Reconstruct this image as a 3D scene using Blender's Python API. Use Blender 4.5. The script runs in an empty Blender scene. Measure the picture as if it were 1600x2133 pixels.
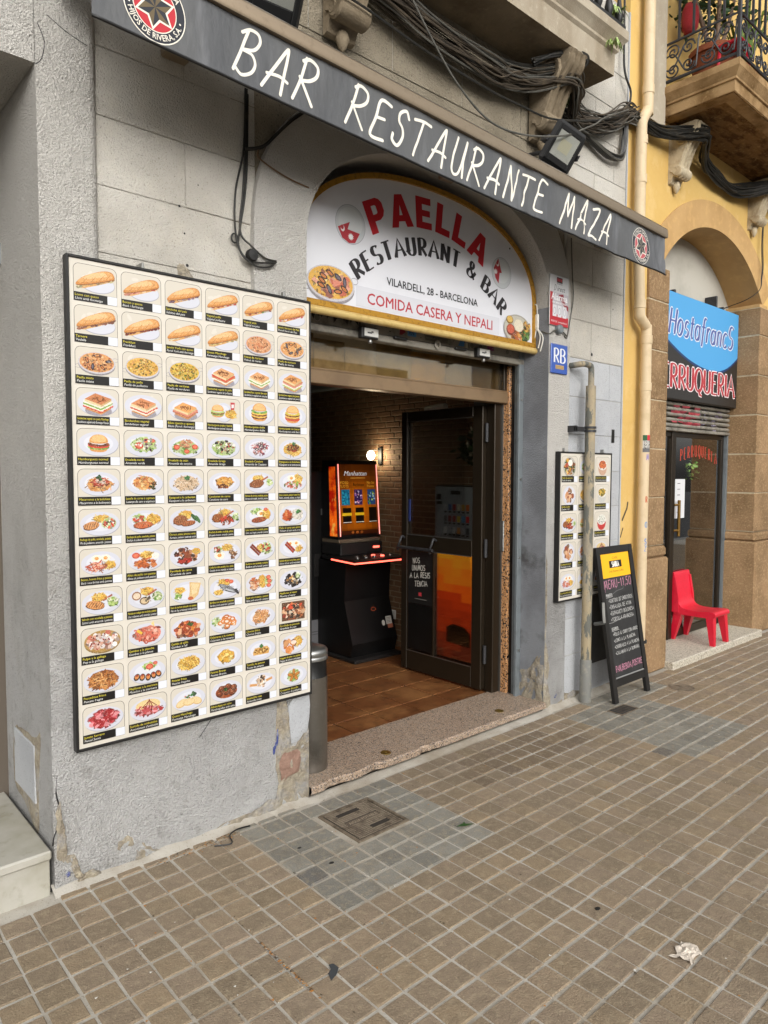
import bpy, math, random
from mathutils import Vector, Matrix, noise
from mathutils.geometry import tessellate_polygon
random.seed(11)
R = random.Random(5)
S = bpy.context.scene
COL = S.collection
PI = math.pi

# ---------------------------------------------------------------- camera
CAM = Vector((-1.448, -2.587, 1.492)); YAW, PITCH, ROLL = 0.7285, -0.0561, 0.0027
FW = Vector((math.sin(YAW)*math.cos(PITCH), math.cos(YAW)*math.cos(PITCH), math.sin(PITCH)))
RT = Vector((math.cos(YAW), -math.sin(YAW), 0)); UP = RT.cross(FW)
RT, UP = math.cos(ROLL)*RT + math.sin(ROLL)*UP, -math.sin(ROLL)*RT + math.cos(ROLL)*UP
cd = bpy.data.cameras.new('camera'); co = bpy.data.objects.new('camera', cd); COL.objects.link(co)
cd.sensor_fit = 'HORIZONTAL'; cd.sensor_width = 36; cd.lens = 36*1471/1600
cd.clip_start = .05; cd.clip_end = 500
M = Matrix((RT, UP, -FW)).transposed().to_4x4(); M.translation = CAM; co.matrix_world = M
S.camera = co

# ---------------------------------------------------------------- daylight: bright overcast
SUN_EL, SUN_AZ = math.radians(24), math.radians(202)     # azimuth clockwise from +Y: over the street, a little to the left
w = bpy.data.worlds.new('World'); S.world = w; w.use_nodes = True
nt = w.node_tree; nt.nodes.clear()
sky = nt.nodes.new('ShaderNodeTexSky'); sky.sky_type = 'NISHITA'; sky.sun_disc = False
sky.sun_elevation = SUN_EL; sky.sun_rotation = SUN_AZ; sky.dust_density = 4; sky.air_density = 1.4; sky.ozone_density = .6
hs = nt.nodes.new('ShaderNodeHueSaturation'); hs.inputs['Saturation'].default_value = .12   # cloud cover greys the sky
bg = nt.nodes.new('ShaderNodeBackground'); bg.inputs['Strength'].default_value = .15
out = nt.nodes.new('ShaderNodeOutputWorld')
nt.links.new(sky.outputs[0], hs.inputs['Color']); nt.links.new(hs.outputs[0], bg.inputs[0]); nt.links.new(bg.outputs[0], out.inputs[0])
sl = bpy.data.lights.new('sun', 'SUN'); sl.energy = 1.5; sl.angle = math.radians(95); sl.color = (1, .98, .96)
so = bpy.data.objects.new('sun', sl); COL.objects.link(so)
sd = Vector((math.sin(SUN_AZ)*math.cos(SUN_EL), math.cos(SUN_AZ)*math.cos(SUN_EL), math.sin(SUN_EL)))
so.rotation_euler = sd.to_track_quat('Z', 'Y').to_euler(); so.location = sd*30
S.view_settings.view_transform = 'Standard'; S.view_settings.look = 'None'
S.view_settings.exposure = .44; S.view_settings.gamma = 1; S.view_settings.use_curve_mapping = False

# ---------------------------------------------------------------- helpers
def hx(h):
    h = h.lstrip('#'); c = [int(h[i:i+2], 16)/255 for i in (0, 2, 4)]
    return tuple(x/12.92 if x <= .04045 else ((x+.055)/1.055)**2.4 for x in c)
def lerp(a, b, t): return a+(b-a)*t
def mixc(a, b, t): return tuple(lerp(x, y, t) for x, y in zip(a, b))
WM = {}
def link(o, parent=None):
    COL.objects.link(o)
    if parent:
        o.parent = parent; o.matrix_parent_inverse = WM[parent.name].inverted()
    WM[o.name] = Matrix.Translation(o.location)
    return o
def tag(o, label, cat, group=None, kind=None):
    o['label'] = label; o['category'] = cat
    if group: o['group'] = group
    if kind: o['kind'] = kind
    return o
def thing(name, label, cat, loc=(0, 0, 0), group=None):
    o = bpy.data.objects.new(name, None); o.location = loc; o.empty_display_size = .1; link(o)
    return tag(o, label, cat, group)
class MB:
    """collects faces; build() links them as one mesh object (world coordinates)"""
    def __init__(s): s.v = []; s.f = []; s.m = []; s.mats = []; s.c = []; s.hasc = False
    def face(s, pts, mat=None, col=None):
        n = len(s.v); s.v += [tuple(p) for p in pts]; s.f.append(tuple(range(n, n+len(pts))))
        s._a(mat, col)
    def _a(s, mat, col):
        if mat not in s.mats: s.mats.append(mat)
        s.m.append(s.mats.index(mat)); s.c.append(col or (1, 1, 1))
        if col: s.hasc = True
    def idx(s, verts, faces, mat=None, col=None):
        n = len(s.v); s.v += [tuple(p) for p in verts]
        for f in faces: s.f.append(tuple(i+n for i in f)); s._a(mat, col)
    def box(s, x0, x1, y0, y1, z0, z1, mat=None, bev=0, col=None):
        if bev <= 0:
            v = [(x, y, z) for x in (x0, x1) for y in (y0, y1) for z in (z0, z1)]
            s.idx(v, [(0, 1, 3, 2), (4, 6, 7, 5), (0, 4, 5, 1), (2, 3, 7, 6), (0, 2, 6, 4), (1, 5, 7, 3)], mat, col); return
        b = bev; V = []; D = {}
        for i, x in enumerate((x0, x1)):
            for j, y in enumerate((y0, y1)):
                for k, z in enumerate((z0, z1)):
                    ix = x+b*(1-2*i); iy = y+b*(1-2*j); iz = z+b*(1-2*k)
                    for a, p in enumerate(((x, iy, iz), (ix, y, iz), (ix, iy, z))):
                        D[i, j, k, a] = len(V); V.append(p)
        F = []
        for i in (0, 1): F.append([D[i, j, k, 0] for j, k in ((0, 0), (0, 1), (1, 1), (1, 0))][::1-2*i])
        for j in (0, 1): F.append([D[i, j, k, 1] for i, k in ((0, 0), (1, 0), (1, 1), (0, 1))][::1-2*j])
        for k in (0, 1): F.append([D[i, j, k, 2] for i, j in ((0, 0), (0, 1), (1, 1), (1, 0))][::1-2*k])
        for j in (0, 1):
            for k in (0, 1): F.append([D[0, j, k, 1], D[1, j, k, 1], D[1, j, k, 2], D[0, j, k, 2]])
        for i in (0, 1):
            for k in (0, 1): F.append([D[i, 0, k, 0], D[i, 1, k, 0], D[i, 1, k, 2], D[i, 0, k, 2]])
        for i in (0, 1):
            for j in (0, 1): F.append([D[i, j, 0, 0], D[i, j, 1, 0], D[i, j, 1, 1], D[i, j, 0, 1]])
        for i in (0, 1):
            for j in (0, 1):
                for k in (0, 1): F.append([D[i, j, k, 0], D[i, j, k, 1], D[i, j, k, 2]])
        c = Vector(((x0+x1)/2, (y0+y1)/2, (z0+z1)/2)); G = []
        for f in F:
            p = [Vector(V[q]) for q in f]; n = (p[1]-p[0]).cross(p[2]-p[0])
            G.append(tuple(f) if n.dot(sum(p, Vector())/len(p)-c) > 0 else tuple(f[::-1]))
        s.idx(V, G, mat, col)
    def tube(s, pts, r, n=6, mat=None, cap=True, col=None, flat=1.0):
        P = [Vector(p) for p in pts]; m = len(P)
        rr = r if isinstance(r, (list, tuple)) else [r]*m
        t0 = (P[1]-P[0]).normalized(); a = Vector((0, 0, 1)) if abs(t0.z) < .9 else Vector((1, 0, 0))
        u = t0.cross(a).normalized(); V = []
        for i in range(m):
            t = (P[min(i+1, m-1)]-P[max(i-1, 0)])
            if t.length < 1e-9: t = t0
            t.normalize(); u = (u-t*u.dot(t)).normalized(); w_ = t.cross(u)
            for k in range(n):
                an = 2*PI*k/n; V.append(P[i]+(u*math.cos(an)+w_*math.sin(an)*flat)*rr[i])
        F = [(i*n+k, i*n+(k+1) % n, (i+1)*n+(k+1) % n, (i+1)*n+k) for i in range(m-1) for k in range(n)]
        if cap: F += [tuple(range(n))[::-1], tuple(range((m-1)*n, m*n))]
        s.idx(V, F, mat, col)
    def lathe(s, prof, c=(0, 0, 0), n=20, mat=None, col=None, axis='z', a0=0, a1=2*PI, sc=(1, 1)):
        full = abs(a1-a0-2*PI) < 1e-6; m = n if full else n+1; V = []
        for r, z in prof:
            for k in range(m):
                a = a0+(a1-a0)*k/n; p = (r*math.cos(a)*sc[0], r*math.sin(a)*sc[1], z)
                if axis == 'y': p = (p[0], -p[2], p[1])
                if axis == 'x': p = (p[2], p[1], -p[0])
                V.append((c[0]+p[0], c[1]+p[1], c[2]+p[2]))
        F = []
        for i in range(len(prof)-1):
            for k in range(n):
                k2 = (k+1) % m
                F.append((i*m+k, i*m+k2, (i+1)*m+k2, (i+1)*m+k))
        s.idx(V, F, mat, col)
    def prism(s, poly, f, d0, d1, mat=None, side=None, col=None):
        """poly: 2-D outline, f(u,v,d)->point, extruded from depth d0 (seen face) to d1"""
        tr = tessellate_polygon([[Vector((p[0], p[1], 0)) for p in poly]])
        n = len(poly); A = [f(p[0], p[1], d0) for p in poly]; B = [f(p[0], p[1], d1) for p in poly]
        s.idx(A, [tuple(t) for t in tr], mat, col); s.idx(B, [tuple(t)[::-1] for t in tr], mat, col)
        s.idx(A+B, [(i, (i+1) % n, n+(i+1) % n, n+i) for i in range(n)], side or mat, col)
    def ringprism(s, A, B, f, d0, d1, mat=None, closed=False):
        """strip between two equal-length 2-D curves, extruded"""
        n = len(A); m = n if closed else n-1
        V = [f(*p, d0) for p in A]+[f(*p, d0) for p in B]+[f(*p, d1) for p in A]+[f(*p, d1) for p in B]
        F = []
        for i in range(m):
            j = (i+1) % n
            F += [(i, j, n+j, n+i), (2*n+i, 3*n+i, 3*n+j, 2*n+j), (i, 2*n+i, 2*n+j, j), (n+i, n+j, 3*n+j, 3*n+i)]
        if not closed: F += [(0, n, 3*n, 2*n), (n-1, 3*n-1, 4*n-1, 2*n-1)]
        s.idx(V, F, mat)
    def build(s, name, mat=None, parent=None, smooth=None, loc=None):
        me = bpy.data.meshes.new(name); me.from_pydata(s.v, [], s.f)
        ms = [m if m else mat for m in s.mats]
        for m in ms: me.materials.append(m)
        me.polygons.foreach_set('material_index', s.m)
        if s.hasc:
            at = me.color_attributes.new('Col', 'FLOAT_COLOR', 'CORNER'); buf = []
            for f, c in zip(s.f, s.c): buf += (list(c[:3])+[1])*len(f)
            at.data.foreach_set('color', buf)
        if smooth is not None:
            me.polygons.foreach_set('use_smooth', [True]*len(s.f))
            import bmesh
            b = bmesh.new(); b.from_mesh(me); bmesh.ops.remove_doubles(b, verts=b.verts, dist=1e-5)
            bmesh.ops.recalc_face_normals(b, faces=b.faces)
            for e in b.edges:
                if len(e.link_faces) == 2 and e.calc_face_angle(0) > smooth: e.smooth = False
            b.to_mesh(me); b.free()
        me.update()
        o = bpy.data.objects.new(name, me)
        if loc: o.location = loc
        return link(o, parent)
def inst(me, name, loc, parent=None, rot=None):
    o = bpy.data.objects.new(name, me); o.location = loc
    if rot: o.rotation_euler = rot
    return link(o, parent)
def smoothpath(pts, k=6, closed=False):
    P = [Vector(p) for p in pts]; o = []
    n = len(P)
    for i in range(n if closed else n-1):
        if closed: a, b, c, d = P[(i-1) % n], P[i], P[(i+1) % n], P[(i+2) % n]
        else: a, b, c, d = P[max(i-1, 0)], P[i], P[i+1], P[min(i+2, n-1)]
        for j in range(k):
            t = j/k
            o.append(.5*((2*b)+(c-a)*t+(2*a-5*b+4*c-d)*t*t+(3*b-a-3*c+d)*t**3))
    if not closed: o.append(P[-1])
    return o
def cable(name, pts, r, mat, parent, k=6, n=6):
    m = MB(); m.tube(smoothpath(pts, k), r, n, mat); return m.build(name, mat, parent, smooth=1)
def bundle(base, n, spread, r, mats, parent, name='cable', k=5, jit=.4):
    """n separate cables wandering about one path"""
    for i in range(n):
        a = R.uniform(0, 2*PI); d = spread*math.sqrt(R.random()); pts = []
        for p in base:
            a += R.uniform(-jit, jit)*2; dd = d*R.uniform(.6, 1.4)
            pts.append((p[0]+R.uniform(-.02, .02), p[1]+math.cos(a)*dd*.55, p[2]+math.sin(a)*dd))
        cable(name, pts, r*R.uniform(.7, 1.4), R.choice(mats), parent, k, 5)

# ---------------------------------------------------------------- materials
def mk(name, base, rough=.6, metal=0, var=(), bump=(), spec=.5, attr=False, objvar=0, emit=None, coat=0, vor=None, zmix=None, val=None):
    m = bpy.data.materials.new(name); m.use_nodes = True; t = m.node_tree; N = t.nodes; L = t.links
    b = N['Principled BSDF']; b.inputs['Roughness'].default_value = rough; b.inputs['Metallic'].default_value = metal
    b.inputs['Specular IOR Level'].default_value = spec; b.inputs['Coat Weight'].default_value = coat
    geo = N.new('ShaderNodeNewGeometry'); cur = None
    if attr:
        a = N.new('ShaderNodeAttribute'); a.attribute_name = 'Col'; cur = a.outputs['Color']
    base = hx(base) if isinstance(base, str) else base
    b.inputs['Base Color'].default_value = (*base, 1)
    def nz(sc, det=3, ro=.6, stretch=None):
        q = N.new('ShaderNodeTexNoise'); q.inputs['Scale'].default_value = sc; q.inputs['Detail'].default_value = det; q.inputs['Roughness'].default_value = ro
        src = geo.outputs['Position']
        if stretch:
            mp = N.new('ShaderNodeMapping'); mp.inputs['Scale'].default_value = stretch; L.new(src, mp.inputs[0]); src = mp.outputs[0]
        L.new(src, q.inputs['Vector']); return q.outputs['Fac']
    for vv in var:
        sc, c2, lo, hi = vv[:4]; amt = vv[4] if len(vv) > 4 else 1; st = vv[5] if len(vv) > 5 else None
        f = nz(sc, 4, .62, st); mr = N.new('ShaderNodeMapRange'); mr.inputs[1].default_value = lo; mr.inputs[2].default_value = hi
        mr.inputs[4].default_value = amt; L.new(f, mr.inputs[0])
        mx = N.new('ShaderNodeMix'); mx.data_type = 'RGBA'
        c2 = hx(c2) if isinstance(c2, str) else c2
        L.new(mr.outputs[0], mx.inputs[0]); mx.inputs[7].default_value = (*c2, 1)
        if cur: L.new(cur, mx.inputs[6])
        else: mx.inputs[6].default_value = (*base, 1)
        cur = mx.outputs[2]
    if zmix:  # a second coat of paint up to a wavering height
        sx_ = N.new('ShaderNodeSeparateXYZ'); L.new(geo.outputs['Position'], sx_.inputs[0])
        ad = N.new('ShaderNodeMath'); ad.operation = 'MULTIPLY_ADD'; L.new(nz(1.7, 4, .6), ad.inputs[0]); ad.inputs[1].default_value = zmix[3]; L.new(sx_.outputs[2], ad.inputs[2])
        mr = N.new('ShaderNodeMapRange'); mr.inputs[1].default_value = zmix[1]; mr.inputs[2].default_value = zmix[2]; L.new(ad.outputs[0], mr.inputs[0])
        mx = N.new('ShaderNodeMix'); mx.data_type = 'RGBA'; L.new(mr.outputs[0], mx.inputs[0]); L.new(cur, mx.inputs[6]); mx.inputs[7].default_value = (*hx(zmix[0]), 1)
        m2 = N.new('ShaderNodeMix'); m2.data_type = 'RGBA'; m2.inputs[0].default_value = .75; L.new(cur, m2.inputs[6]); L.new(mx.outputs[2], m2.inputs[7]); cur = m2.outputs[2]
    if vor:   # crystalline grains: scale, colours
        v = N.new('ShaderNodeTexVoronoi'); v.inputs['Scale'].default_value = vor[0]; L.new(geo.outputs['Position'], v.inputs['Vector'])
        sp = N.new('ShaderNodeSeparateColor'); L.new(v.outputs['Color'], sp.inputs[0])
        cr = N.new('ShaderNodeValToRGB'); cr.color_ramp.interpolation = 'CONSTANT'
        while len(cr.color_ramp.elements) < len(vor[1]): cr.color_ramp.elements.new(.5)
        for e, (p, c) in zip(cr.color_ramp.elements, vor[1]): e.position = p; e.color = (*hx(c), 1)
        L.new(sp.outputs[0], cr.inputs[0]); cur = cr.outputs[0]
    if objvar:
        oi = N.new('ShaderNodeObjectInfo'); mr = N.new('ShaderNodeMapRange'); mr.inputs[3].default_value = 1-objvar; mr.inputs[4].default_value = 1+objvar
        L.new(oi.outputs['Random'], mr.inputs[0]); h = N.new('ShaderNodeHueSaturation'); L.new(mr.outputs[0], h.inputs['Value'])
        if cur: L.new(cur, h.inputs['Color'])
        else: h.inputs['Color'].default_value = (*base, 1)
        cur = h.outputs[0]
    if val:
        h = N.new('ShaderNodeHueSaturation'); h.inputs['Value'].default_value = val; L.new(cur, h.inputs['Color']); cur = h.outputs[0]
    if cur: L.new(cur, b.inputs['Base Color'])
    prev = None
    for bb in bump:
        sc, st, di = bb[:3]; f = nz(sc, bb[3] if len(bb) > 3 else 3, .6, bb[4] if len(bb) > 4 else None)
        bp = N.new('ShaderNodeBump'); bp.inputs['Strength'].default_value = st; bp.inputs['Distance'].default_value = di
        L.new(f, bp.inputs['Height'])
        if prev: L.new(prev, bp.inputs['Normal'])
        prev = bp.outputs[0]
    if prev: L.new(prev, b.inputs['Normal'])
    if emit:
        b.inputs['Emission Strength'].default_value = emit
        if cur: L.new(cur, b.inputs['Emission Color'])
        else: b.inputs['Emission Color'].default_value = (*base, 1)
    return m
def glass(name, tint=(.8, .8, .8), refl=1.0, rough=.02):
    m = bpy.data.materials.new(name); m.use_nodes = True; t = m.node_tree; N = t.nodes; L = t.links; N.clear()
    o = N.new('ShaderNodeOutputMaterial'); mx = N.new('ShaderNodeMixShader'); tr = N.new('ShaderNodeBsdfTransparent'); gl = N.new('ShaderNodeBsdfGlossy')
    fr = N.new('ShaderNodeFresnel'); fr.inputs[0].default_value = 1.5; mu = N.new('ShaderNodeMath'); mu.operation = 'MULTIPLY'; mu.inputs[1].default_value = refl
    mu.use_clamp = True
    tr.inputs[0].default_value = (*tint, 1); gl.inputs['Roughness'].default_value = rough
    L.new(fr.outputs[0], mu.inputs[0]); L.new(mu.outputs[0], mx.inputs[0]); L.new(tr.outputs[0], mx.inputs[1]); L.new(gl.outputs[0], mx.inputs[2]); L.new(mx.outputs[0], o.inputs[0])
    return m
STUC = ((135, 1.0, .018, 2), (260, .6, .01, 2), (9, .25, .03, 3))
PIT_SHADE = (140, '#5f5b55', .585, .70, .58)  # dark speckle: the shadow inside the render's small pits, painted as colour
m_stucL = mk('weathered_grey_stucco', '#bdbcba', .95, var=((1.3, '#a8a7a5', .42, .62, .8), (4, '#b7b5b0', .5, .7, .5), (2.4, '#77756f', .52, .74, .7, (1, 1, .5)), (.8, '#858481', .48, .64, .6), (18, '#8c8983', .56, .72, .5), PIT_SHADE), zmix=('#cfcbc3', 1.1, 2.1, .9), bump=STUC, spec=.15)
m_stucB = m_stucL
m_block = mk('incised_block_render', '#bfbbb2', .92, var=((2.2, '#a5a096', .4, .62, .7), (9, '#c2bcae', .5, .72, .5), PIT_SHADE), bump=((130, .6, .01, 2), (240, .4, .008, 2)), spec=.15, objvar=.03)
m_blockD = mk('dirty_shaded_block_render', '#8d8473', .95, var=((2.2, '#776e5e', .4, .62, .8), (9, '#9a917f', .5, .72, .5), (95, '#4f493e', .56, .68, .6)), bump=((130, .7, .012, 2),), spec=.15, objvar=.03)  # dirt and the balcony's shade together, both put into the colour
m_blockB = mk('grey_painted_block', '#adafb1', .88, var=((3, '#9d9fa3', .42, .62, .6), (12, '#b6b5b0', .6, .8, .6), PIT_SHADE), bump=((130, .5, .009, 2),), spec=.2, objvar=.03)
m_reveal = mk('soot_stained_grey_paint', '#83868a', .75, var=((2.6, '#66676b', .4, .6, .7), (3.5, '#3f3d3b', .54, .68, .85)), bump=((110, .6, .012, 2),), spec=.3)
m_tan = mk('exposed_lime_render', '#a39a88', .97, var=((22, '#82786a', .4, .65, .8), (9, '#9b9996', .5, .62, .8), (70, '#bfb49c', .5, .7, .6)), bump=((60, .8, .02, 4), (220, .6, .01, 2)), spec=.15)
m_brickx = mk('exposed_red_brick', '#94786a', .95, var=((40, '#6e5548', .4, .7, .7),), bump=((80, .7, .01, 4),), spec=.15)
m_mortar = mk('pavement_mortar', '#b5b0a6', .95, var=((6, '#958d80', .46, .66, .7), (45, '#b3aea3', .5, .75, .6), (1.2, '#85765f', .45, .65, .6), (130, '#5a5347', .6, .72, .7)), bump=((160, .5, .006, 3),), spec=.2)
m_pav = mk('paving_pad', '#7d6f5c', .85, attr=True, var=((14, '#6a5e4f', .48, .72, .45), (36, '#a5987f', .5, .72, .5), (190, '#baaa90', .58, .7, .6), (210, '#4a4034', .58, .7, .55), (1.4, '#5a4f40', .58, .8, .45)), bump=((160, .7, .006, 3), (30, .35, .008, 2)), spec=.25)
m_ystuc = mk('yellow_ochre_stucco', '#cfae6c', .9, var=((1.5, '#bd9a58', .4, .65, .7), (6, '#dabf88', .5, .72, .5), (3, '#b39355', .6, .8, .5, (1, 1, .3))), bump=((90, .18, .006, 2),), spec=.2)
m_arch = mk('tan_arch_render', '#b99767', .9, var=((2, '#a48254', .4, .65, .7), (14, '#cfa970', .5, .72, .5)), bump=((90, .2, .006, 2),), spec=.2)
m_stone = mk('brown_sandstone', '#95795a', .95, var=((4, '#776045', .4, .65, .8), (1.1, '#6b563f', .5, .7, .5), (55, '#b39a76', .5, .72, .7)), bump=((90, .6, .012, 3), (30, .3, .012, 2)), spec=.15, objvar=.06)
m_stoneD = mk('weathered_balcony_stone', '#a18560', .95, var=((5, '#6e5434', .42, .62, .9), (40, '#c3a67a', .55, .75, .5)), bump=((120, .4, .01, 3),), spec=.15)
m_soffit = mk('flaking_soffit', '#8a6a44', .97, var=((7, '#5a4026', .45, .6, .9, (1, 3, 1)), (30, '#b08f63', .55, .72, .7)), bump=((26, .9, .03, 5, (1, 3, 1)),), spec=.1)
m_cream = mk('pale_carved_stone', '#b5a88e', .9, var=((12, '#8f8068', .45, .68, .8), (60, '#c9bda4', .5, .75, .5)), bump=((90, .4, .008, 3),), spec=.2)
m_greys = mk('dark_soffit_render', '#857864', .95, var=((4, '#665a48', .45, .65, .8), (25, '#9a8d78', .55, .75, .5)), bump=((120, .5, .01, 3),), spec=.15)  # mottled, darker than the balcony front; underside and corbels
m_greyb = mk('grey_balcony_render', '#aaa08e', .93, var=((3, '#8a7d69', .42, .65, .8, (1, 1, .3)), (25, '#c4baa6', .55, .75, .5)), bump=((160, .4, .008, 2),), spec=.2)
m_marble = mk('white_marble', '#adaaa0', .4, var=((5, '#95917f', .45, .68, .8), (1.6, '#c2bfb5', .5, .7, .6), (14, '#7d765f', .56, .74, .6)), bump=((50, .1, .004, 3),))
m_granite = mk('pink_granite', '#a5805f', .45, vor=(230, ((0, '#a38c76'), (.38, '#857566'), (.56, '#b3a290'), (.74, '#2c2724'), (.86, '#7d7570'))), bump=((200, .15, .003, 2),))
m_jamb = mk('speckled_polished_granite', '#a5805f', .25, vor=(150, ((0, '#c08f62'), (.45, '#a7794f'), (.66, '#1f1a17'), (.86, '#7c6a5c'))))
m_terr = mk('pale_terrazzo', '#b3ab9b', .6, vor=(160, ((0, '#b5ad9d'), (.4, '#a39c8d'), (.62, '#c6bfb0'), (.85, '#7f786c'))), bump=((120, .1, .003, 2),))
m_blk = mk('black_plastic', '#090909', .4, var=((8, '#121212', .5, .7, .7),))
m_blkm = mk('black_paint', '#171615', .5, var=((14, '#2a2826', .55, .75, .6),), bump=((60, .15, .003, 2),))
m_cab = mk('black_cable_sheath', '#15140f', .6, var=((20, '#3a3428', .5, .7, .7),))
m_cab2 = mk('dusty_brown_cable', '#3b3226', .75, var=((20, '#5d5140', .5, .7, .7),))
m_cab3 = mk('grey_cable', '#55534c', .6, var=((20, '#2c2a26', .5, .7, .7),))
m_iron = mk('grey_iron', '#3b3b3d', .5, .4, var=((14, '#24211f', .5, .7, .7),))
m_bronze = mk('bronze_anodised_aluminium', '#94846f', .36, .7, var=((2, '#aa9c88', .45, .7, .5, (.3, 1, 6)), (40, '#6b5844', .55, .8, .4)))
m_alu = mk('brushed_aluminium', '#9b9b98', .35, .9, var=((12, '#77756f', .5, .75, .5),))
m_steel = mk('scuffed_stainless_steel', '#8f8b84', .34, .9, var=((5, '#6a655e', .45, .65, .8), (20, '#aaa69e', .5, .75, .5)), bump=((7, .25, .01, 3),))
m_rail = mk('grey_painted_steel', '#70777a', .5, .1, var=((10, '#52575a', .5, .72, .7), (50, '#3f3a33', .66, .8, .7)))
m_shut = mk('galvanised_shutter_steel', '#8b867b', .6, .15, var=((9, '#47433c', .45, .65, .8), (30, '#8e897e', .55, .75, .6)), bump=((30, .2, .004, 3),))
m_brown = mk('brown_anodised_frame', '#2f271d', .35, .5, var=((10, '#332a20', .5, .7, .6),))
m_beam = mk('scuffed_bronze_beam', '#8a7358', .4, .35, var=((6, '#75604a', .45, .65, .7), (18, '#7d6673', .66, .78, .5)))
m_vin = mk('charcoal_awning_vinyl', '#545556', .5, var=((3, '#404246', .45, .65, .7, (1, 1, .25)), (9, '#7a7c80', .52, .76, .6, (1, 1, .2)), (60, '#66686c', .6, .8, .4)), bump=((9, .5, .02, 3, (1, 1, .35)), (26, .3, .008, 3, (1, 1, .5))))
m_print = mk('printed_vinyl', '#ffffff', .45, attr=True, val=.86)
m_printm = mk('matt_print', '#ffffff', .8, attr=True, val=.9)
m_food = mk('printed_food_photo', '#ffffff', .45, attr=True, val=.86, var=((380, '#2a170c', .54, .7, .65), (280, '#fff3dc', .56, .72, .55), (600, '#b5642c', .58, .7, .4)))
m_scr = mk('lit_screen', '#ffffff', .3, attr=True, emit=.22)
m_back = mk('backlit_panel', '#ffffff', .3, attr=True, emit=.8)
m_led = mk('red_led_strip', '#ff5a48', .4, emit=3.2)
m_ledw = mk('pink_led_strip', '#ff8f80', .4, emit=1.4)
m_lamp = mk('lit_lamp_globe', '#fff0d0', .4, emit=10)
m_goldf = mk('gold_sign_frame', '#b8892f', .4, .45, var=((60, '#7c5a1c', .5, .7, .8),), bump=((90, .3, .004, 2),))
m_goldb = mk('pale_gold_bar', '#d3b878', .35, .25, var=((25, '#b08c40', .5, .7, .6),))
m_white = mk('white_plastic', '#dedcd4', .4, var=((20, '#c9c5ba', .5, .75, .6),))
m_red = mk('red_moulded_plastic', '#cc1630', .36, var=((30, '#b51026', .5, .75, .5), (5, '#d83048', .5, .72, .5), (90, '#e06a78', .68, .76, .4)), coat=.1)
m_pipe = mk('beige_painted_pipe', '#cbb694', .6, var=((9, '#b8a27e', .5, .7, .7), (60, '#8e7450', .68, .8, .6)))
m_pipe2 = mk('peeling_beige_gas_pipe', '#9a8c70', .7, var=((9, '#7d7a70', .45, .62, .8, (1, 1, .4)), (22, '#4f5452', .52, .56, .85, (1, 1, .3)), (60, '#6f6450', .55, .75, .6)), bump=((30, .3, .004, 3),))
m_ftile = mk('brown_floor_tile', '#6f4527', .32, var=((5, '#8f633b', .45, .65, .8), (16, '#3f2816', .5, .7, .6)), bump=((14, .12, .005, 3),), objvar=.1)
m_grout = mk('dark_grout', '#1d1713', .9)
m_ibrick = mk('brown_interior_brick', '#71543a', .75, var=((14, '#5a4029', .45, .65, .7), (50, '#8a6a4b', .55, .75, .5)), bump=((70, .4, .006, 3),), objvar=.14)
m_imort = mk('interior_mortar', '#8f7f66', .9)
m_ceil = mk('grey_ceiling', '#8b9290', .8)
m_wplain = mk('interior_plaster', '#5b5248', .9)
m_leaf = mk('dark_leaf', '#1f3a18', .5, objvar=.3, var=((30, '#38591f', .5, .7, .7),))
m_leafv = mk('variegated_leaf', '#7f9a4a', .55, var=((90, '#d6dcae', .5, .6, .8),))
m_terra = mk('terracotta', '#8a4a2c', .85, var=((30, '#6d3a22', .5, .7, .7),))
m_wood = mk('grey_branch', '#7a6655', .9, var=((40, '#5a4a3b', .45, .7, .8),))
m_dgl = glass('door_glass', (.93, .93, .91), .7)
m_sgl = glass('shop_glass', (.9, .91, .86), 3.4)
m_tgl = glass('transom_glass', (.95, .9, .8), .7)
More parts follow.
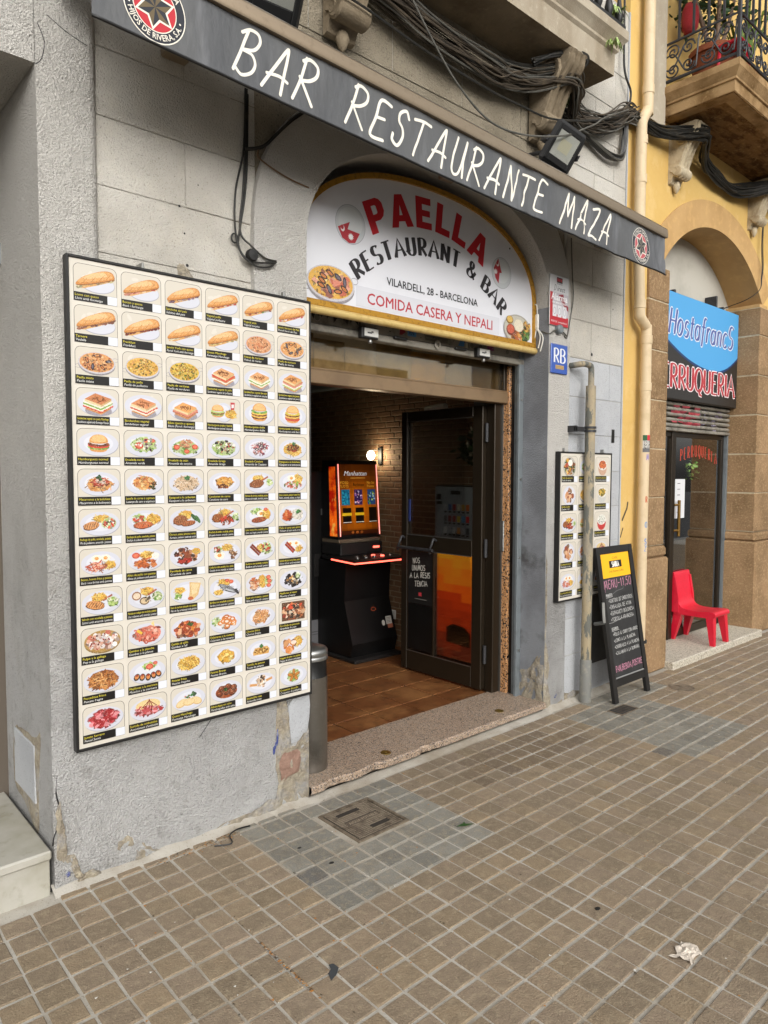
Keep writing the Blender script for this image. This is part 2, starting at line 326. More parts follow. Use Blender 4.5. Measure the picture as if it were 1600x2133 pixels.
# ---------------------------------------------------------------- flat print: 2-D shapes laid on a surface in thin layers
STEP = 1.6e-5
class Print:
    def __init__(s, pos, mat=None, mb=None):
        s.pos = pos; s.mb = mb or MB(); s.mat = mat or m_print; s.k = 0; s.edge = 0; s.step = STEP
    def poly(s, pts, col, tess=True):
        s.k += 1
        if isinstance(col, str): col = hx(col)
        d = s.k*s.step
        if s.edge:
            st = [[pts[i] for i in t] for t in tessellate_polygon([[Vector((u, v, 0)) for u, v in pts]])]
            while st:
                A, B, C_ = st.pop()
                if max(math.dist(A, B), math.dist(B, C_), math.dist(A, C_)) > s.edge:
                    ab, bc, ca = [((q[0]+r[0])/2, (q[1]+r[1])/2) for q, r in ((A, B), (B, C_), (C_, A))]
                    st += [[A, ab, ca], [ab, B, bc], [ca, bc, C_], [ab, bc, ca]]
                else:
                    cr = (B[0]-A[0])*(C_[1]-A[1])-(B[1]-A[1])*(C_[0]-A[0])
                    s.mb.face([s.pos(u, v, d) for u, v in ((A, B, C_) if cr > 0 else (A, C_, B))], s.mat, col)
            return
        if not tess: s.mb.face([s.pos(u, v, d) for u, v in pts], s.mat, col); return
        tr = tessellate_polygon([[Vector((u, v, 0)) for u, v in pts]])
        V = [s.pos(u, v, d) for u, v in pts]
        F = []
        for a, b, c in tr:
            A, B, C_ = pts[a], pts[b], pts[c]
            cr = (B[0]-A[0])*(C_[1]-A[1])-(B[1]-A[1])*(C_[0]-A[0])
            F.append((a, b, c) if cr > 0 else (a, c, b))
        s.mb.idx(V, F, s.mat, col)
    def tris(s, V2, F, col):
        s.k += 1; d = s.k*s.step
        s.mb.idx([s.pos(u, v, d) for u, v in V2], F, s.mat, hx(col) if isinstance(col, str) else col)
    def rect(s, x0, y0, x1, y1, col): s.poly([(x0, y0), (x1, y0), (x1, y1), (x0, y1)], col, False)
    def ell(s, cx, cy, rx, ry, col, n=14, rot=0, wob=0, a0=0, a1=2*PI):
        c, q = math.cos(rot), math.sin(rot); P = []
        m = n if a1-a0 > 6.28 else n+1
        for i in range(m):
            a = a0+(a1-a0)*i/n; w_ = 1+(R.uniform(-wob, wob) if wob else 0)
            x, y = rx*math.cos(a)*w_, ry*math.sin(a)*w_; P.append((cx+x*c-y*q, cy+x*q+y*c))
        s.poly(P, col, False)
    def ring(s, cx, cy, rx, ry, w_, col, n=28, rot=0, a0=0, a1=2*PI):
        c, q = math.cos(rot), math.sin(rot); V = []; s.k += 1; d = s.k*s.step
        for i in range(n+1):
            a = a0+(a1-a0)*i/n
            for r in (1, 0):
                x, y = (rx-w_*r)*math.cos(a), (ry-w_*r)*math.sin(a); V.append(s.pos(cx+x*c-y*q, cy+x*q+y*c, d))
        s.mb.idx(V, [(2*i, 2*i+1, 2*i+3, 2*i+2)[::-1] for i in range(n)], s.mat, hx(col) if isinstance(col, str) else col)
    def line(s, pts, w_, col, nib=None, round_=True):
        """ribbon along a polyline; nib=(thick,thin) makes the width follow the stroke direction"""
        P = [Vector(p) for p in pts]; n = len(P); Lp = []; Rp = []
        for i in range(n):
            t = P[min(i+1, n-1)]-P[max(i-1, 0)]
            if t.length < 1e-9: t = Vector((1, 0))
            t.normalize(); nn = Vector((-t.y, t.x))
            if nib:
                a = math.atan2(t.y, t.x)
                ww = lerp(nib[1], nib[0], min(1, abs(math.sin(a-nib[2]+.12))**1.6))
            else: ww = w_
            sc = 1
            if 0 < i < n-1:
                d0 = (P[i]-P[i-1]).normalized(); sc = 1/max(.6, abs(d0.dot(t)))
            Lp.append(P[i]+nn*ww/2*sc); Rp.append(P[i]-nn*ww/2*sc)
        s.k += 1; d = s.k*s.step; col = hx(col) if isinstance(col, str) else col
        V = [s.pos(p.x, p.y, d) for p in Lp]+[s.pos(p.x, p.y, d) for p in Rp]
        F = [(i, n+i, n+i+1, i+1) for i in range(n-1)]
        s.mb.idx(V, F, s.mat, col)
        if round_ and not nib:
            for e, q in ((0, 1), (n-1, n-2)):
                t = (P[e]-P[q]).normalized(); a = math.atan2(t.y, t.x)
                C = [(P[e].x+w_/2*math.cos(a-PI/2+PI*i/6), P[e].y+w_/2*math.sin(a-PI/2+PI*i/6)) for i in range(7)]
                s.mb.face([s.pos(x, y, d) for x, y in C], s.mat, col)
def plane_pos(o, u=(1, 0, 0), v=(0, 0, 1), n=(0, -1, 0)):
    o, u, v, n = Vector(o), Vector(u), Vector(v), Vector(n)
    return lambda a, b, d: o+u*a+v*b+n*d

# built-in font, one glyph cached per character
GL = {}
def load_glyphs():
    chars = sorted(set("ABCDEFGHIJKLMNOPQRSTUVWXYZÑabcdefghijklmnopqrstuvwxyzñáéíóúàèòïüç0123456789.,-()&'·•:!/ "))
    tmp = []
    for bold in (0, 1):
        for ch in chars:
            for body in ((ch, ch+'H') if ch not in ' ' else (ch+'H',)):
                c = bpy.data.curves.new('t', 'FONT'); c.body = body; c.resolution_u = 2; c.offset = .013*bold; c.fill_mode = 'FRONT'
                o = bpy.data.objects.new('t', c); COL.objects.link(o); tmp.append((bold, ch, body, o))
    bpy.context.view_layer.update(); dg = bpy.context.evaluated_depsgraph_get(); mx = {}
    for bold, ch, body, o in tmp:
        me = bpy.data.meshes.new_from_object(o.evaluated_get(dg))
        V = [(v.co.x, v.co.y) for v in me.vertices]; F = [tuple(p.vertices) for p in me.polygons]
        mx[bold, body] = max([v[0] for v in V] or [0])
        if body == ch: GL[bold, ch] = [V, F, 0]
        elif ch == ' ': GL[bold, ch] = [[], [], 0]
        bpy.data.meshes.remove(me)
    for bold in (0, 1):
        for ch in chars: GL[bold, ch][2] = mx[bold, ch+'H']-mx[bold, 'H']
    for _, _, _, o in tmp:
        c = o.data; bpy.data.objects.remove(o); bpy.data.curves.remove(c)
load_glyphs()
CAPH = max(v[1] for v in GL[0, 'H'][0])
def text_w(t, h, bold=0, sx=1): return sum(GL[bold, c][2] for c in t)*h/CAPH*sx
def text(P, t, x, y, h, col, bold=0, sx=1, shear=0, align='l', fit=None, rot=0):
    k = h/CAPH
    if fit and text_w(t, h, bold, sx) > fit: sx *= fit/text_w(t, h, bold, sx)
    W = text_w(t, h, bold, sx); X = {'l': 0, 'c': -W/2, 'r': -W}[align]
    V = []; F = []; c, q = math.cos(rot), math.sin(rot)
    for ch in t:
        adv_ = GL[bold, ch][2]; thin = bold and ch in 'MWm'
        g = GL[0 if thin else bold, ch]
        for o_ in ((-.016, 0, .016) if thin else (0,)):
            n = len(V); W2 = []
            for a, b in g[0]:
                px, py = X+((a+o_)*sx+b*shear)*k, b*k; W2.append((x+px*c-py*q, y+px*q+py*c))
            if o_: P.tris(W2, g[1], col)
            else: V += W2; F += [tuple(i+n for i in f) for f in g[1]]
        X += adv_*k*sx
    if F: P.tris(V, F, col)
def text_arc(P, t, f, h, col, bold=1, sx=1, gap=0):
    """f(s)->(x,y,angle) along a curve by arc length, centred at s=0"""
    W = text_w(t, h, bold, sx)+gap*(len(t)-1); X = -W/2; k0 = P.k
    for ch in t:
        a = GL[bold, ch][2]*h/CAPH*sx; x, y, r = f(X+a/2)
        text(P, ch, x, y, h, col, bold, sx, align='c', rot=r); X += a+gap; P.k = k0

# single-stroke alphabet (unit box, y up) for hand lettering, and with a broad nib for serif lettering
def arcp(cx, cy, rx, ry, a0, a1, n=10): return [(cx+rx*math.cos(math.radians(a0+(a1-a0)*i/n)), cy+ry*math.sin(math.radians(a0+(a1-a0)*i/n))) for i in range(n+1)]
SF = {
 'A': (.8, [[(0, 0), (.4, 1), (.8, 0)], [(.15, .36), (.66, .36)]]),
 'B': (.66, [[(.08, 0), (.08, 1)], [(.08, 1)]+arcp(.3, .76, .28, .24, 90, -90)+[(.08, .52)], [(.08, .52)]+arcp(.32, .26, .32, .26, 90, -90)+[(.08, 0)]]),
 'C': (.7, [arcp(.4, .5, .38, .5, 50, 310, 16)]),
 'D': (.7, [[(.08, 0), (.08, 1)], [(.08, 1)]+arcp(.26, .5, .42, .5, 90, -90, 14)+[(.08, 0)]]),
 'E': (.6, [[(.08, 0), (.08, 1)], [(.08, 1), (.58, 1)], [(.08, .53), (.46, .53)], [(.08, 0), (.6, 0)]]),
 'F': (.55, [[(.08, 0), (.08, 1)], [(.08, 1), (.56, 1)], [(.08, .53), (.44, .53)]]),
 'G': (.74, [arcp(.4, .5, .38, .5, 50, 340, 18)+[(.76, .42)], [(.5, .42), (.78, .42)]]),
 'H': (.72, [[(.08, 0), (.08, 1)], [(.64, 0), (.64, 1)], [(.08, .52), (.64, .52)]]),
 'I': (.2, [[(.1, 0), (.1, 1)]]),
 'J': (.5, [[(.42, 1), (.42, .25)]+arcp(.22, .22, .2, .22, 0, -170)]),
 'L': (.56, [[(.08, 1), (.08, 0)], [(.08, 0), (.56, 0)]]),
 'M': (.86, [[(.04, 0), (.14, 1)], [(.14, 1), (.43, .2)], [(.43, .2), (.72, 1)], [(.72, 1), (.82, 0)]]),
 'N': (.74, [[(.08, 0), (.08, 1)], [(.08, 1), (.66, 0)], [(.66, 0), (.66, 1)]]),
 'O': (.8, [arcp(.4, .5, .38, .5, 90, 450, 22)]),
 'P': (.6, [[(.08, 0), (.08, 1)], [(.08, 1)]+arcp(.3, .73, .3, .27, 90, -90)+[(.08, .46)]]),
 'Q': (.8, [arcp(.4, .5, .38, .5, 90, 450, 22), [(.42, .1), (.52, -.12), (.76, -.18)]]),
 'R': (.66, [[(.08, 0), (.08, 1)], [(.08, 1)]+arcp(.3, .74, .28, .26, 90, -90)+[(.08, .48)], [(.26, .48), (.64, 0)]]),
 'S': (.62, [arcp(.32, .75, .25, .25, 35, 270, 12)[:-1]+arcp(.32, .25, .28, .25, 90, -145, 12)]),
 'T': (.68, [[(.34, 0), (.34, 1)], [(0, 1), (.68, 1)]]),
 'U': (.72, [[(.08, 1), (.08, .28)]+arcp(.36, .28, .28, .28, 180, 360, 10)+[(.64, 1)]]),
 'V': (.72, [[(0, 1), (.36, 0), (.72, 1)]]), 'X': (.66, [[(0, 1), (.64, 0)], [(0, 0), (.64, 1)]]),
 'Y': (.7, [[(0, 1), (.35, .5), (.35, 0)], [(.7, 1), (.35, .5)]]),
 'Z': (.64, [[(.04, 1), (.62, 1), (.02, 0), (.64, 0)]]),
 '&': (.86, [[(.86, .5), (.66, .12)]+arcp(.36, .24, .3, .24, -30, -230, 10)+[(.5, .66)]+arcp(.36, .8, .17, .2, -20, 190, 10)+[(.3, .55), (.84, 0)]]),
 '1': (.4, [[(.06, .78), (.24, 1), (.24, 0)]]), '5': (.55, [[(.5, 1), (.12, 1), (.08, .56)]+arcp(.26, .3, .26, .3, 110, -140)]),
 '0': (.6, [arcp(.3, .5, .28, .5, 90, 450, 16)]), '-': (.5, [[(.06, .45), (.44, .45)]]), ',': (.2, [[(.12, .08), (.04, -.14)]]),
 '+': (.5, [[(.25, .2), (.25, .7)], [(0, .45), (.5, .45)]]), ' ': (.42, []),
 'o': (.6, [arcp(.28, .32, .26, .32, 90, 450, 16)]), 'c': (.52, [arcp(.3, .32, .27, .32, 45, 315, 12)]),
 's': (.48, [arcp(.24, .48, .18, .16, 35, 270, 8)[:-1]+arcp(.24, .16, .2, .16, 90, -145, 8)]),
 't': (.4, [[(.16, .86), (.16, .12), (.24, 0), (.36, .04)], [(0, .62), (.36, .62)]]),
 'a': (.58, [arcp(.25, .3, .23, .3, 40, 320, 12), [(.47, .62), (.47, 0)]]),
 'f': (.42, [[(.16, -.2), (.16, .78)]+arcp(.31, .82, .15, .18, 180, 45, 6), [(0, .62), (.36, .62)]]),
 'r': (.42, [[(.08, 0), (.08, .62)], [(.08, .42)]+arcp(.28, .44, .16, .18, 160, 40, 6)]),
 'n': (.58, [[(.08, 0), (.08, .62)], [(.08, .42)]+arcp(.28, .42, .2, .2, 160, 0, 7)+[(.48, 0)]]),
 'y': (.54, [[(.02, .62), (.27, .04)], [(.52, .62), (.27, .04), (.08, -.26)]]),
}
def stroke_w(t, h, sx=1, gap=.18): return sum(SF[c][0]+gap for c in t)*h*sx-gap*h*sx
def strokes(P, t, x, y, h, col, w_, sx=1, gap=.18, shear=0, rot=0, align='l', nib=None, serif=0, jit=0, fine=False, fit=None):
    if fit: sx *= fit/stroke_w(t, h, sx, gap)
    X = {'l': 0, 'c': -stroke_w(t, h, sx, gap)/2}[align]; c, q = math.cos(rot), math.sin(rot)
    for ch in t:
        adv, st = SF[ch]; jy = R.uniform(-jit, jit); js = 1+R.uniform(-jit, jit); jr = R.uniform(-jit, jit)
        def T(p):
            b = (p[1]*js+jy)*h; a = X+p[0]*h*sx+b*(shear+jr); return (x+a*c-b*q, y+a*q+b*c)
        for s_ in st:
            pts = [T(p) for p in s_]
            if fine:
                o = []
                for a, b in zip(pts, pts[1:]):
                    k = max(1, int(math.dist(a, b)/fine)); o += [(lerp(a[0], b[0], i/k), lerp(a[1], b[1], i/k)) for i in range(k)]
                pts = o+[pts[-1]]
            P.line(pts, w_, col, (*nib, rot-shear) if nib else None, round_=not nib)
            if serif:
                for e in (0, -1):
                    p = s_[e]; o_ = s_[1 if e == 0 else -2]
                    if abs(p[0]-o_[0]) < .45*abs(p[1]-o_[1]) and abs(p[1]-o_[1]) > .2:
                        dy = .03 if p[1] < o_[1] else -.03
                        P.line([T((p[0]-serif/sx, p[1]+dy)), T((p[0]+serif/sx, p[1]+dy))], nib[1]*1.2, col, None, False)
        X += (adv+gap)*h*sx

HF = {
 'B': (.6, [[(.16, .96), (.1, .5), (.02, .02)], [(.02, .88), (.2, 1), (.42, .98), (.52, .82), (.42, .62), (.14, .52), (.4, .5), (.54, .32), (.48, .1), (.26, -.02), (.06, .08)]]),
 'A': (.68, [[(.0, .0), (.22, .5), (.44, .98), (.5, .96), (.52, .5), (.56, -.02)], [(.06, .32), (.4, .36), (.66, .3)]]),
 'R': (.62, [[(.14, .99), (.1, .5), (.0, .0)], [(.06, .9), (.24, .99), (.5, .9), (.54, .7), (.38, .54), (.14, .46)], [(.06, .52), (.3, .28), (.58, .0)]]),
 'E': (.54, [[(.54, .94), (.16, .97), (.1, .5), (.04, .04), (.5, .02)], [(.1, .52), (.4, .54)]]),
 'S': (.5, [[(.5, .82), (.36, .99), (.16, .88), (.16, .66), (.34, .5), (.4, .26), (.26, .0), (.04, .1), (.02, .26)]]),
 'T': (.6, [[(.34, .96), (.28, .5), (.2, .0)], [(.0, .94), (.34, .98), (.66, .96)]]),
 'U': (.6, [[(.12, .98), (.06, .5), (.08, .14), (.24, .0), (.42, .16), (.54, .96)], [(.54, .96), (.52, .4), (.58, .0)]]),
 'N': (.62, [[(.06, .0), (.1, .5), (.14, .98)], [(.14, .98), (.32, .5), (.5, .02)], [(.5, .02), (.54, .5), (.6, .99)]]),
 'M': (.78, [[(.0, .0), (.12, .5), (.22, .98)], [(.22, .98), (.3, .6), (.38, .3)], [(.38, .3), (.52, .7), (.64, .99)], [(.64, .99), (.68, .5), (.72, .0)]]),
 'Z': (.56, [[(.08, .92), (.5, .98), (.3, .5), (.02, .02)], [(.02, .02), (.3, .06), (.58, .0)]]),
}
def handword(P, t, x, y, h, w_, col, W, shear=.3, gap=.22):
    tot = sum(HF[c][0]+gap for c in t)-gap; k = W/(tot*h)
    for ch in t:
        adv, st = HF[ch]; js = R.uniform(.94, 1.05); jy = R.uniform(-.03, .03)
        for s_ in st:
            q = smoothpath([(a, b, 0) for a, b in s_], 8)
            P.line([(x+(p.x*k)*h+(p.y*js+jy)*h*shear, y+(p.y*js+jy)*h) for p in q], w_*R.uniform(.9, 1.08), col)
        x += (adv+gap)*h*k
# ---------------------------------------------------------------- ground
def slab(name, x0, x1, y0, y1, z, mat, kind='structure', th=.1):
    m = MB(); m.box(x0, x1, y0, y1, z-th, z, mat); o = m.build(name, mat)
    if kind: o['kind'] = kind
    return o
m_asph = mk('asphalt', '#3c3c3d', .9, var=((8, '#4a4a4a', .5, .7, .7), (1, '#333334', .5, .7, .6)), bump=((120, .4, .006, 3),))
m_kerb = mk('granite_kerb', '#8a8883', .8, var=((40, '#6f6d69', .5, .7, .7),))
ground = slab('ground', -60, 60, -60, 60, -.16, m_asph)
pave = slab('pavement', -14, 26, -4.2, .02, -.0045, m_mortar, th=.155)
km = MB()
for i in range(26): km.box(-14+i*1.54, -14+i*1.54+1.53, -4.45, -4.21, -.16, -.002, m_kerb, .015)
k = km.build('kerb', m_kerb); k['kind'] = 'structure'
pave2 = slab('far_pavement', -30, 40, -33.5, -26, -.02, m_mortar, th=.14)

def proj(p):
    d = Vector(p)-CAM; w_ = d.dot(FW)
    if w_ < .05: return None
    return (800+1471*d.dot(RT)/w_, 1066.5-1471*d.dot(UP)/w_, w_)
def pad_mesh(mb, cx, cy, z, sx, sy, col, b=.004):
    j = lambda: R.uniform(-.0024, .0024)
    tx, ty = R.uniform(-.006, .006), R.uniform(-.006, .006)
    o = [(cx-sx/2+j(), cy-sy/2+j()), (cx+sx/2+j(), cy-sy/2+j()), (cx+sx/2+j(), cy+sy/2+j()), (cx-sx/2+j(), cy+sy/2+j())]
    hz = lambda x, y: z+(x-cx)*tx+(y-cy)*ty
    T = []
    for x, y in o:
        ix, iy = x+(b if x < cx else -b), y+(b if y < cy else -b); T.append((ix, iy, hz(ix, iy)))
    B = [(x, y, hz(x, y)-.0055) for x, y in o]
    mb.idx(T+B, [(0, 1, 2, 3), (0, 4, 5, 1), (1, 5, 6, 2), (2, 6, 7, 3), (3, 7, 4, 0)], m_pav, col)
def pad_col(x, y):
    grey = (0 < x < .79 and -.77 < y < 0) or (2.2 < x < 2.86 and -1.0 < y < -.2) or (2.5 < x < 3.3 and y > -.3)
    if grey: c = mixc(hx('#73716a'), hx('#89867d'), R.random())
    else:
        c = mixc(hx('#7e705c'), hx('#938169'), R.random()); c = mixc(c, hx('#857769'), R.random()*.7)
        if math.hypot((x-1.62)/.5, (y+.33)/.17) < R.uniform(.7, 1.2): c = mixc(c, hx('#4a3b2d'), .4)
    if R.random() < .003: c = mixc(c, hx('#5f5e5c'), .8)
    return c
pads = []
for i in range(-30, 130):
    for j in range(0, 41):
        cx = .1*i+.05; cy = -.12-.1*j; sy = .0918
        if j == 0 and False: pass
        if .3 < cx < .62 and -.47 < cy < -.17: continue
        if 2.5 < cx < 2.7 and -.38 < cy < -.27: continue
        pads.append((cx, cy, .0928, sy))
    if -.7 < .1*i+.05 < .3: pads.append((.1*i+.05, -.045, .0915, .038))
vis = []
for p in pads:
    q = proj((p[0], p[1], 0))
    s_ = 0
    if q and -20 < q[0] < 1620 and q[1] < 2150: s_ = (2.2/q[2])**2*p[3]
    vis.append((s_, p))
vis.sort(key=lambda a: -a[0])
groups = {}
def pad_variant(p):
    c = pad_col(p[0], p[1]); q = (round(c[0]*40), round(c[1]*40), round(c[2]*40), p[3] < .05)
    if len(groups.setdefault(q, [])) < 2:
        m = MB(); pad_mesh(m, 0, 0, 0, p[2], p[3], c); o = m.build('paving_tile', m_pav, pave, loc=(p[0], p[1], R.uniform(-.0012, .0012))); groups[q].append(o.data)
    else: inst(R.choice(groups[q]), 'paving_tile', (p[0], p[1], R.uniform(-.0012, .0012)), pave)
for s_, p in vis[:300]: pad_variant(p)
m = MB()
for s_, p in vis[300:]: pad_mesh(m, p[0], p[1], R.uniform(-.001, .001), p[2]*(.99 if p[0] > 1.5 else 1), p[3]*.97, pad_col(p[0], p[1]))
o = m.build('paving_tile', m_pav, pave); o['kind'] = 'stuff'
# ---- the far side of the street (only ever seen mirrored in the shop glass)
m_fac = mk('far_facade_render', '#b9ac96', .9, var=((1, '#a39680', .4, .65, .7),)); m_fw = mk('far_window', '#23282b', .15)
m_frame = mk('far_window_frame', '#d5d0c4', .7)
for k_, (x0, x1, h_, c_) in enumerate(((-24, -9, 15, 'cream'), (-8.9, 4, 17, 'beige'), (4.1, 18, 14, 'pale'), (18.1, 34, 16, 'sandy'))):
    mm = mk('facade_'+c_, ('#b9ac96', '#a99a80', '#c0b9a8', '#ad9a78')[k_], .9, var=((1, '#8f836f', .45, .7, .5),))
    t = thing('apartment_building', 'far %s apartment block facing the shops across the street, seen only in reflections' % c_, 'building', (x0, -34, 0), 'far apartment blocks')
    b = MB(); b.box(x0, x1, -42, -34, -.02, h_*.55, mm); b.build('wall', mm, t)
    for f in range(2):
        for q in range(int((x1-x0)/2.4)):
            wx = x0+1.2+q*2.4; b = MB(); z0 = .3 if f == 0 else 1.2+f*3; b.box(wx-.6, wx+.6, -34.0, -33.93, z0, z0+(2.5 if f == 0 else 2), m_frame); wo = b.build('window', m_frame, t)
            b = MB(); b.box(wx-.52, wx+.52, -33.93, -33.92, z0+.08, z0+(2.4 if f == 0 else 1.92), m_fw); b.build('pane', m_fw, wo)
# ---------------------------------------------------------------- grey corner building with the bar
wallf = lambda u, v, d: (u, d, v)
gb = thing('restaurant_building', 'weathered grey rendered building holding the bar, between the marble step and the yellow building', 'building', (1.2, .2, 0))
def part(name, mat, parent, *boxes, bev=0, smooth=None):
    m = MB()
    for b in boxes: m.box(*b, mat, bev)
    return m.build(name, mat, parent, smooth)
def rough_wall(name, mat, parent, x0, x1, z0, z1, y, amp=.004, step=.03, yb=.3, fr=6):
    """front skin with real unevenness"""
    nx = max(2, int((x1-x0)/step)); nz_ = max(2, int((z1-z0)/step)); V = []; F = []
    for k in range(nz_+1):
        for i in range(nx+1):
            x = lerp(x0, x1, i/nx); z = lerp(z0, z1, k/nz_)
            e = min(1, min(i, nx-i)/1.0) ; d = noise.fractal((x*fr, 3.1, z*fr), 1, 2, 3)*amp
            V.append((x, y+d, z))
    for k in range(nz_):
        for i in range(nx): a = k*(nx+1)+i; F.append((a, a+1, a+nx+2, a+nx+1))
    m = MB(); m.idx(V, F, mat)
    n = nx+1
    edge = [i for i in range(n)]+[k*n+nx for k in range(1, nz_+1)]+[nz_*n+i for i in range(nx-1, -1, -1)]+[k*n for k in range(nz_-1, 0, -1)]
    E0 = [V[i] for i in edge]; E1 = [(p[0], yb, p[2]) for p in E0]; q = len(E0)
    m.idx(E0+E1, [(i, q+i, q+(i+1) % q, (i+1) % q) for i in range(q)], mat)
    return m.build(name, mat, parent, smooth=.9)
# lower wall left of the door, and the pier that rises from it
rough_wall('lower_wall', m_stucB, gb, -.70, .40, -.02, 1.15, 0, .007, .022)
m = MB()   # pier with a rounded right edge
prof = [(-.70, .3), (-.70, 0)]+[(-.53+.035*math.sin(a), .035-.035*math.cos(a)) for a in [i*PI/12 for i in range(7)]]+[(-.495, .3)]
n = len(prof); zs = [1.15+i*.25 for i in range(15)]
V = [(x, y, z) for z in zs for x, y in prof]
m.idx(V, [(k*n+i, k*n+i+1, (k+1)*n+i+1, (k+1)*n+i) for k in range(len(zs)-1) for i in range(n-1)], m_stucL)
m.build('pier', m_stucL, gb, smooth=.6)
part('lintel_wall', m_stucL, gb, (-3.2, -.702, .0015, .95, 2.85, 4.6))
part('recess_wall', m_stucB, gb, (-.698, -.55, .302, .95, -.02, 2.85), (-.7, -.4, .0045, .302, .12, 2.86) if False else (-.6985, -.56, .302, .8, 2.85, 2.9))
# recess with the neighbour's door and marble step
part('recess_door', m_brown, gb, (-3.2, -.74, .88, .94, .16, 2.85))
part('recess_door_frame', m_alu, gb, (-.738, -.702, .86, .93, .16, 2.85), bev=.003)
# ashlar-incised render: backing and single blocks
part('backing_wall', m_block, gb, (-.50, .14, .0345, .3, 1.1, 4.6), (2.40, 3.08, .0165, .32, -.02, 4.6), (.1, 2.4, .0325, .3, 3.44, 4.6), (2.22, 2.405, .0325, .32, 3.35, 4.6))
def blocks(x0, x1, zlist, y, mat, pitch=.55, off=0, th=.03):
    for k, (z0, z1) in enumerate(zip(zlist, zlist[1:])):
        xs = [x0]; x = x0+pitch*(.55 if (k+off) % 2 else 1.0)
        while x < x1-.09: xs.append(x); x += pitch
        xs.append(x1)
        for a, b in zip(xs, xs[1:]):
            mm = mat if not callable(mat) else mat(z0)
            m = MB(); g = .0015; m.box(a+(g if a > x0 else 0), b-(g if b < x1 else 0), y+R.uniform(-.001, .001), y+th, z0+g, z1-g, mm, .002); m.build('stone_block', mm, gb)
C = .2395
blocks(-.494, .16, [1.15, 1.32, 1.56, 1.80, 2.04, 2.281, 2.52, 2.764, 3.004, 3.243, 3.483, 3.72, 3.96], .03, m_block, .62, 1, .0044)
blocks(2.405, 3.078, [0.0, .3, .543, .783, 1.022, 1.262, 1.501, 1.741, 1.981, 2.228, 2.472, 2.711, 2.95, 3.19, 3.43, 3.67, 3.91, 4.15, 4.39], .012, lambda z: m_blockB if z < 2.1 else m_block, .52, 0, .0044)
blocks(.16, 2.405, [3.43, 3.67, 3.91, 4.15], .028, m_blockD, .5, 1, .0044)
part('corner_strip', m_white if False else m_blockB, gb, (3.079, 3.094, .006, .3, 0, 4.6))
# arched surround
def sup(cx, z0, a, b, n_, k=36, e=2.25):
    o = []
    for i in range(k+1):
        t = PI*i/k; c, s_ = math.cos(t), math.sin(t)
        o.append((cx-a*math.copysign(abs(c)**(2/e), c), z0+b*abs(s_)**(2/e)))
    return o
inn = [(.40, -.02), (.40, 1.2)]+sup(1.305, 2.5, .905, .57, 0)+[(2.21, 1.2), (2.21, -.02)]
out_ = [(.135, 1.14), (.135, 1.2)]+sup(1.285, 2.5, 1.15, .83, 0)+[(2.43, 1.2), (2.43, -.02)]
inn[0] = (.40, 1.14)
m = MB(); m.ringprism(inn, out_, wallf, .0, .24, m_stucL); m.build('arch_surround', m_stucL, gb, smooth=.5)
m = MB(); oo = [(.05, 1.2)]+[(max(.05, min(2.5, 1.285+(p[0]-1.285)*1.6)), min(3.44, p[1]+.6)) for p in sup(1.285, 2.5, 1.15, .83, 0)]+[(2.5, 1.2)]
ii = [(.14, 1.2)]+sup(1.285, 2.5, 1.145, .825, 0)+[(2.425, 1.2)]
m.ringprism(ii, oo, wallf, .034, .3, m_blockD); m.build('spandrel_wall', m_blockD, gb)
# reveals of the doorway
part('door_reveal', m_reveal, gb, (2.2082, 2.40, .003, .6, -.02, 2.5))
part('door_reveal', m_stucB, gb, (.2, .3995, .24, .6, -.02, 2.6))
part('wall_above_door', m_stucL, gb, (.35, 2.40, .245, .5, 2.25, 3.4))
# rough repairs where the render has come away
def patch(name, mat, pts, y, parent=gb, amp=.012, face='y', proud=.004, n=3):
    """irregular scab of exposed render: outline pts in (u,v); real relief"""
    cx = sum(p[0] for p in pts)/len(pts); cz = sum(p[1] for p in pts)/len(pts)
    O = smoothpath([(p[0], p[1], 0) for p in pts], 4, True); O = [(p.x+R.uniform(-.004, .004), p.y+R.uniform(-.004, .004)) for p in O]
    rings = [O]
    for k in range(1, 5): rings.append([(lerp(x, cx, k/5), lerp(z, cz, k/5)) for x, z in O])
    V = []; q = len(O)
    for k, r_ in enumerate(rings):
        for x, z in r_:
            d = -proud*(0 if k == 0 else 1)-(noise.fractal((x*28, z*28, 1.7), 1, 2, 4)*amp if k else -.002)
            V.append((x, y+d, z) if face == 'y' else (y+d, x, z))
    V.append((cx, y-proud, cz) if face == 'y' else (y-proud, cx, cz))
    F = [(k*q+i, k*q+(i+1) % q, (k+1)*q+(i+1) % q, (k+1)*q+i) for k in range(4) for i in range(q)]+[(4*q+i, 4*q+(i+1) % q, len(V)-1) for i in range(q)]
    m = MB(); m.idx(V, F, mat); return m.build(name, mat, parent, smooth=1.2)
m_blue = mk('blue_paint_mark', '#38447c', .8, var=((60, '#8a8c98', .5, .62, .8),))
patch('plaster_scar', m_tan, [(.235, .50), (.275, .49), (.29, .38), (.275, .28), (.33, .27), (.385, .33), (.403, .30), (.404, .10), (.395, -.005), (.30, -.005), (.22, -.01), (.235, .12), (.225, .22)], -.003, amp=.014)
patch('exposed_brick', m_brickx, [(.245, .235), (.30, .245), (.345, .24), (.352, .19), (.34, .145), (.29, .135), (.25, .13)], -.009, amp=.006)
patch('bare_patch', m_blockB, [(.30, .47), (.395, .51), (.398, .34), (.345, .285), (.295, .285), (.285, .38)], -.0055, amp=.004)
patch('blue_paint_mark', m_blue, [(.234, .37), (.238, .31), (.22, .275), (.21, .25), (.213, .285), (.226, .31)], -.003, amp=.001)
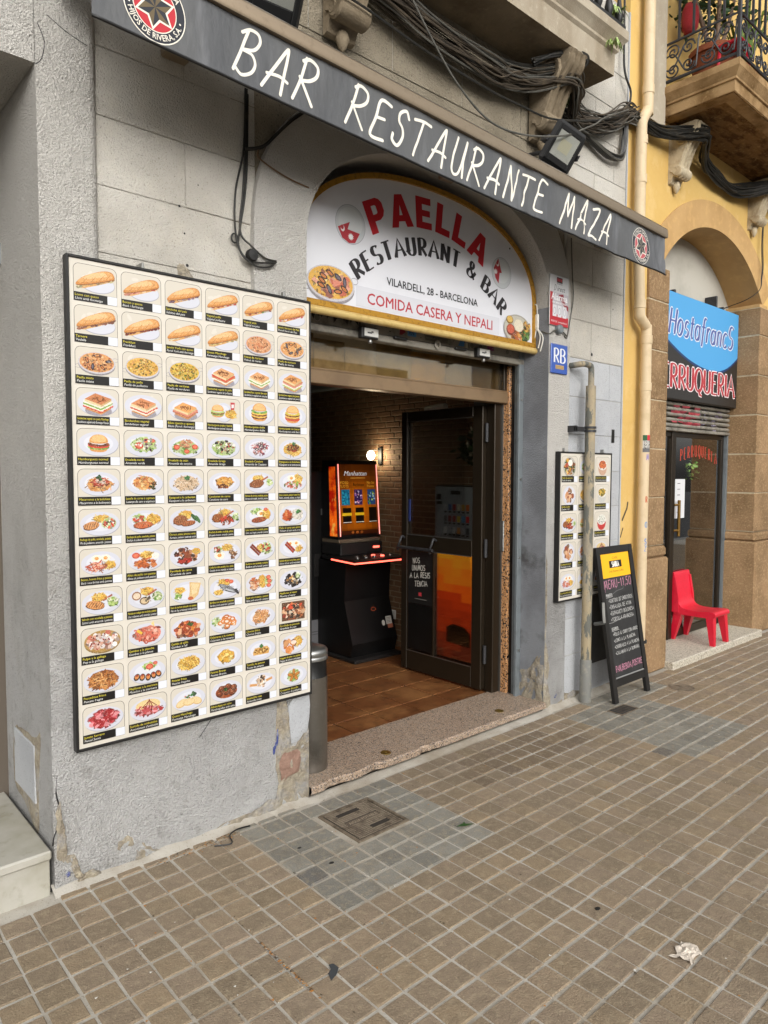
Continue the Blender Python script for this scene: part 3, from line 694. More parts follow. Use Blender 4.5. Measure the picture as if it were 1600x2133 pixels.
patch('plaster_scar', m_tan, [(-.49, .085), (-.45, .12), (-.40, .10), (-.36, .05), (-.31, .015), (-.34, -.003), (-.41, -.003), (-.41, .05), (-.46, .065)], -.001)
patch('plaster_scar', m_tan, [(-.66, .11), (-.635, .115), (-.615, .06), (-.60, .02), (-.625, .02), (-.645, .07)], -.001)
patch('blue_paint_mark', m_blue, [(-.66, .06), (-.65, .055), (-.652, .042), (-.662, .044)], -.004, amp=.001)
patch('plaster_scar', m_tan, [(-.64, -.004), (-.60, .03), (-.57, .035), (-.53, .01), (-.50, -.004)], -.003)
patch('plaster_scar', m_tan, [(-.1, -.004), (0, .03), (.12, .035), (.2, .06), (.22, -.004)], -.003, amp=.01)
patch('plaster_scar', m_tan, [(-.69, .30), (-.675, .32), (-.668, .24), (-.655, .17), (-.66, .1), (-.69, .12), (-.692, .2)], -.002, amp=.006)
# right of the door
patch('plaster_scar', m_tan, [(2.214, .42), (2.235, .40), (2.25, .28), (2.235, .16), (2.25, .06), (2.28, -.004), (2.212, -.004), (2.206, .2)], -.003, amp=.008)
patch('plaster_scar', m_tan, [(.01, .36), (.06, .33), (.13, .24), (.19, .22), (.20, .06), (.15, .0), (.01, .0), (.006, .2)], 2.2075, amp=.014, face='x')
patch('plaster_scar', m_tan, [(2.33, -.004), (2.40, .07), (2.47, .05), (2.55, .055), (2.66, .03), (2.7, -.004)], .008, amp=.012)
patch('blue_paint_mark', m_blue, [(2.31, .085), (2.345, .09), (2.35, .055), (2.32, .05)], .004, amp=.001)
patch('plaster_scar', m_tan, [(2.212, .95), (2.217, .94), (2.222, .6), (2.216, .45), (2.212, .5)], -.002, amp=.002)
# mortar fillet where wall meets pavement
m = MB(); xs = [-.71+i*.03 for i in range(140)]
V = []
for x in xs:
    door = .39 < x < 2.2
    y0 = (-.02 if door else -.002); w_ = .045+.02*noise.noise((x*5, 0, 2)); h_ = .0 if door else .02+.018*noise.noise((x*9, 1, 0))
    V += [(x, y0+.02, max(.002, h_)), (x, y0-w_*.3, max(.003, h_*.4)), (x, y0-w_, -.0035)]
m.idx(V, [(3*i+j, 3*i+j+1, 3*i+4+j, 3*i+3+j) for i in range(139) for j in range(2)], m_mortar); m.build('mortar_fillet', m_mortar, gb, smooth=1)
# meter hatch in the recess reveal
patch('hatch_surround', m_tan, [(.13, .53), (.20, .50), (.38, .49), (.49, .45), (.50, .24), (.36, .2), (.19, .14), (.17, .3)], -.702, amp=.004, face='x')
m = MB(); m.box(-.709, -.70, .185, .455, .255, .475, m_blockB, .003)
for z in (.29, .43): m.lathe([(.0, .012), (.01, .012), (.012, 0)], (-.709, .20, z), 8, m_rail, axis='x', sc=(1, 1))
m.build('meter_hatch', m_blockB, gb)
# screw holes and cracks
for x, z, r_ in ((-.16, 2.42, .004), (-.18, 2.52, .005), (-.15, 2.3, .006), (-.1, 2.62, .003), (2.7, 2.27, .012), (2.95, 2.6, .005), (2.75, 3.2, .007), (2.85, 3.05, .006), (2.62, 3.32, .006)):
    m = MB(); m.lathe([(r_, 0), (r_*.6, .0015), (.0001, .0015)], (x, .029 if x < 1 else .011, z), 8, m_blk, axis='y'); m.build('screw_hole', m_blk, gb)
patch('plaster_scar', m_tan, [(-.19, 2.29), (-.165, 2.30), (-.13, 2.265), (-.12, 2.24), (-.16, 2.245), (-.19, 2.255)], .027, amp=.004)
def crack(pts, y, parent=gb, w_=.0028):
    m = MB(); m.tube(smoothpath(pts, 3), w_/2, 4, m_blk); m.build('crack', m_blk, parent)
crack([(-.685, 0, .42), (-.69, -.001, .36), (-.68, -.001, .30), (-.685, -.001, .24), (-.70, -.001, .2), (-.705, -.001, .17)], 0, w_=.005)
crack([(-.69, -.0, 2.98), (-.67, -.0, 2.93), (-.68, -.0, 2.87), (-.70, 0, 2.845)], 0, w_=.003)
crack([(-.66, 0, 3.02), (-.60, 0, 2.99), (-.53, 0, 2.97)], 0, w_=.003)
crack([(-.03, -.004, .55), (-.08, -.004, .49), (-.14, -.004, .42)], 0, w_=.003)
# marble step of the neighbouring doorway
ms = thing('marble_step', 'white marble doorstep at the far left beside the grey wall', 'doorstep', (-1.9, .3, 0))
part('tread', m_marble, ms, (-3.2, -.712, -.015, .88, .128, .162), bev=.006)
part('riser', m_marble, ms, (-3.2, -.7155, .0, .3, -.02, .1275), bev=.003)
# threshold of the bar
th = thing('granite_threshold', 'worn pink granite threshold slab across the bar doorway', 'threshold', (1.3, .1, 0))
m = MB(); V = []; n = 90
for i in range(n+1):
    x = lerp(.402, 2.207, i/n); chip = max(0, noise.fractal((x*7, 4.2, 0), 1, 2, 4))*.035*(1 if .5 < x < 1.45 else .25); y = -.022+chip
    V += [(x, .37, .052), (x, y+.008, .052), (x, y, .046), (x, y+.004+chip*.3, .018), (x, .04, -.01)]
m.idx(V, [(5*i+j, 5*i+5+j, 5*i+6+j, 5*i+1+j) for i in range(n) for j in range(4)], m_granite); m.build('slab', m_granite, th)
m_brass = mk('tarnished_brass', '#8a7438', .35, .8)
for x, y in ((.93, .06), (1.87, .08)):
    m = MB(); m.lathe([(.028, .0525), (.026, .0545), (.014, .0545), (.012, .0535), (.006, .0535), (.004, .0555), (.0001, .0555)], (x, y, 0), 20, m_brass); m.build('lock_socket', m_brass, th, smooth=.7)
# ---- balcony of the grey building
bal = [(-1.6, 2.44)]
m = MB(); x0, x1 = -2.4, 2.44
prof = [(.03, 3.84), (-.265, 3.84), (-.27, 3.96), (-.285, 3.975), (-.285, 3.99), (-.31, 4.02), (-.325, 4.035), (-.325, 4.085), (.03, 4.085)]
for a, b in ((x0, x1),):
    n = len(prof); V = [(a, y, z) for y, z in prof]+[(b+(-y-.265)*.9 if y < -.27 else b, y, z) for y, z in prof]
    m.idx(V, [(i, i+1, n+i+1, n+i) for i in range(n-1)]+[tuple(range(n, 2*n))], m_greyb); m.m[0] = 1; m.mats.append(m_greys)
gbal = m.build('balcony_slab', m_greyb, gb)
m = MB(); m.box(x0, 2.47, -.32, -.285, 4.088, 4.112, m_blkm, .003); m.build('balcony_rail', m_blkm, gb)
for i in range(9):
    m = MB(); x = 2.42-i*.11; m.lathe([(.012, 4.112), (.02, 4.13), (.026, 4.16), (.016, 4.2), (.01, 4.26), (.012, 4.4), (.02, 4.46), (.012, 4.55)], (x, -.302, 0), 8, m_blkm); m.build('baluster', m_blkm, gb, smooth=.8)
def scroll_console(name, parent, cx, wd, y0, z0, h_, dep, mat, carved=False):
    """S-profile corbel: side outline extruded across its width"""
    o = [(0, 1), (-1, 1), (-1.02, .93), (-1.0, .86), (-.9, .78), (-.74, .68), (-.6, .55), (-.5, .42), (-.42, .3), (-.46, .24), (-.44, .16), (-.34, .11), (-.22, .13), (-.16, .1), (-.1, .02), (0, 0)]
    O = smoothpath([(y, z, 0) for y, z in o], 3); O = [(p.x*dep+y0, p.y*h_+z0) for p in O]
    f = lambda u, v, d: (cx+d, u, v)
    m = MB(); m.prism(O, f, -wd/2, wd/2, mat); c = m.build(name, mat, parent, smooth=.5)
    for s_ in (-1, 1):      # volutes on both cheeks, as sub-parts
        for (yy, zz, r0, tn) in ((-.52, .78, .36, 2.2), (-.28, .2, .13, 1.8)):
            P_ = [(cx+s_*(wd/2+.001), y0+(yy+math.cos(2*PI*tn*t_)*r0*(1-t_))*dep, z0+zz*h_+math.sin(2*PI*tn*t_)*r0*(1-t_)*dep) for t_ in [i/26 for i in range(25)]]
            m = MB(); m.tube(P_, [.012*(1-.6*i/25)*dep/.2 for i in range(25)], 5, mat); m.build('volute', mat, c, smooth=1)
    for k in (-.3, 0, .3):
        P_ = [(cx+wd*k, p[0]-.002, p[1]) for p in O[4:34]]
        m = MB(); m.tube(P_, wd*.1, 6, mat); m.build('flute', mat, c, smooth=1)
    m = MB(); m.lathe([(.0001, -wd*.56), (dep*.16, -wd*.56), (dep*.2, -wd*.5), (dep*.2, wd*.5), (dep*.16, wd*.56), (.0001, wd*.56)], (cx, y0-dep*.36, z0+h_*.2), 14, mat, axis='x'); m.build('scroll_roll', mat, c, smooth=.6)
    m = MB(); m.lathe([(.0001, -.16*h_), (.05*h_, -.12*h_), (.09*h_, -.03*h_), (.07*h_, .05*h_), (.0001, .08*h_)], (cx, y0-dep*.14, z0+h_*.02), 8, mat, sc=(.9, .8)); m.build('pendant', mat, c, smooth=.9)
    return c
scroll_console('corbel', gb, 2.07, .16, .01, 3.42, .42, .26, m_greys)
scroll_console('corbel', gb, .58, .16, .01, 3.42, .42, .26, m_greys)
# ---------------------------------------------------------------- awning
aw = thing('awning', 'retracted charcoal awning with hand lettered valance above the bar door', 'awning', (1.15, -.2, 2.75))
AX0, AX1 = -.638, 2.93
zbot = lambda x: lerp(2.866, 2.752, (x-AX0)/(AX1-AX0))-.006*math.sin(PI*(x-AX0)/(AX1-AX0))
ztop = lambda x: lerp(3.082, 2.983, (x-AX0)/(AX1-AX0))
def val(u, t, d):
    """valance surface: u along the wall, t 0 bottom..1 top"""
    x = u; amp = .006+.016*max(0, (x-.9)/2)
    fl = min(1, abs(x-2.63)/.22)**2 if x > 2 else min(1, abs(x+.44)/.22)**2
    amp *= .15+.85*fl
    wv = noise.noise((x*7+t*1.2, t*.8, 3))*1.0+noise.noise((x*21+t*3, t*1.5, 8))*.45
    y = -.352-.02*(1-t)*max(0, (x-2.2)/.7)**2+wv*amp*(1-abs(t-.45)*.6)
    return Vector((x, y-d, lerp(zbot(x), ztop(x), t)))
m = MB(); nx, nt_ = 190, 9
V = [val(lerp(AX0, AX1, i/nx), k/nt_, 0) for k in range(nt_+1) for i in range(nx+1)]+[val(lerp(AX0, AX1, i/nx), k/nt_, -.002) for k in range(nt_+1) for i in range(nx+1)]
q = (nx+1)*(nt_+1)
F = [(k*(nx+1)+i, k*(nx+1)+i+1, (k+1)*(nx+1)+i+1, (k+1)*(nx+1)+i) for k in range(nt_) for i in range(nx)]
m.idx(V, F+[tuple(a+q for a in f[::-1]) for f in F], m_vin)
valance = m.build('valance', m_vin, aw, smooth=2)
m = MB(); m.tube([val(lerp(AX0, AX1, i/120), 0, 0) for i in range(121)], .005, 6, m_blk); m.build('hem', m_blk, aw, smooth=2)
# lettering
HV = .21
vpos = lambda u, v, d: val(u, v/HV, d+.0012)
P = Print(vpos, m_printm)
CR = '#efe9da'
for t_, x0, x1 in (('BAR', -.165, .222), ('RESTAURANTE', .335, 1.675), ('MAZA', 1.79, 2.31)):
    P = Print(vpos, m_printm); handword(P, t_, x0, .03,   .158, .0118, CR, x1-x0-.045); P.mb.build('lettering', m_printm, aw)
def emblem(cx, cy, r, faded):
    P = Print(vpos, m_printm); P.edge = .012; P.step = 2.2e-4
    mixw = lambda c: mixc(hx(c), hx('#8a8c92'), faded)
    P.ell(cx, cy, r, r, mixw(CR), 40); P.ell(cx, cy, r*.965, r*.965, hx('#30333b'), 40); P.ell(cx, cy, r*.70, r*.70, mixw(CR), 36)
    P.ell(cx, cy, r*.67, r*.67, mixw('#c0303a'), 36)
    def star(R0, R1, c):
        P.poly([(cx+(R0 if i % 2 == 0 else R1)*math.sin(i*PI/6+.12), cy+(R0 if i % 2 == 0 else R1)*math.cos(i*PI/6+.12)) for i in range(12)], c)
    P.k = 6
    star(r*.68, r*.40, mixw(CR)); star(r*.58, r*.33, hx('#2f3239'))
    for i in range(6):
        a = i*PI/3+.12; P.k = 8; P.poly([(cx, cy), (cx+r*.58*math.sin(a), cy+r*.58*math.cos(a)), (cx+r*.33*math.sin(a+PI/6), cy+r*.33*math.cos(a+PI/6))], mixw('#6b5d44'))
    h_ = r*.16
    text_arc(P, 'ESTRELLA GALICIA', lambda s_: (cx+r*.755*math.sin(s_/(r*.83)), cy+r*.755*math.cos(s_/(r*.83)), -s_/(r*.83)), h_, mixw(CR), 1, .92)
    text_arc(P, '• HIJOS DE RIVERA, S.A. •', lambda s_: (cx+r*.90*math.sin(s_/(r*.83)), cy-r*.90*math.cos(s_/(r*.83)), s_/(r*.83)), h_, mixw(CR), 1, .92)
    P.mb.build('emblem', m_printm, aw)
emblem(-.44, .108, .105, .0); emblem(2.63, .10, .098, .25)
m = MB()    # front bar, rolled edge
pr = [(-.318, .0), (-.368, .0), (-.372, .012), (-.368, .05), (-.356, .064), (-.335, .066), (-.318, .058)]
V = [(x, y, ztop(x)+z) for x in (AX0-.01, AX1+.012) for y, z in pr]; n = len(pr)
m.idx(V, [(i, (i+1) % n, n+(i+1) % n, n+i) for i in range(n)]+[tuple(range(n))[::-1], tuple(range(n, 2*n))], m_bronze); m.build('front_bar', m_bronze, aw, smooth=.5)
m = MB(); V = [(x, y, ztop(x)+z) for x in (AX0, AX1) for y, z in [(-.316, .01), (-.316, .075), (-.30, .09), (-.07, .125), (-.05, .11), (-.05, .02)]]; n = 6
m.idx(V, [(i, (i+1) % n, n+(i+1) % n, n+i) for i in range(n)]+[tuple(range(n))[::-1], tuple(range(n, 2*n))], m_vin); m.build('folded_canopy', m_vin, aw)
m = MB(); m.tube([(AX0, -.317, ztop(AX0)+.08), (AX1, -.317, ztop(AX1)+.08)], .012, 8, m_alu); m.build('roller_edge', m_alu, aw, smooth=1)
for x in (-.2, 1.3, 2.75):
    m = MB(); m.box(x-.05, x+.05, -.06, .028, ztop(x)-.02, ztop(x)+.12, m_bronze, .006); m.box(x-.02, x+.02, -.20, -.06, ztop(x)-.012, ztop(x)+.02, m_bronze, .004); m.build('wall_bracket', m_bronze, aw)
for x0, x1 in ((-.2, .55), (2.0, 2.75)):
    m = MB(); z = ztop(x0)-.005; m.tube([(x0, -.1, z), (x1, -.16, ztop(x1)-.006)], .018, 8, m_bronze); m.tube([(x1, -.16, ztop(x1)-.006), (x0+.1, -.27, ztop(x0)-.005)], .016, 8, m_bronze); m.build('folding_arm', m_bronze, aw, smooth=1)

# ---------------------------------------------------------------- arched shop sign
SY = .108
sg = thing('shop_sign', 'white arched restaurant sign in a gold frame above the doorway', 'sign', (1.3, SY, 2.24))
def arch_outline(off=0, k=48): return [(.405+off, 2.255+off)]+[(p[0], p[1]) for p in sup(1.305, 2.50, .9-off, .505-off, 0, k)]+[(2.205-off, 2.255+off)]
m = MB(); m.prism(arch_outline(.01), wallf, SY, SY+.03, mk('white_sign_panel', '#d4d5da', .35, var=((3, '#c6c7ce', .5, .7, .4),))); m.build('panel', None, sg)
m = MB(); m.ringprism(arch_outline(0), arch_outline(.026), wallf, SY-.012, SY+.035, m_goldf); m.build('frame', m_goldf, sg, smooth=.5)
m = MB(); m.box(.405, 2.205, SY-.016, SY+.036, 2.262, 2.292, m_goldf, .003); m.build('frame', m_goldf, sg)
m = MB(); m.tube([(.402, SY-.004, 2.246), (2.212, SY-.004, 2.246)], .02, 12, m_goldb); m.build('frame_bar', m_goldb, sg, smooth=1)
for x, z in ((.71, 2.9), (1.95, 2.82)):
    m = MB(); m.lathe([(.006, 0), (.005, .002), (.0001, .002)], (x, SY-.001, z), 8, m_blk, axis='y'); m.build('screw', m_blk, sg)
P = PS = Print(plane_pos((0, SY-.0006, 0)))
def arcf(cx, cz, r): return lambda s_: (cx+r*math.sin(s_/r), cz+r*math.cos(s_/r), -s_/r)
def arc3(p1, p2, p3):
    (ax, ay), (bx, by), (cx, cy) = p1, p2, p3; d = 2*(ax*(by-cy)+bx*(cy-ay)+cx*(ay-by))
    ux = ((ax*ax+ay*ay)*(by-cy)+(bx*bx+by*by)*(cy-ay)+(cx*cx+cy*cy)*(ay-by))/d; uy = ((ax*ax+ay*ay)*(cx-bx)+(bx*bx+by*by)*(ax-cx)+(cx*cx+cy*cy)*(bx-ax))/d
    return ux, uy, math.hypot(ax-ux, ay-uy)
# PAELLA, heavy red capitals on an arc
ux, uy, rr = arc3((.90, 2.672), (1.30, 2.775), (1.72, 2.655))
PG = {'P': [[(0, 0), (.26, 0), (.26, .34), (.48, .34), (.62, .42), (.7, .56), (.7, .8), (.62, .93), (.5, 1), (0, 1)], [(.26, .54), (.26, .8), (.4, .8), (.44, .76), (.44, .58), (.4, .54)]],
 'A': [[(0, 0), (.26, 0), (.31, .18), (.55, .18), (.6, 0), (.87, 0), (.58, 1), (.29, 1)], [(.37, .37), (.49, .37), (.43, .68)]],
 'E': [[(0, 0), (.64, 0), (.64, .22), (.26, .22), (.26, .4), (.58, .4), (.58, .6), (.26, .6), (.26, .78), (.62, .78), (.62, 1), (0, 1)]],
 'L': [[(0, 0), (.62, 0), (.62, .23), (.26, .23), (.26, 1), (0, 1)]]}
adv = {'P': .74, 'A': .9, 'E': .7, 'L': .64}; h_ = .16; gp = .07; W = sum(adv[c] for c in 'PAELLA')*h_+gp*h_*5
sx = (2*rr*math.asin(.82/2/rr))/W*1.02; X = -W*sx/2
for ch in 'PAELLA':
    a = adv[ch]*h_*sx; x, z, ro = arcf(ux, uy, rr)(X+a/2); c, s_ = math.cos(ro), math.sin(ro)
    for k, pl in enumerate(PG[ch]):
        P.poly([(x+((px*h_*sx-a/2)*c-py*h_*s_), z+((px*h_*sx-a/2)*s_+py*h_*c)) for px, py in pl], '#c4202b' if k == 0 else '#dcdde2')
    X += a+gp*h_*sx
# RESTAURANT & BAR in a thick-and-thin serif
ux, uy, rr = arc3((.80, 2.443), (1.30, 2.638), (1.86, 2.432))
def serif_arc(t, f, h_, s0, s1, col, nib):
    W = stroke_w(t, h_, 1, .24); k = (s1-s0)/W; X = s0
    for ch in t:
        a = SF[ch][0]*h_*k; x, z, ro = f(X+a/2)
        strokes(P, ch, x-math.cos(ro)*a/2, z-math.sin(ro)*a/2, h_, col, .01, k, .24, 0, ro, 'l', nib, .11); X += a+.24*h_*k
f = arcf(ux, uy, rr); g = lambda x: rr*math.asin((x-ux)/rr)
serif_arc('RESTAURANT', f, .088, g(.785), g(1.50), '#262226', (.027, .0065)); serif_arc('&', f, .088, g(1.565), g(1.63), '#262226', (.022, .0065)); serif_arc('BAR', f, .088, g(1.69), g(1.875), '#262226', (.027, .0065))
text(P, 'VILARDELL, 28 - BARCELONA', .97, 2.437, .037, '#26262a', 1, fit=.695, sx=2)
P.rect(.77, 2.302, 1.86, 2.4, '#cfd1da'); P.rect(.772, 2.304, 1.858, 2.398, '#d6d7dd')
text(P, 'COMIDA CASERA Y NEPALI', .838, 2.322, .053, '#b5323c', 1, fit=.965, sx=2)
def flagdisc(cx, cz, r, mir):
    P.ell(cx, cz, r, r, '#a9adb2', 36); P.ell(cx, cz, r*.965, r*.965, '#ccd0d3', 36); P.ell(cx, cz+.1*r, r*.8, r*.75, '#d6dadb', 30)
    T = lambda pts: [(cx+mir*x*r, cz+y*r) for x, y in pts]
    fl = [(-.84, -.28), (-.05, .12), (-.2, -.28), (.62, -.34), (.3, -.88), (-.1, -.96), (-.55, -.78)]
    if mir < 0: fl = [(.8, .2), (.36, .88), (-.02, .0), (.2, -.02), (.30, -.72), (.62, -.4)] ; T = lambda pts: [(cx-x*r, cz+y*r) for x, y in pts]
    P.poly(T(fl), '#b3303a')
    mo, su = (((-.52, -.3), (.02, -.62)) if mir > 0 else ((.4, .52), (.6, .0)))
    x, y = T([mo])[0]; P.ell(x, y, r*.13, r*.16, '#f0eeee', 14); P.ell(x-.03*r, y+.06*r, r*.1, r*.12, '#b3303a', 12)
    x, y = T([su])[0]; P.poly([(x+r*(.2 if i % 2 else .12)*math.cos(i*PI/12), y+r*(.2 if i % 2 else .12)*math.sin(i*PI/12)) for i in range(24)], '#f0eeee')
flagdisc(.735, 2.68, .093, 1); flagdisc(1.876, 2.663, .09, -1)
# ---------------------------------------------------------------- printed dishes
class Dish:
    def __init__(s, P, cx, cy, k): s.P, s.cx, s.cy, s.k = P, cx, cy, k
    def T(s, x, y): return s.cx+x*s.k, s.cy+y*s.k
    def ell(s, x, y, rx, ry, c, **a): X, Y = s.T(x, y); s.P.ell(X, Y, rx*s.k, ry*s.k, c, **a)
    def poly(s, pts, c): s.P.poly([s.T(*p) for p in pts], c)
    def strip(s, x, y, l, w_, a, c): 
        dx, dy = math.cos(a)*l/2, math.sin(a)*l/2; nx, ny = -math.sin(a)*w_/2, math.cos(a)*w_/2
        s.P.poly([s.T(x-dx-nx, y-dy-ny), s.T(x+dx-nx, y+dy-ny), s.T(x+dx+nx, y+dy+ny), s.T(x-dx+nx, y-dy+ny)], c, False)
    def plate(s, rx=.93, ry=.56, y=-.02):
        s.P.mat = m_print
        s.ell(.02, y-.03, rx, ry, '#a3a3ad', n=26); s.ell(0, y, rx, ry, '#cfd0da', n=26); s.ell(0, y+.02, rx*.74, ry*.7, '#dadbe3', n=22); s.P.mat = m_food
    def pile(s, x, y, rx, ry, n, kind, size, pal, base=None):
        if base: s.ell(x, y, rx, ry, base, n=14, wob=.12)
        m_ = int(n*.7)
        for i in range(n+m_):
            a = R.uniform(0, 2*PI); r = math.sqrt(R.random()); px, py = x+rx*r*math.cos(a), y+ry*r*math.sin(a); c = hx(R.choice(pal)); sh_ = R.uniform(.25, .55) if i < m_ else R.uniform(.75, 1.1); c = tuple(min(1, q*sh_) for q in c); py -= .02 if i < m_ else 0; z = size*R.uniform(.7, 1.3)
            if kind == 'e': s.ell(px, py, z, z*R.uniform(.55, .9), c, n=7, rot=R.uniform(0, PI), wob=.15)
            elif kind == 's': s.strip(px, py, z*3.6, z*.62, R.uniform(-.9, .9)+(PI/2 if R.random() < .3 else 0), c)
            elif kind == 'q': s.poly([(px+z*math.cos(q), py+z*.8*math.sin(q)) for q in sorted(R.uniform(0, 2*PI) for _ in range(5))], c)
            elif kind == 'r':
                X, Y = s.T(px, py); s.P.ell(X, Y, z*s.k, z*.7*s.k, c, 10); s.P.ell(X, Y, z*.5*s.k, z*.32*s.k, '#f0e6dc', 8)
            elif kind == 'a':
                X, Y = s.T(px, py); s.P.ring(X, Y, z*s.k*1.3, z*s.k, z*.6*s.k, c, 7, R.uniform(0, 6), .3, 3.9)
    # components
    def fries(s, x, y, rx=.36, ry=.2, n=26): s.pile(x, y, rx, ry, n, 's', .055, ['#f0c95c', '#e6b445', '#f6dc86', '#d39a36', '#f3d274'], '#dda844')
    def greens(s, x, y, rx=.26, ry=.2, n=24): s.pile(x, y, rx, ry, n, 'q', .09, ['#b8cf7a', '#8fb353', '#dbe5b4', '#6d9a43', '#eef0d8', '#c9d999'], '#b4c98a')
    def mix(s, x, y, rx=.3, ry=.22): s.greens(x, y, rx, ry, 20); s.pile(x, y, rx*.8, ry*.8, 7, 'e', .08, ['#d64a35', '#e2664b', '#c43a2c']); s.pile(x, y, rx*.7, ry*.7, 4, 'e', .05, ['#f3eee6', '#4a2c3a'])
    def tom(s, x, y, r=.13): s.ell(x, y, r, r*.75, '#c9402e', n=12); s.ell(x, y, r*.7, r*.48, '#e47a5c', n=10)
    def egg(s, x, y, r=.27): s.ell(x, y, r, r*.72, '#f6edda', n=14, wob=.1); s.ell(x, y+.01, r*.42, r*.34, '#ee9a3c', n=12); s.ell(x-.02, y+.04, r*.18, r*.12, '#f7c070', n=8)
    def meat(s, x, y, rx=.36, ry=.16, c='#8c5330', rot=.15, lines=6):
        s.ell(x, y-.02, rx, ry, '#5c3018', n=16, rot=rot, wob=.08); s.ell(x, y, rx*.95, ry*.9, c, n=16, rot=rot, wob=.06)
        for i in range(lines): t = lerp(-.75, .75, i/max(1, lines-1)); s.strip(x+rx*t*math.cos(rot), y+rx*t*math.sin(rot), ry*1.35, .025, 1.1+rot, '#54290f')
        s.pile(x, y, rx*.7, ry*.6, 8, 'e', .03, ['#b87c4c', '#c98f5e', '#6a3a1c'])
    def wood(s, x, y, a=.5): s.strip(x, y, .5, .085, a, '#8e3a22'); s.strip(x, y+.01, .44, .04, a, '#c2684a')
    def herb(s, x, y): s.pile(x, y, .12, .08, 7, 'e', .075, ['#2d6b35', '#3f8444', '#1e4f28'])
def boc(d, fill):
    d.P.mat = m_print
    d.ell(.1, -.16, .8, .42, '#a9a9b4', n=26); d.ell(.1, -.14, .78, .4, '#d2d3dc', n=26)
    d.P.mat = m_food
    bot = [(-.86, -.36), (-.8, -.44), (-.5, -.42), (.1, -.2), (.6, -.0), (.86, .12), (.84, .26), (-.3, -.1)]
    d.poly(bot, '#d9a562')
    for i in range(34):
        t = R.random(); x, y = lerp(-.8, .84, t), lerp(-.33, .17, t**.95)+R.uniform(-.1, .06); c = hx(R.choice(fill)); k_ = R.uniform(.4, 1.05); d.ell(x, y, .1, .06, tuple(q*k_ for q in c), n=7, rot=.3, wob=.25)
    top = smoothpath([(-.88, -.3, 0), (-.84, -.16, 0), (-.6, .06, 0), (-.2, .28, 0), (.3, .48, 0), (.66, .52, 0), (.84, .42, 0), (.87, .22, 0), (.5, .06, 0), (0, -.1, 0), (-.5, -.24, 0)], 3, True)
    d.poly([(p.x+.01, p.y-.035) for p in top], '#8f5420'); d.poly([(p.x, p.y) for p in top], '#cf8a42')
    d.poly([(p.x*.9+.0, p.y*.82+.06) for p in top], '#e0a562'); d.poly([(p.x*.6-.0, p.y*.5+.16) for p in top], '#eec087')
    for q in (-.5, -.1, .28, .6): d.strip(q, .06+q*.32, .34, .022, .9, '#c07f3c')
def paella(d, pal, extra=None, n=90):
    d.ell(.0, -.1, .86, .5, '#8d8a90', n=28)
    for s_ in (-1, 1): X, Y = d.T(s_*.86, s_*.2-.02); d.P.ring(X, Y, .14*d.k, .1*d.k, .018*d.k, '#9b98a0', 12)
    d.ell(0, -.02, .86, .5, '#c9c7cd', n=28); d.ell(0, -.0, .8, .45, pal[0], n=26); d.pile(0, 0, .74, .4, n, 'e', .05, pal)
    if extra: extra(d)
def mussels(d, n=9, rx=.55, ry=.3, y=0):
    for i in range(n):
        a = 2*PI*i/n+.3; x, yy = rx*math.cos(a)*R.uniform(.5, 1), y+ry*math.sin(a)*R.uniform(.6, 1); q = R.uniform(0, PI)
        d.ell(x, yy, .16, .07, '#1c1a22', n=10, rot=q); d.ell(x, yy-.005, .11, .045, R.choice(['#d98f4a', '#c4773c', '#6b6672']), n=8, rot=q)
def sandwich(d, fills, top='#d9935a', skew=.25):
    d.plate(); d = Dish(d.P, d.cx, d.cy, d.k*1.22); d.ell(.03, -.3, .52, .2, '#9a97a0', n=16)
    y = -.26
    d.poly([(-.5, y+.02), (.12, y-.18), (.52, y+.08), (-.1, y+.24)], '#c98a4c'); d.poly([(-.5, y+.08), (.12, y-.12), (.52, y+.14), (-.1, y+.3)], '#ecd9b2')
    for i, c in enumerate(fills):
        for k in range(7): t = k/6; d.ell(lerp(-.46, .1, t), lerp(y+.12, y-.06, t)+.055*i, .1, .05, c, n=7, wob=.25); d.ell(lerp(.1, .5, t), lerp(y-.06, y+.16, t)+.055*i, .09, .05, c, n=7, wob=.25)
    y += .06+.055*len(fills)+.03
    d.poly([(-.5, y), (.12, y-.2), (.12, y-.12), (-.5, y+.08)], '#e6cf9f'); d.poly([(.12, y-.2), (.52, y+.06), (.52, y+.14), (.12, y-.12)], '#cfae78')
    d.poly([(-.5, y+.08), (.12, y-.12), (.52, y+.14), (-.1, y+.32)], top)
    d.pile(0, y+.1, .26, .1, 14, 's', .035, ['#8f4f22', '#a9622f', '#7c431c'])
def burger(d, layers, x=0, k=1.0):
    def E(yy, rx, ry, c): d.ell(x, yy*k, rx*k, ry*k, c, n=18, wob=.03)
    E(-.26, .42, .16, '#d79a58'); yy = -.16
    for c in layers:
        for i in range(14): a = PI+PI*i/13; d.ell(x+math.cos(a)*.42*k, (yy+math.sin(a)*.1)*k, .09*k, .055*k, c if isinstance(c, str) else R.choice(c), n=7, wob=.3)
        yy += .075
    pts = [(x+.44*k*math.cos(a), (yy+.02+.34*math.sin(a) if math.sin(a) > 0 else yy+.02+.1*math.sin(a))*k if True else 0) for a in [2*PI*i/22 for i in range(22)]]
    d.poly(pts, '#e0a35c'); d.poly([(x+(p[0]-x)*.8, p[1]*.82+.07*k) for p in pts], '#efbf80')
GR, WH, RD, HAM = ['#7fae4d', '#a9c973', '#5b8f3c'], '#f3ead8', '#cf4531', '#d98a83'
BR = ['#7a3d24', '#9a5733', '#5c2b18']
FRY = ['#e8b452', '#d79a3a', '#f0c877', '#c98432']
def pl(d, *fs):
    d.plate()
    for f in fs: f(d)
c_ = lambda m_, *a, **k: (lambda d: getattr(d, m_)(*a, **k))
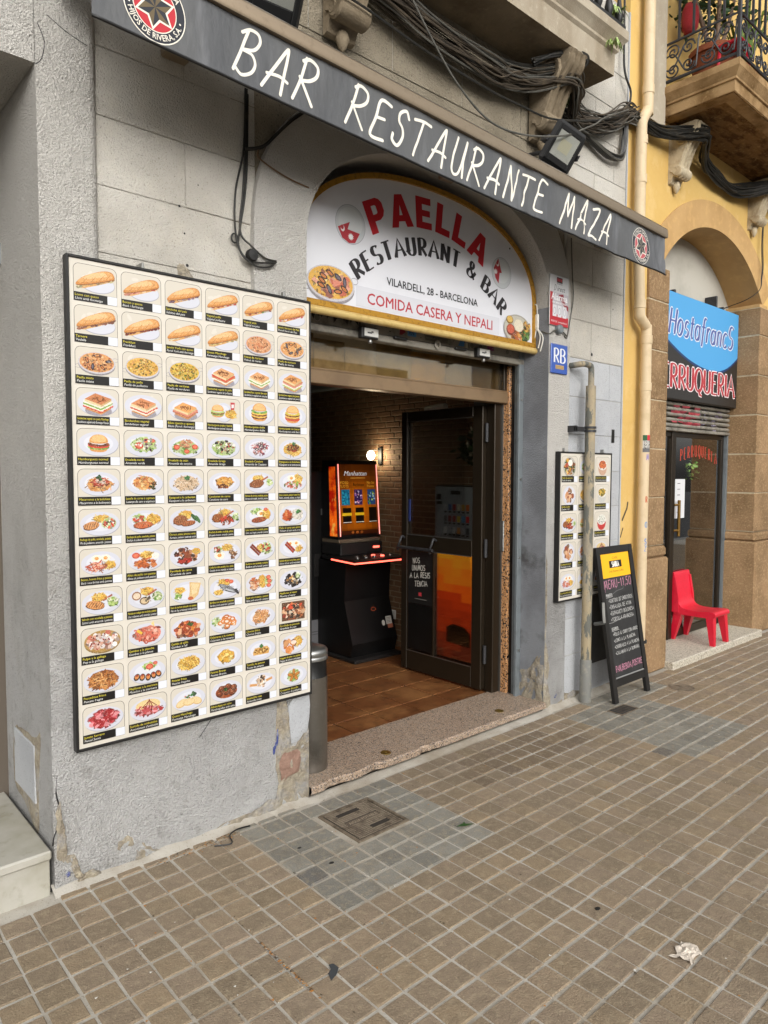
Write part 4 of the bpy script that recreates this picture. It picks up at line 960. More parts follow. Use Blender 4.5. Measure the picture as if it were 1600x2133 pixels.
P_ = lambda *a, **k: (lambda d: d.pile(*a, **k))
def eggs2(d): d.egg(-.2, .2, .24); d.egg(.22, .2, .24)
def sausage(d, x, y, c='#a8422c', n=2):
    for i in range(n): d.strip(x+i*.09, y+i*.1, .78, .12, -.75, '#6d2415'); d.strip(x+i*.09, y+i*.1+.015, .72, .06, -.75, c)
def fish(d): 
    for i in range(3): d.ell(.05+i*.06, .02-i*.09, .5, .1, '#55585e', n=14, rot=-.35); d.ell(.05+i*.06, .03-i*.09, .42, .05, '#b9bcc0', n=12, rot=-.35); d.poly([(.46+i*.06, -.14-i*.09), (.72+i*.06, -.14-i*.09), (.66+i*.06, -.3-i*.09)], '#2c2d31')
    d.pile(.1, -.05, .4, .14, 24, 'q', .035, ['#2a2b30', '#e3e5e8', '#8b8e93'])
SPEC = [
 lambda d: boc(d, ['#e9dfb0', '#d9cf9a', '#c5a36a']), lambda d: boc(d, ['#c94a35', '#e39a82', '#f0c9a0']), lambda d: boc(d, ['#8d6a86', '#5e4060', '#d8b9a0']), lambda d: boc(d, ['#cf5440', '#b9402f', '#efe6d4']), lambda d: boc(d, ['#c9503e', '#e7dcc8', '#8fae5d']), lambda d: boc(d, ['#c23a3a', '#d96a62', '#f0d8cc']),
 lambda d: boc(d, ['#7c4436', '#8f5a48', '#a36a54']), lambda d: boc(d, ['#7a2a20', '#93382a', '#8a3024']), lambda d: boc(d, ['#e2b9a0', '#f0e0b8', '#c98f6a']), lambda d: boc(d, ['#e9d79a', '#dcc47e', '#c9b070']), lambda d: paella(d, ['#e0a070', '#d98a5c', '#c97048', '#eec49a', '#e9b083']), lambda d: paella(d, ['#e3a663', '#e9b97d', '#d98c5c', '#f0d0a0'], lambda d: mussels(d), 50),
 lambda d: paella(d, ['#dfa062', '#c97d4e', '#ecc290', '#b9653c', '#e5b078'], lambda d: mussels(d, 5, .6, .34)), lambda d: paella(d, ['#e3b552', '#d49d3c', '#efd07e', '#8d7a2e', '#e9a95c']), lambda d: paella(d, ['#e0bb4c', '#cfa438', '#eed57c', '#6e7f30', '#c98a38'], None, 110), lambda d: sandwich(d, [WH, '#c98a5c', RD], '#e2a870'), lambda d: sandwich(d, [WH, '#7fae4d', WH], '#e2a870'), lambda d: sandwich(d, ['#a9c973', WH, HAM, '#c98a5c'], '#e0a060'),
 lambda d: sandwich(d, [RD, WH, '#7fae4d', WH], '#c98050'), lambda d: sandwich(d, [WH, RD, '#e6dcc4'], '#d99060'), lambda d: sandwich(d, ['#b56a50', '#d98a70'], '#e5a45e'), lambda d: (d.plate(.5, .5, -.05), burger(d, [GR, BR, '#b9cf7a'], -.35, .8), d.fries(.42, -.12, .34, .24, 24), d.poly([(.42, .1), (.62, .12), (.66, .5), (.4, .5)], '#c23a44'), d.poly([(.46, .2), (.6, .22), (.6, .4), (.46, .38)], '#f0e8e8')), lambda d: (d.plate(), burger(d, [BR, '#eec25a', BR, '#eec25a', GR])), lambda d: (d.plate(), burger(d, [RD, '#b5603c', '#eec25a', BR, '#d8c04a'])),
 lambda d: (d.plate(), burger(d, [GR, RD, BR])), lambda d: pl(d, c_('greens', 0, 0, .66, .36, 50), c_('tom', -.25, -.05, .22), c_('tom', .1, .2, .14), c_('tom', .45, .2, .12), P_(.1, 0, .5, .28, 12, 'e', .07, ['#f3ede2', '#5c3040', '#e9e4d0'])), lambda d: pl(d, c_('greens', 0, -.08, .7, .34, 36), P_(0, .12, .36, .22, 40, 'q', .07, ['#d99a72', '#c97f58', '#e6b38e']), c_('tom', -.5, -.08, .17), c_('tom', .5, -.04, .17), c_('tom', .05, -.28, .15)), lambda d: pl(d, c_('greens', 0, -.04, .68, .38, 50), P_(0, .05, .6, .3, 24, 'q', .09, ['#f4efe4', '#f4efe4', '#e5927a', '#d95f4a']), P_(0, .05, .6, .3, 9, 'e', .06, ['#1f1a20', '#2c2430'])), lambda d: pl(d, P_(0, 0, .5, .38, 50, 'q', .1, ['#c9565a', '#a8404c', '#e39a94', '#7c3a52', '#f0e0dc']), P_(0, .05, .36, .26, 8, 'r', .09, ['#3c2838', '#57405a'])), lambda d: pl(d, P_(0, -.05, .62, .36, 60, 's', .05, ['#eec86a', '#e3b552', '#f5dd94'], '#e0b050'), P_(0, .06, .4, .22, 40, 'q', .07, BR+['#b0492c']), c_('herb', .05, .28)),
 lambda d: pl(d, P_(0, -.06, .62, .32, 50, 's', .055, ['#e9b06c', '#d9944e', '#f0c890'], '#dc9c58'), P_(0, .06, .42, .2, 34, 'q', .08, ['#c9503a', '#dd7a5c', '#b23f2c']), P_(.05, .1, .24, .12, 14, 's', .035, ['#f4e6d8']), c_('herb', .02, .26)), lambda d: pl(d, P_(0, 0, .56, .34, 60, 'q', .09, ['#e3a65c', '#d98a4a', '#f0cf92', '#c9663c'], '#dd9a54'), P_(.42, -.12, .16, .2, 14, 'q', .07, ['#3c4a26', '#5a3c22', '#2c3a1c'])), lambda d: pl(d, P_(0, -.04, .68, .38, 90, 's', .05, ['#ead0b0', '#dcbc96', '#f3e2ca', '#c9a57c'], '#dcc0a0'), c_('herb', .05, .26)), lambda d: pl(d, P_(0, .02, .5, .28, 50, 'q', .1, ['#e6a850', '#f0c070', '#d08c3a'], '#e0a050'), P_(-.12, -.2, .34, .1, 22, 'q', .06, ['#7a3a22', '#5c2a18', '#9a4c30'])), lambda d: pl(d, c_('fries', -.1, .2), c_('meat', -.2, -.08, .46, .24, '#9a5c36'), c_('wood', .3, .18), c_('greens', .62, .0, .18, .16)), lambda d: pl(d, c_('fries', .3, .15, .36, .28), c_('egg', -.1, .2, .26), P_(0, -.2, .56, .2, 24, 'q', .1, ['#c9463a', '#d9705c', '#8fae4d', '#e6a08c'])),
 lambda d: pl(d, c_('fries', .1, .22, .4, .16), c_('meat', -.42, -.1, .38, .2, '#d99a62'), c_('mix', .42, -.02, .34, .26)), lambda d: pl(d, c_('fries', .42, .08, .36, .28), c_('mix', -.3, .14, .34, .2), c_('meat', -.1, -.18, .52, .18, '#c9683c', .05, 3)), lambda d: pl(d, c_('fries', -.05, .24), c_('meat', -.36, -.02, .4, .26, '#a0623c'), c_('meat', .1, -.2, .4, .14, '#b5683e'), lambda d: (d.ell(.42, .08, .26, .1, '#2f5c33', n=12, rot=-.8), d.ell(.62, -.02, .24, .09, '#3c6e3c', n=12, rot=-1.0))), lambda d: pl(d, c_('fries', 0, .26), c_('meat', -.42, 0, .34, .24, '#a5602f'), P_(.1, -.14, .4, .2, 22, 'q', .12, ['#8a3c22', '#c9402e', '#b5562f', '#6a2a18']), c_('wood', .3, .22), c_('greens', .66, .02, .16, .16)), lambda d: pl(d, c_('greens', -.2, .26, .4, .16), c_('egg', .05, .12, .26), c_('fries', .42, .1, .26, .26), c_('meat', -.1, -.2, .5, .16, '#a04c2a', .1, 5), c_('tom', .35, .36, .13)), lambda d: pl(d, P_(.3, .0, .42, .32, 70, 'e', .035, ['#ece6da', '#ddd5c6', '#f4f0e8'], '#e2dccf'), P_(-.4, -.05, .32, .3, 26, 'q', .12, ['#c9582c', '#e0884a', '#b5461f'], '#c4521f'), c_('herb', .36, .14)),
 lambda d: pl(d, eggs2, c_('fries', .4, -.14, .28, .2), P_(-.2, -.18, .46, .22, 30, 's', .07, ['#d9694c', '#efb090', '#c4523a', '#f3c9b0'])), lambda d: pl(d, c_('fries', .05, .2, .36, .2), c_('tom', -.5, .2, .2), lambda d: d.ell(.5, .14, .2, .15, '#f1ece2', n=12), P_(.0, -.2, .56, .18, 26, 'q', .14, ['#c4622f', '#e0884a', '#a04a20', '#d97638'])), lambda d: pl(d, P_(0, .02, .6, .36, 30, 'q', .16, ['#4a1c12', '#6d2c18', '#8f4526', '#c98a5c', '#37140d']), c_('fries', .52, .2, .22, .16, 12), P_(-.1, -.26, .36, .1, 9, 'q', .12, ['#a82c20', '#c43c2c'])), lambda d: pl(d, c_('fries', .12, .26, .34, .18), c_('egg', -.34, -.14, .3), c_('mix', -.42, .2, .24, .16), P_(.46, -.08, .26, .24, 20, 'q', .1, ['#a5764f', '#6b4128', '#d9b992'])), lambda d: pl(d, c_('fries', .02, .1, .22, .24, 20), lambda d: sausage(d, -.36, -.04, '#8f3424'), c_('mix', .42, .08, .32, .32)), lambda d: pl(d, eggs2, c_('fries', .42, -.12, .22, .16), lambda d: sausage(d, -.26, -.06, '#c43a2c')),
 lambda d: pl(d, c_('fries', -.12, .24), c_('meat', -.3, -.12, .46, .22, '#dd9a5c', -.2, 7), c_('wood', .28, .18), c_('greens', .52, -.04, .26, .24)), lambda d: pl(d, c_('fries', .05, .28), lambda d: (d.ell(-.5, .08, .24, .22, '#9a6a48', n=14), d.ell(-.5, .08, .18, .16, '#e6d2b8', n=12), d.ell(-.1, -.2, .26, .2, '#6d5238', n=14), d.ell(-.1, -.2, .2, .14, '#d9c29c', n=12)), P_(.05, -.1, .2, .14, 10, 'q', .07, ['#3c2c1c', '#d9c29c']), c_('wood', .3, .2), c_('greens', .56, -.02, .24, .22)), lambda d: pl(d, c_('greens', -.5, -.14, .18, .2), c_('fries', -.42, .12, .28, .16, 14), lambda d: (d.poly([(.1, .5), (.75, .4), (.6, -.2), (.3, -.46), (.05, -.36), (.12, 0)], '#e0bd84'), d.poly([(.2, .42), (.66, .34), (.5, -.1), (.24, -.2)], '#edd3a2'), d.ell(.16, -.36, .16, .1, '#c46a3c', n=10))), lambda d: pl(d, c_('fries', -.1, .26), c_('tom', .35, .28, .14), c_('tom', .1, .36, .12), c_('fries', -.4, -.24, .3, .14, 12), fish), lambda d: pl(d, c_('fries', .1, .1, .28, .36), P_(-.4, .0, .3, .32, 26, 'q', .12, ['#e6b892', '#d9925c', '#f0d3b8', '#c96a3c']), c_('greens', .5, .1, .24, .3, 14), c_('tom', .5, .3, .15), c_('tom', .56, .08, .15), c_('tom', .52, -.16, .15)), lambda d: pl(d, P_(0, 0, .56, .36, 30, 'q', .15, ['#17161c', '#25242c', '#34323c', '#101016']), P_(0, -.04, .46, .24, 12, 'e', .07, ['#d9a25c', '#f0ddb8', '#8b8a92']), c_('greens', .32, .2, .16, .16, 10)),
 lambda d: (d.ell(0, -.06, .86, .54, '#8f7038', n=26), d.ell(0, 0, .86, .52, '#b08c4a', n=26), d.pile(0, .02, .7, .4, 44, 'e', .12, ['#efe6e2', '#d9a48e', '#c9705c', '#f4efee', '#e6c9bc']), d.pile(0, .02, .7, .4, 16, 'e', .045, ['#8c2c20', '#a83c2c'])), lambda d: pl(d, P_(0, 0, .66, .36, 26, 'a', .14, ['#d9705c', '#e08a72', '#c95a46'], '#cf7a64'), P_(0, 0, .62, .32, 16, 'e', .08, ['#e29a84', '#d4644e', '#f0b8a4']), lambda d: (d.poly([(-.55, .2), (-.3, .02), (-.22, .1), (-.45, .3)], '#f0c040'), d.poly([(.2, .5), (.34, .62), (.4, .3)], '#f3d98a'))), lambda d: pl(d, P_(0, -.06, .7, .4, 36, 'e', .14, ['#c9572f', '#e08a5c', '#f0b890', '#a8431f', '#8a3418'], '#d9822f'), P_(.1, .2, .16, .1, 8, 'q', .1, ['#24431f', '#3b5c2c', '#7a2418'])), lambda d: pl(d, c_('greens', -.55, .1, .22, .22, 14), P_(.08, .0, .52, .36, 16, 'r', .17, ['#d9843c', '#e09a50', '#c9702c']), P_(0, -.26, .4, .1, 3, 'e', .08, ['#f5f0e8'])), lambda d: pl(d, P_(0, 0, .5, .36, 46, 'a', .1, ['#e0a870', '#d99a5c', '#eec49a', '#c98450'], '#d9a26c')), lambda d: (d.poly([(-.8, -.5), (.8, -.5), (.8, .58), (-.8, .58)], '#5c3a22'), d.pile(0, .04, .7, .46, 70, 'q', .16, ['#241c1a', '#c97a4a', '#e6b890', '#d9502f', '#f0dcc0', '#8a4a2a', '#3a2a22'])),
 lambda d: pl(d, P_(0, 0, .7, .42, 80, 's', .075, ['#d9944e', '#c47a36', '#e8b272', '#a45e28'], '#8a4c20')), lambda d: pl(d, c_('greens', .1, .26, .36, .18), c_('tom', .1, .22, .2), c_('tom', .4, .36, .12), lambda d: [(d.ell(x, -.14-.16*(1-abs(x)), .15, .19, '#1b171c', n=10, rot=x), d.ell(x, -.12-.16*(1-abs(x)), .1, .13, '#d98a4a', n=9, rot=x), d.ell(x, -.06-.14*(1-abs(x)), .07, .06, '#9a2c1c', n=7)) for x in (-.56, -.28, .02, .3, .56)]), lambda d: pl(d, c_('fries', 0, .02, .6, .34, 110)), lambda d: pl(d, P_(0, .02, .48, .34, 46, 'q', .12, ['#efc255', '#e0a83c', '#f6dc8c', '#cf9630'], '#d9a440')), lambda d: pl(d, lambda d: d.poly([(-.5, -.28), (.5, -.28), (.56, -.02), (.4, .16), (-.4, .12), (-.52, -.1)], '#d9a95c'), P_(0, -.06, .44, .16, 26, 'q', .07, ['#c48a3c', '#eacb8a', '#b0782c', '#8a5a20']), c_('herb', .05, .22)), lambda d: pl(d, c_('fries', .3, .1, .34, .3, 30), P_(-.3, -.04, .36, .34, 9, 'e', .2, ['#dd8a4a', '#e9a870', '#cf7434']), lambda d: d.ell(0, .08, .2, .12, '#f3d8cc', n=10)),
 lambda d: pl(d, P_(0, 0, .68, .4, 70, 'q', .15, ['#b3232c', '#c93a40', '#9a1a24', '#d9606a', '#e6949a'], '#a8202a')), lambda d: pl(d, lambda d: d.ell(0, .16, .64, .3, '#e8cf94', n=20), P_(0, -.1, .7, .24, 46, 'q', .12, ['#b32c30', '#d0545a', '#e09aa0', '#8f1f26']), lambda d: [d.strip(.05+q*.1, .22, .5, .035, PI/2+q*.45, '#8a3424') for q in (-2, -1, 0, 1, 2)]), lambda d: pl(d, lambda d: [(d.ell(x, -.16, .34, .2, '#dcb87c', n=14, rot=r), d.ell(x, -.14, .3, .16, '#ead09c', n=14, rot=r)) for x, r in ((-.4, .4), (.42, -.4), (.0, 0))], P_(0, .14, .2, .1, 9, 'q', .06, ['#2f5c2c', '#c4502f', '#3f7a3a', '#d99a3c']), c_('herb', .26, .22)), lambda d: pl(d, lambda d: d.ell(0, -.06, .66, .36, '#9a4a22', n=18), lambda d: [(d.ell(x, y, .2, .17, '#4a1f12', n=12), d.ell(x-.02, y+.03, .16, .12, '#7d3c20', n=11), d.ell(x-.05, y+.07, .06, .04, '#b5714a', n=7)) for x, y in ((-.3, .14), (.1, .2), (.45, .1), (-.42, -.14), (0, -.1), (.36, -.18))], c_('herb', -.05, .06)), lambda d: pl(d, lambda d: (d.strip(-.5, -.06, .5, .14, -.1, '#d9a060'), d.strip(.5, .1, .46, .14, .25, '#d9a060')), P_(0, .1, .26, .34, 30, 'q', .12, ['#f0e0cc', '#e3c4a2', '#d9a878', '#fbf3e8']), P_(0, .2, .24, .26, 5, 'e', .07, ['#33221c', '#4a3026'])), lambda d: pl(d, c_('greens', 0, 0, .42, .36, 30), lambda d: [(d.ell(.26*math.cos(a), .2*math.sin(a), .2, .1, '#8a4a18', n=10, rot=a), d.ell(.26*math.cos(a), .2*math.sin(a)+.015, .17, .075, '#c9822f', n=10, rot=a)) for a in [1.57+i*1.256 for i in range(5)]]),
]
NAMES = """Lomo con queso|Llom amb formatge;Beicon y queso|Bacó i formatge;Salchicha del país|Salsitxa del país;Vegetal pollo|Vegetal pollastre;Vegetal atún|Vegetal tonyina;Jamón Serrano del País|Pernil Serrà del País
Ternera|Vedella;Frankfurt|Frankfurt;Jamón York con queso|Pernil York amb formatge;Queso Manchego|Formatge Manchego;Fideuá de mariscos|Fideuà de marisc;Paella de mariscos|Paella de marisc
Paella mixta|Paella mixta;Paella de pollo|Paella de pollastre;Paella de verduras|Paella de verdures;Sándwiches vegetal de pollo|Sandvitxos vegetal de pollastre;Sándwiches vegetal de atún|Sandvitxos vegetal de tonyina;Sándwiches vegetal de jamón|Sandvitxos vegetal de pernil
Sándwiches vegetal con queso Manchego|Sandvitxos vegetal amb formatge Manxec;Sándwiches vegetal|Sandvitxos vegetal;Bikini (jamón y queso)|Bikini (Pernil i formatge);Hamburguesa patata y bebida|Hamburguesa patata i beguda;Hamburguesa doble|Hamburguesa doble;Hamburguesa con beicon|Hamburguesa amb bacó
Hamburguesa normal|Hamburguesa normal;Ensalada verde|Amanida verda;Ensalada de atún|Amanida de tonyina;Ensalada Griega|Amanida Grega;Ensalada Catalana|Amanida de Catalana;Espagueti a la boloñesa|Espagueti a la bolonyesa
Macarrones a la boloñesa|Macarrons a la bolonyesa;Lasaña de carne o espinaca|Lasanya de carn o espinacs;Espagueti a la carbonara|Espagueti a la carbonara;Canelones de carne|Canelons de carn;Entrecot de ternera, ensalada, patatas|Entrecot de vedella, amanida, patates;Bistec, ensalada, patatas, huevo frito|Bistec, amanida, patates, ou fregit
Pechuga de pollo, ensalada, patatas|Pit de pollastre, amanida i patates;Escalopa de pollo, ensalada, patatas|Escalopa de pollastre, amanida i patates;Churrasco, patatas, pimientos verdes|Xurrasco, patates i pebrots verds;Brocheta de cerdo, ensalada, patatas|Broqueta de porc, amanida i patates;Lomo, huevos fritos, ensalada, patatas|Llom, ous fregits, amanida i patates;Pollo al curry con arroz|Pollastre al curri amb arròs
Beicon, huevos fritos y patatas|Bacó i ous ferrats amb patates;Alitas de pollo con patatas|Aletes de pollastre amb patates;Parrillada de carne|Graellada de carn;Costillas de cordero, ensalada, huevo, patatas|Costelles de xai, amanida, ou i patates;Butifarra con ensalada y patatas|Botifarra amb amanida i patates;Salchichas del país, huevos fritos, patatas|Salsitxes del país, ous ferrats, patates
Salmón con ensalada y patatas|Salmó amb amanida i patates;Merluza en rodajas con ensalada y patatas|Lluç rodanxes amb amanida i patates;Filete de merluza rebozado con patatas|Filet de lluç arrebossat amb patates;Sardina con ensalada y patatas|Sardina amb amanida i patates;Sepia con ensalada y patatas|Sípia amb amanida i patates;Mejillones al vapor|Musclos al vapor
Pulpo a la gallega|Pop a la gallega;Gambas a la plancha|Gambes a la planxa;Gamba al ajillo|Gambes a l'all;Calamares a la romana|Calamars a la romana;Chocos fritos|Chocos fregits;Parrillada de pescado|Graellada de peix
Pescaditos fritos|Peixets fregits;Mejillones a la marinera|Musclos a la marinera;Patatas fritas|Patates fregides;Patatas Bravas|Patates Braves;Tortilla de patatas|Truita de patates;Nuggets de pollo con patatas|Nuggets de pollastre amb patates
Jamón Serrano|Pernil Serrà;Surtido de embutidos|Assortiment d'embotits;Queso Manchego|Formatge Manchego;Albóndigas en salsa|Mandonguilles amb salsa;Ensaladilla rusa|Amanida russa;Croquetas de pollo|Croquetes de pollastre"""
NAMES = [tuple(c.split('|')) for l in NAMES.split('\n') for c in l.split(';')]
def rrect(x0, y0, x1, y1, r):
    o = [(x0, y0), (x1, y0)]
    o += [(x1-r+r*math.cos(a), y1-r+r*math.sin(a)) for a in [i*PI/10 for i in range(6)]]
    return o+[(x0+r-r*math.sin(a), y1-r+r*math.cos(a)) for a in [i*PI/10 for i in range(6)]]
def menu_board(root, x0, x1, z0, z1, yf, nc, nr, cells, yb, name='dish_picture'):
    m = MB(); t = .010
    m.box(x0, x1, yf+.002, yb, z0, z1, None, .001); m.build('panel', mk('cream_menu_panel', '#cfc9bd', .4, var=((14, '#c6bfb2', .5, .7, .6),)), root)
    m = MB()
    for b in ((x0-t, x0, z0-t, z1+t), (x1, x1+t*.6, z0-t, z1+t), (x0, x1, z0-t, z0), (x0, x1, z1, z1+t)): m.box(b[0], b[1], yf-.004, yb+.002, b[2], b[3], m_blkm, .002)
    m.build('frame', m_blkm, root)
    pw, ph = (x1-x0-.014)/nc, (z1-z0-.018)/nr
    bgp = mk('dummy', '#fff') if False else None
    for i, (spec, nm) in enumerate(cells):
        c, r_ = i % nc, i//nc; X = x0+.007+c*pw+pw*.045; Z = z1-.009-(r_+1)*ph+ph*.05; w_, h_ = pw*.91, ph*.91
        P = Print(plane_pos((X, yf+.0016, Z)))
        P.poly(rrect(0, 0, w_, h_, h_*.16), '#3a352d'); P.poly(rrect(.0014, .0014, w_-.0014, h_-.0014, h_*.15), '#d4cdbf')
        for _ in range(6): a = R.random(); P.ell(w_*R.uniform(.15, .85), h_*R.uniform(.4, .85), w_*.09, h_*.05, '#dbd5c9', 9, R.uniform(0, 3))
        P.mat = m_food; spec(Dish(P, w_/2, h_*.60, w_*.5)); P.mat = m_print
        bh = h_*.235; P.rect(0, 0, w_*.765, bh, '#15120f'); P.rect(w_*.765, 0, w_-.0006, bh, '#5b554a'); P.rect(w_*.772, .0006, w_-.001, bh-.0006, '#e3e6ee')
        if nm:
            text(P, nm[0], w_*.025, bh*.57, bh*.27, '#e0d24a', 0, 1, 0, fit=w_*.72); text(P, nm[1], w_*.025, bh*.17, bh*.27, '#e8e8e4', 0, 1, .18, fit=w_*.72)
        P.mb.build(name, m_print, root)
mb1 = thing('menu_board', 'tall cream picture menu of seventy two dishes on the grey wall left of the door', 'menu board', (-.1, -.02, .49))
menu_board(mb1, -.619, .388, .505, 2.226, -.036, 6, 12, list(zip(SPEC, NAMES)), -.008)
for x in (-.35, .27):
    m = MB(); m.box(x-.004, x+.004, -.02, .035, 2.232, 2.262, m_alu, .002); m.build('hook', m_alu, mb1)
mb2 = thing('menu_board', 'small cream picture menu behind the rusty pipe and chalkboard', 'menu board', (2.6, -.02, .67))
pick = [11, 25, 34, 56, 13, 24, 39, 21, 35, 44, 52, 67, 42, 51, 36]
sp2 = [(SPEC[i], ('Plato nepalí' if False else NAMES[i][0], NAMES[i][1])) for i in pick]
def thali(d): d.ell(0, -.03, .8, .72, '#8f8c86', n=24); d.ell(0, 0, .78, .7, '#b9b6ae', n=24); d.pile(0, 0, .62, .54, 50, 'q', .15, ['#d99a3c', '#c4622f', '#4a6e2c', '#7a3c22', '#e6c070', '#2c4a20']); d.ell(.05, .26, .3, .24, '#f0ece2', n=14); d.ell(-.38, .1, .2, .17, '#b5482c', n=12); d.ell(-.3, .44, .17, .14, '#d9a93c', n=12)
def bowl(c1, pal): return lambda d: (d.ell(0, -.1, .6, .56, c1, n=20), d.ell(0, .14, .6, .4, '#e9e6df', n=20), d.pile(0, .16, .5, .3, 50, 'e', .06, pal, pal[0]))
def momo(d): d.plate(.8, .7); d.pile(0, 0, .46, .5, 12, 'e', .2, ['#c98a5c', '#a85a36', '#8c3f26', '#e0b48c'])
for i, s_ in ((0, thali), (2, bowl('#c9a48c', ['#d9703c', '#e08a50', '#c45a2c'])), (3, momo), (5, bowl('#c9c9c4', ['#d9b04a', '#8a7a2c', '#e6c86a', '#5c6e28'])), (8, bowl('#c22a2a', ['#e6e6da', '#c9cfc0', '#f4f4ee'])), (9, momo)): sp2[i] = (s_, sp2[i][1])
menu_board(mb2, 2.30, 2.89, .685, 1.615, -.034, 3, 5, sp2, -.003)
for x in (2.37, 2.83):
    m = MB(); m.box(x-.004, x+.004, -.015, .012, 1.62, 1.65, m_alu, .002); m.build('hook', m_alu, mb2)
# dishes on the arched sign
P = Print(plane_pos((0, SY-.0006, 0)), mb=P.mb) if False else P
PS.mat = m_food
d = Dish(PS, .617, 2.385, .165)
paella(d, ['#e3b04a', '#e9c06a', '#d99a4a', '#f0d38c'], lambda d: (d.pile(0, 0, .62, .34, 20, 'q', .14, ['#dd8a72', '#e6a890', '#c9684e']), mussels(d, 9)), 60)
d = Dish(PS, 2.03, 2.358, .11)
def big_thali(d):
    d.ell(0, -.04, 1.2, .8, '#77746c', n=30); d.ell(0, 0, 1.2, .78, '#aaa79d', n=30); d.ell(0, 0, 1.1, .7, '#c4c0b2', n=30)
    d.pile(.2, -.3, .7, .3, 40, 'q', .16, ['#c9702f', '#8a4a22', '#d99a4a', '#b55a2a']); d.pile(.65, -.2, .36, .34, 22, 'q', .15, ['#3a6a2c', '#5c8a3c', '#24481c']); d.pile(.75, .25, .3, .25, 18, 'q', .13, ['#e0b050', '#c98a3c', '#5c3c22'])
    d.ell(.08, .2, .42, .34, '#e6dcc4', n=18); d.ell(-.7, .42, .3, .22, '#8f6a2c', n=16); d.ell(-.7, .45, .25, .17, '#d9b45c', n=14); d.ell(-.62, -.1, .36, .3, '#7a2c1c', n=16); d.ell(-.62, -.06, .31, .24, '#c4553c', n=14)
big_thali(d)
PS.mb.build('lettering', m_print, sg)
# ---- alarm plate
al = thing('alarm_sign', 'silver and red burglar alarm warning plate on the grey pier', 'sign', (2.30, -.01, 2.55))
m = MB(); m.box(2.197, 2.395, -.008, -.002, 2.395, 2.70, m_alu, .001); m.build('plate', m_alu, al)
P = Print(plane_pos((2.197, -.0084, 2.395)))
P.rect(.002, .002, .196, .303, '#c9c9cb'); P.rect(.002, .002, .196, .20, '#b9b4ba'); P.poly([(.002, .002), (.196, .002), (.196, .06), (.002, .075)], '#b5202c'); P.rect(.002, .06, .03, .2, '#b5202c'); P.poly([(.09, .19), (.14, .2), (.16, .15), (.196, .13), (.196, .1), (.13, .14)], '#8c2430')
P.rect(.07, .262, .13, .295, '#2a1214')
for i in range(3): P.rect(.076+i*.018, .27, .088+i*.018, .288, '#b5202c')
text(P, 'SECURITAS', .1, .252, .008, '#3a3a3e', 1, align='c'); strokes(P, 'D', .04, .212, .034, '#2a2a2e', .003, .8, .1, .3); text(P, 'irect', .072, .212, .03, '#2a2a2e', 0, 1, .3)
text(P, 'Alarma', .1, .155, .04, '#f3f3f3', 1, fit=.17, align='c'); text(P, 'con aviso a Policía', .1, .135, .014, '#f3f3f3', 1, fit=.165, align='c')
for i in range(3): P.rect(.03+i*.052, .055, .072+i*.052, .125, '#d9d9dc'); P.ring(.051+i*.052, .09, .014, .022, .003, '#8c8c92', 12)
text(P, '902 42 42 42   www.securitas.com', .1, .02, .012, '#f0e0e0', 0, fit=.17, align='c')
P.mb.build('print', m_print, al)
rb = thing('street_plaque', 'small blue enamel plate with white letters RB under the alarm plate', 'plaque', (2.3, -.01, 2.1))
m_en = mk('blue_enamel', '#2b4f9e', .3, coat=.3); m = MB(); m.box(2.215, 2.39, -.012, -.002, 2.105, 2.285, m_en, .004); m.build('plate', m_en, rb)
P = Print(plane_pos((2.215, -.0124, 2.105))); E_ = '#e8e8ea'
P.ring(.0875, .09, .1, .1, .0, E_, 4); nb = (.016, .005)
strokes(P, 'RB', .0875, .068, .085, E_, .01, .95, .16, 0, 0, 'c', nb, .1)
P.rect(.045, .028, .135, .052, '#b99a68'); P.rect(.05, .033, .13, .036, '#8c6f45'); P.rect(.05, .042, .13, .045, '#8c6f45')
P.mb.build('print', m_print, rb)
# ---------------------------------------------------------------- inside the bar
ifl = slab('interior_floor', -.7, 2.52, .37, 5, .0405, m_grout, th=.06)
pit = .2715; me = None
for i in range(12):
    for j in range(9):
        x0 = .996-pit*3+i*pit; y0 = .578-pit+j*.267+.0
        if x0 > 2.5 or x0 < .3 or y0+.267 < .38: continue
        m = MB(); m.box(x0+.0045, min(2.515, x0+pit-.0045), max(.372, y0+.004), y0+.267-.004, .036, .0455+R.uniform(-.0008, .0008), m_ftile, .002); m.build('floor_tile', m_ftile, ifl)
m = MB(); m.box(2.52, 2.6, .38, 5, 0, 2.4, m_imort); iw = m.build('interior_wall', m_imort); iw['kind'] = 'structure'
BL, BH = .172, .0455; cand = []
for r_ in range(51):
    for c in range(-1, 26):
        y0 = .40+c*BL+(r_ % 3)*BL*.37; z0 = .046+r_*BH
        if y0 < .39 or y0 > 4.8: continue
        q = proj((2.52, y0+BL/2, z0)); vis_ = q and 640 < q[0] < 1035 and not (690 < q[0] < 775 and 965 < q[1] < 1390)
        cand.append((0 if vis_ else 1, q[2], y0, z0))
cand.sort(); bm = []
for k in range(4):
    m = MB(); e = [R.uniform(-.0015, .0015) for _ in range(4)]; m.box(-.0045+e[0]*.5, .004, .003, BL-.006+e[1], .003, BH-.004+e[2]*.5, m_ibrick, .003); b = m.build('brick', m_ibrick, iw, loc=(2.52, cand[k][2], cand[k][3])); bm.append(b.data)
for c in cand[4:300]: inst(R.choice(bm), 'brick', (2.52, c[2], c[3]), iw)
m = MB()
for c in cand[300:]: m.box(2.52-.0045, 2.522, c[2]+.003, c[2]+BL-.006, c[3]+.003, c[3]+BH-.004, m_ibrick, .003)
o = m.build('brick', m_ibrick, iw); o['kind'] = 'stuff'
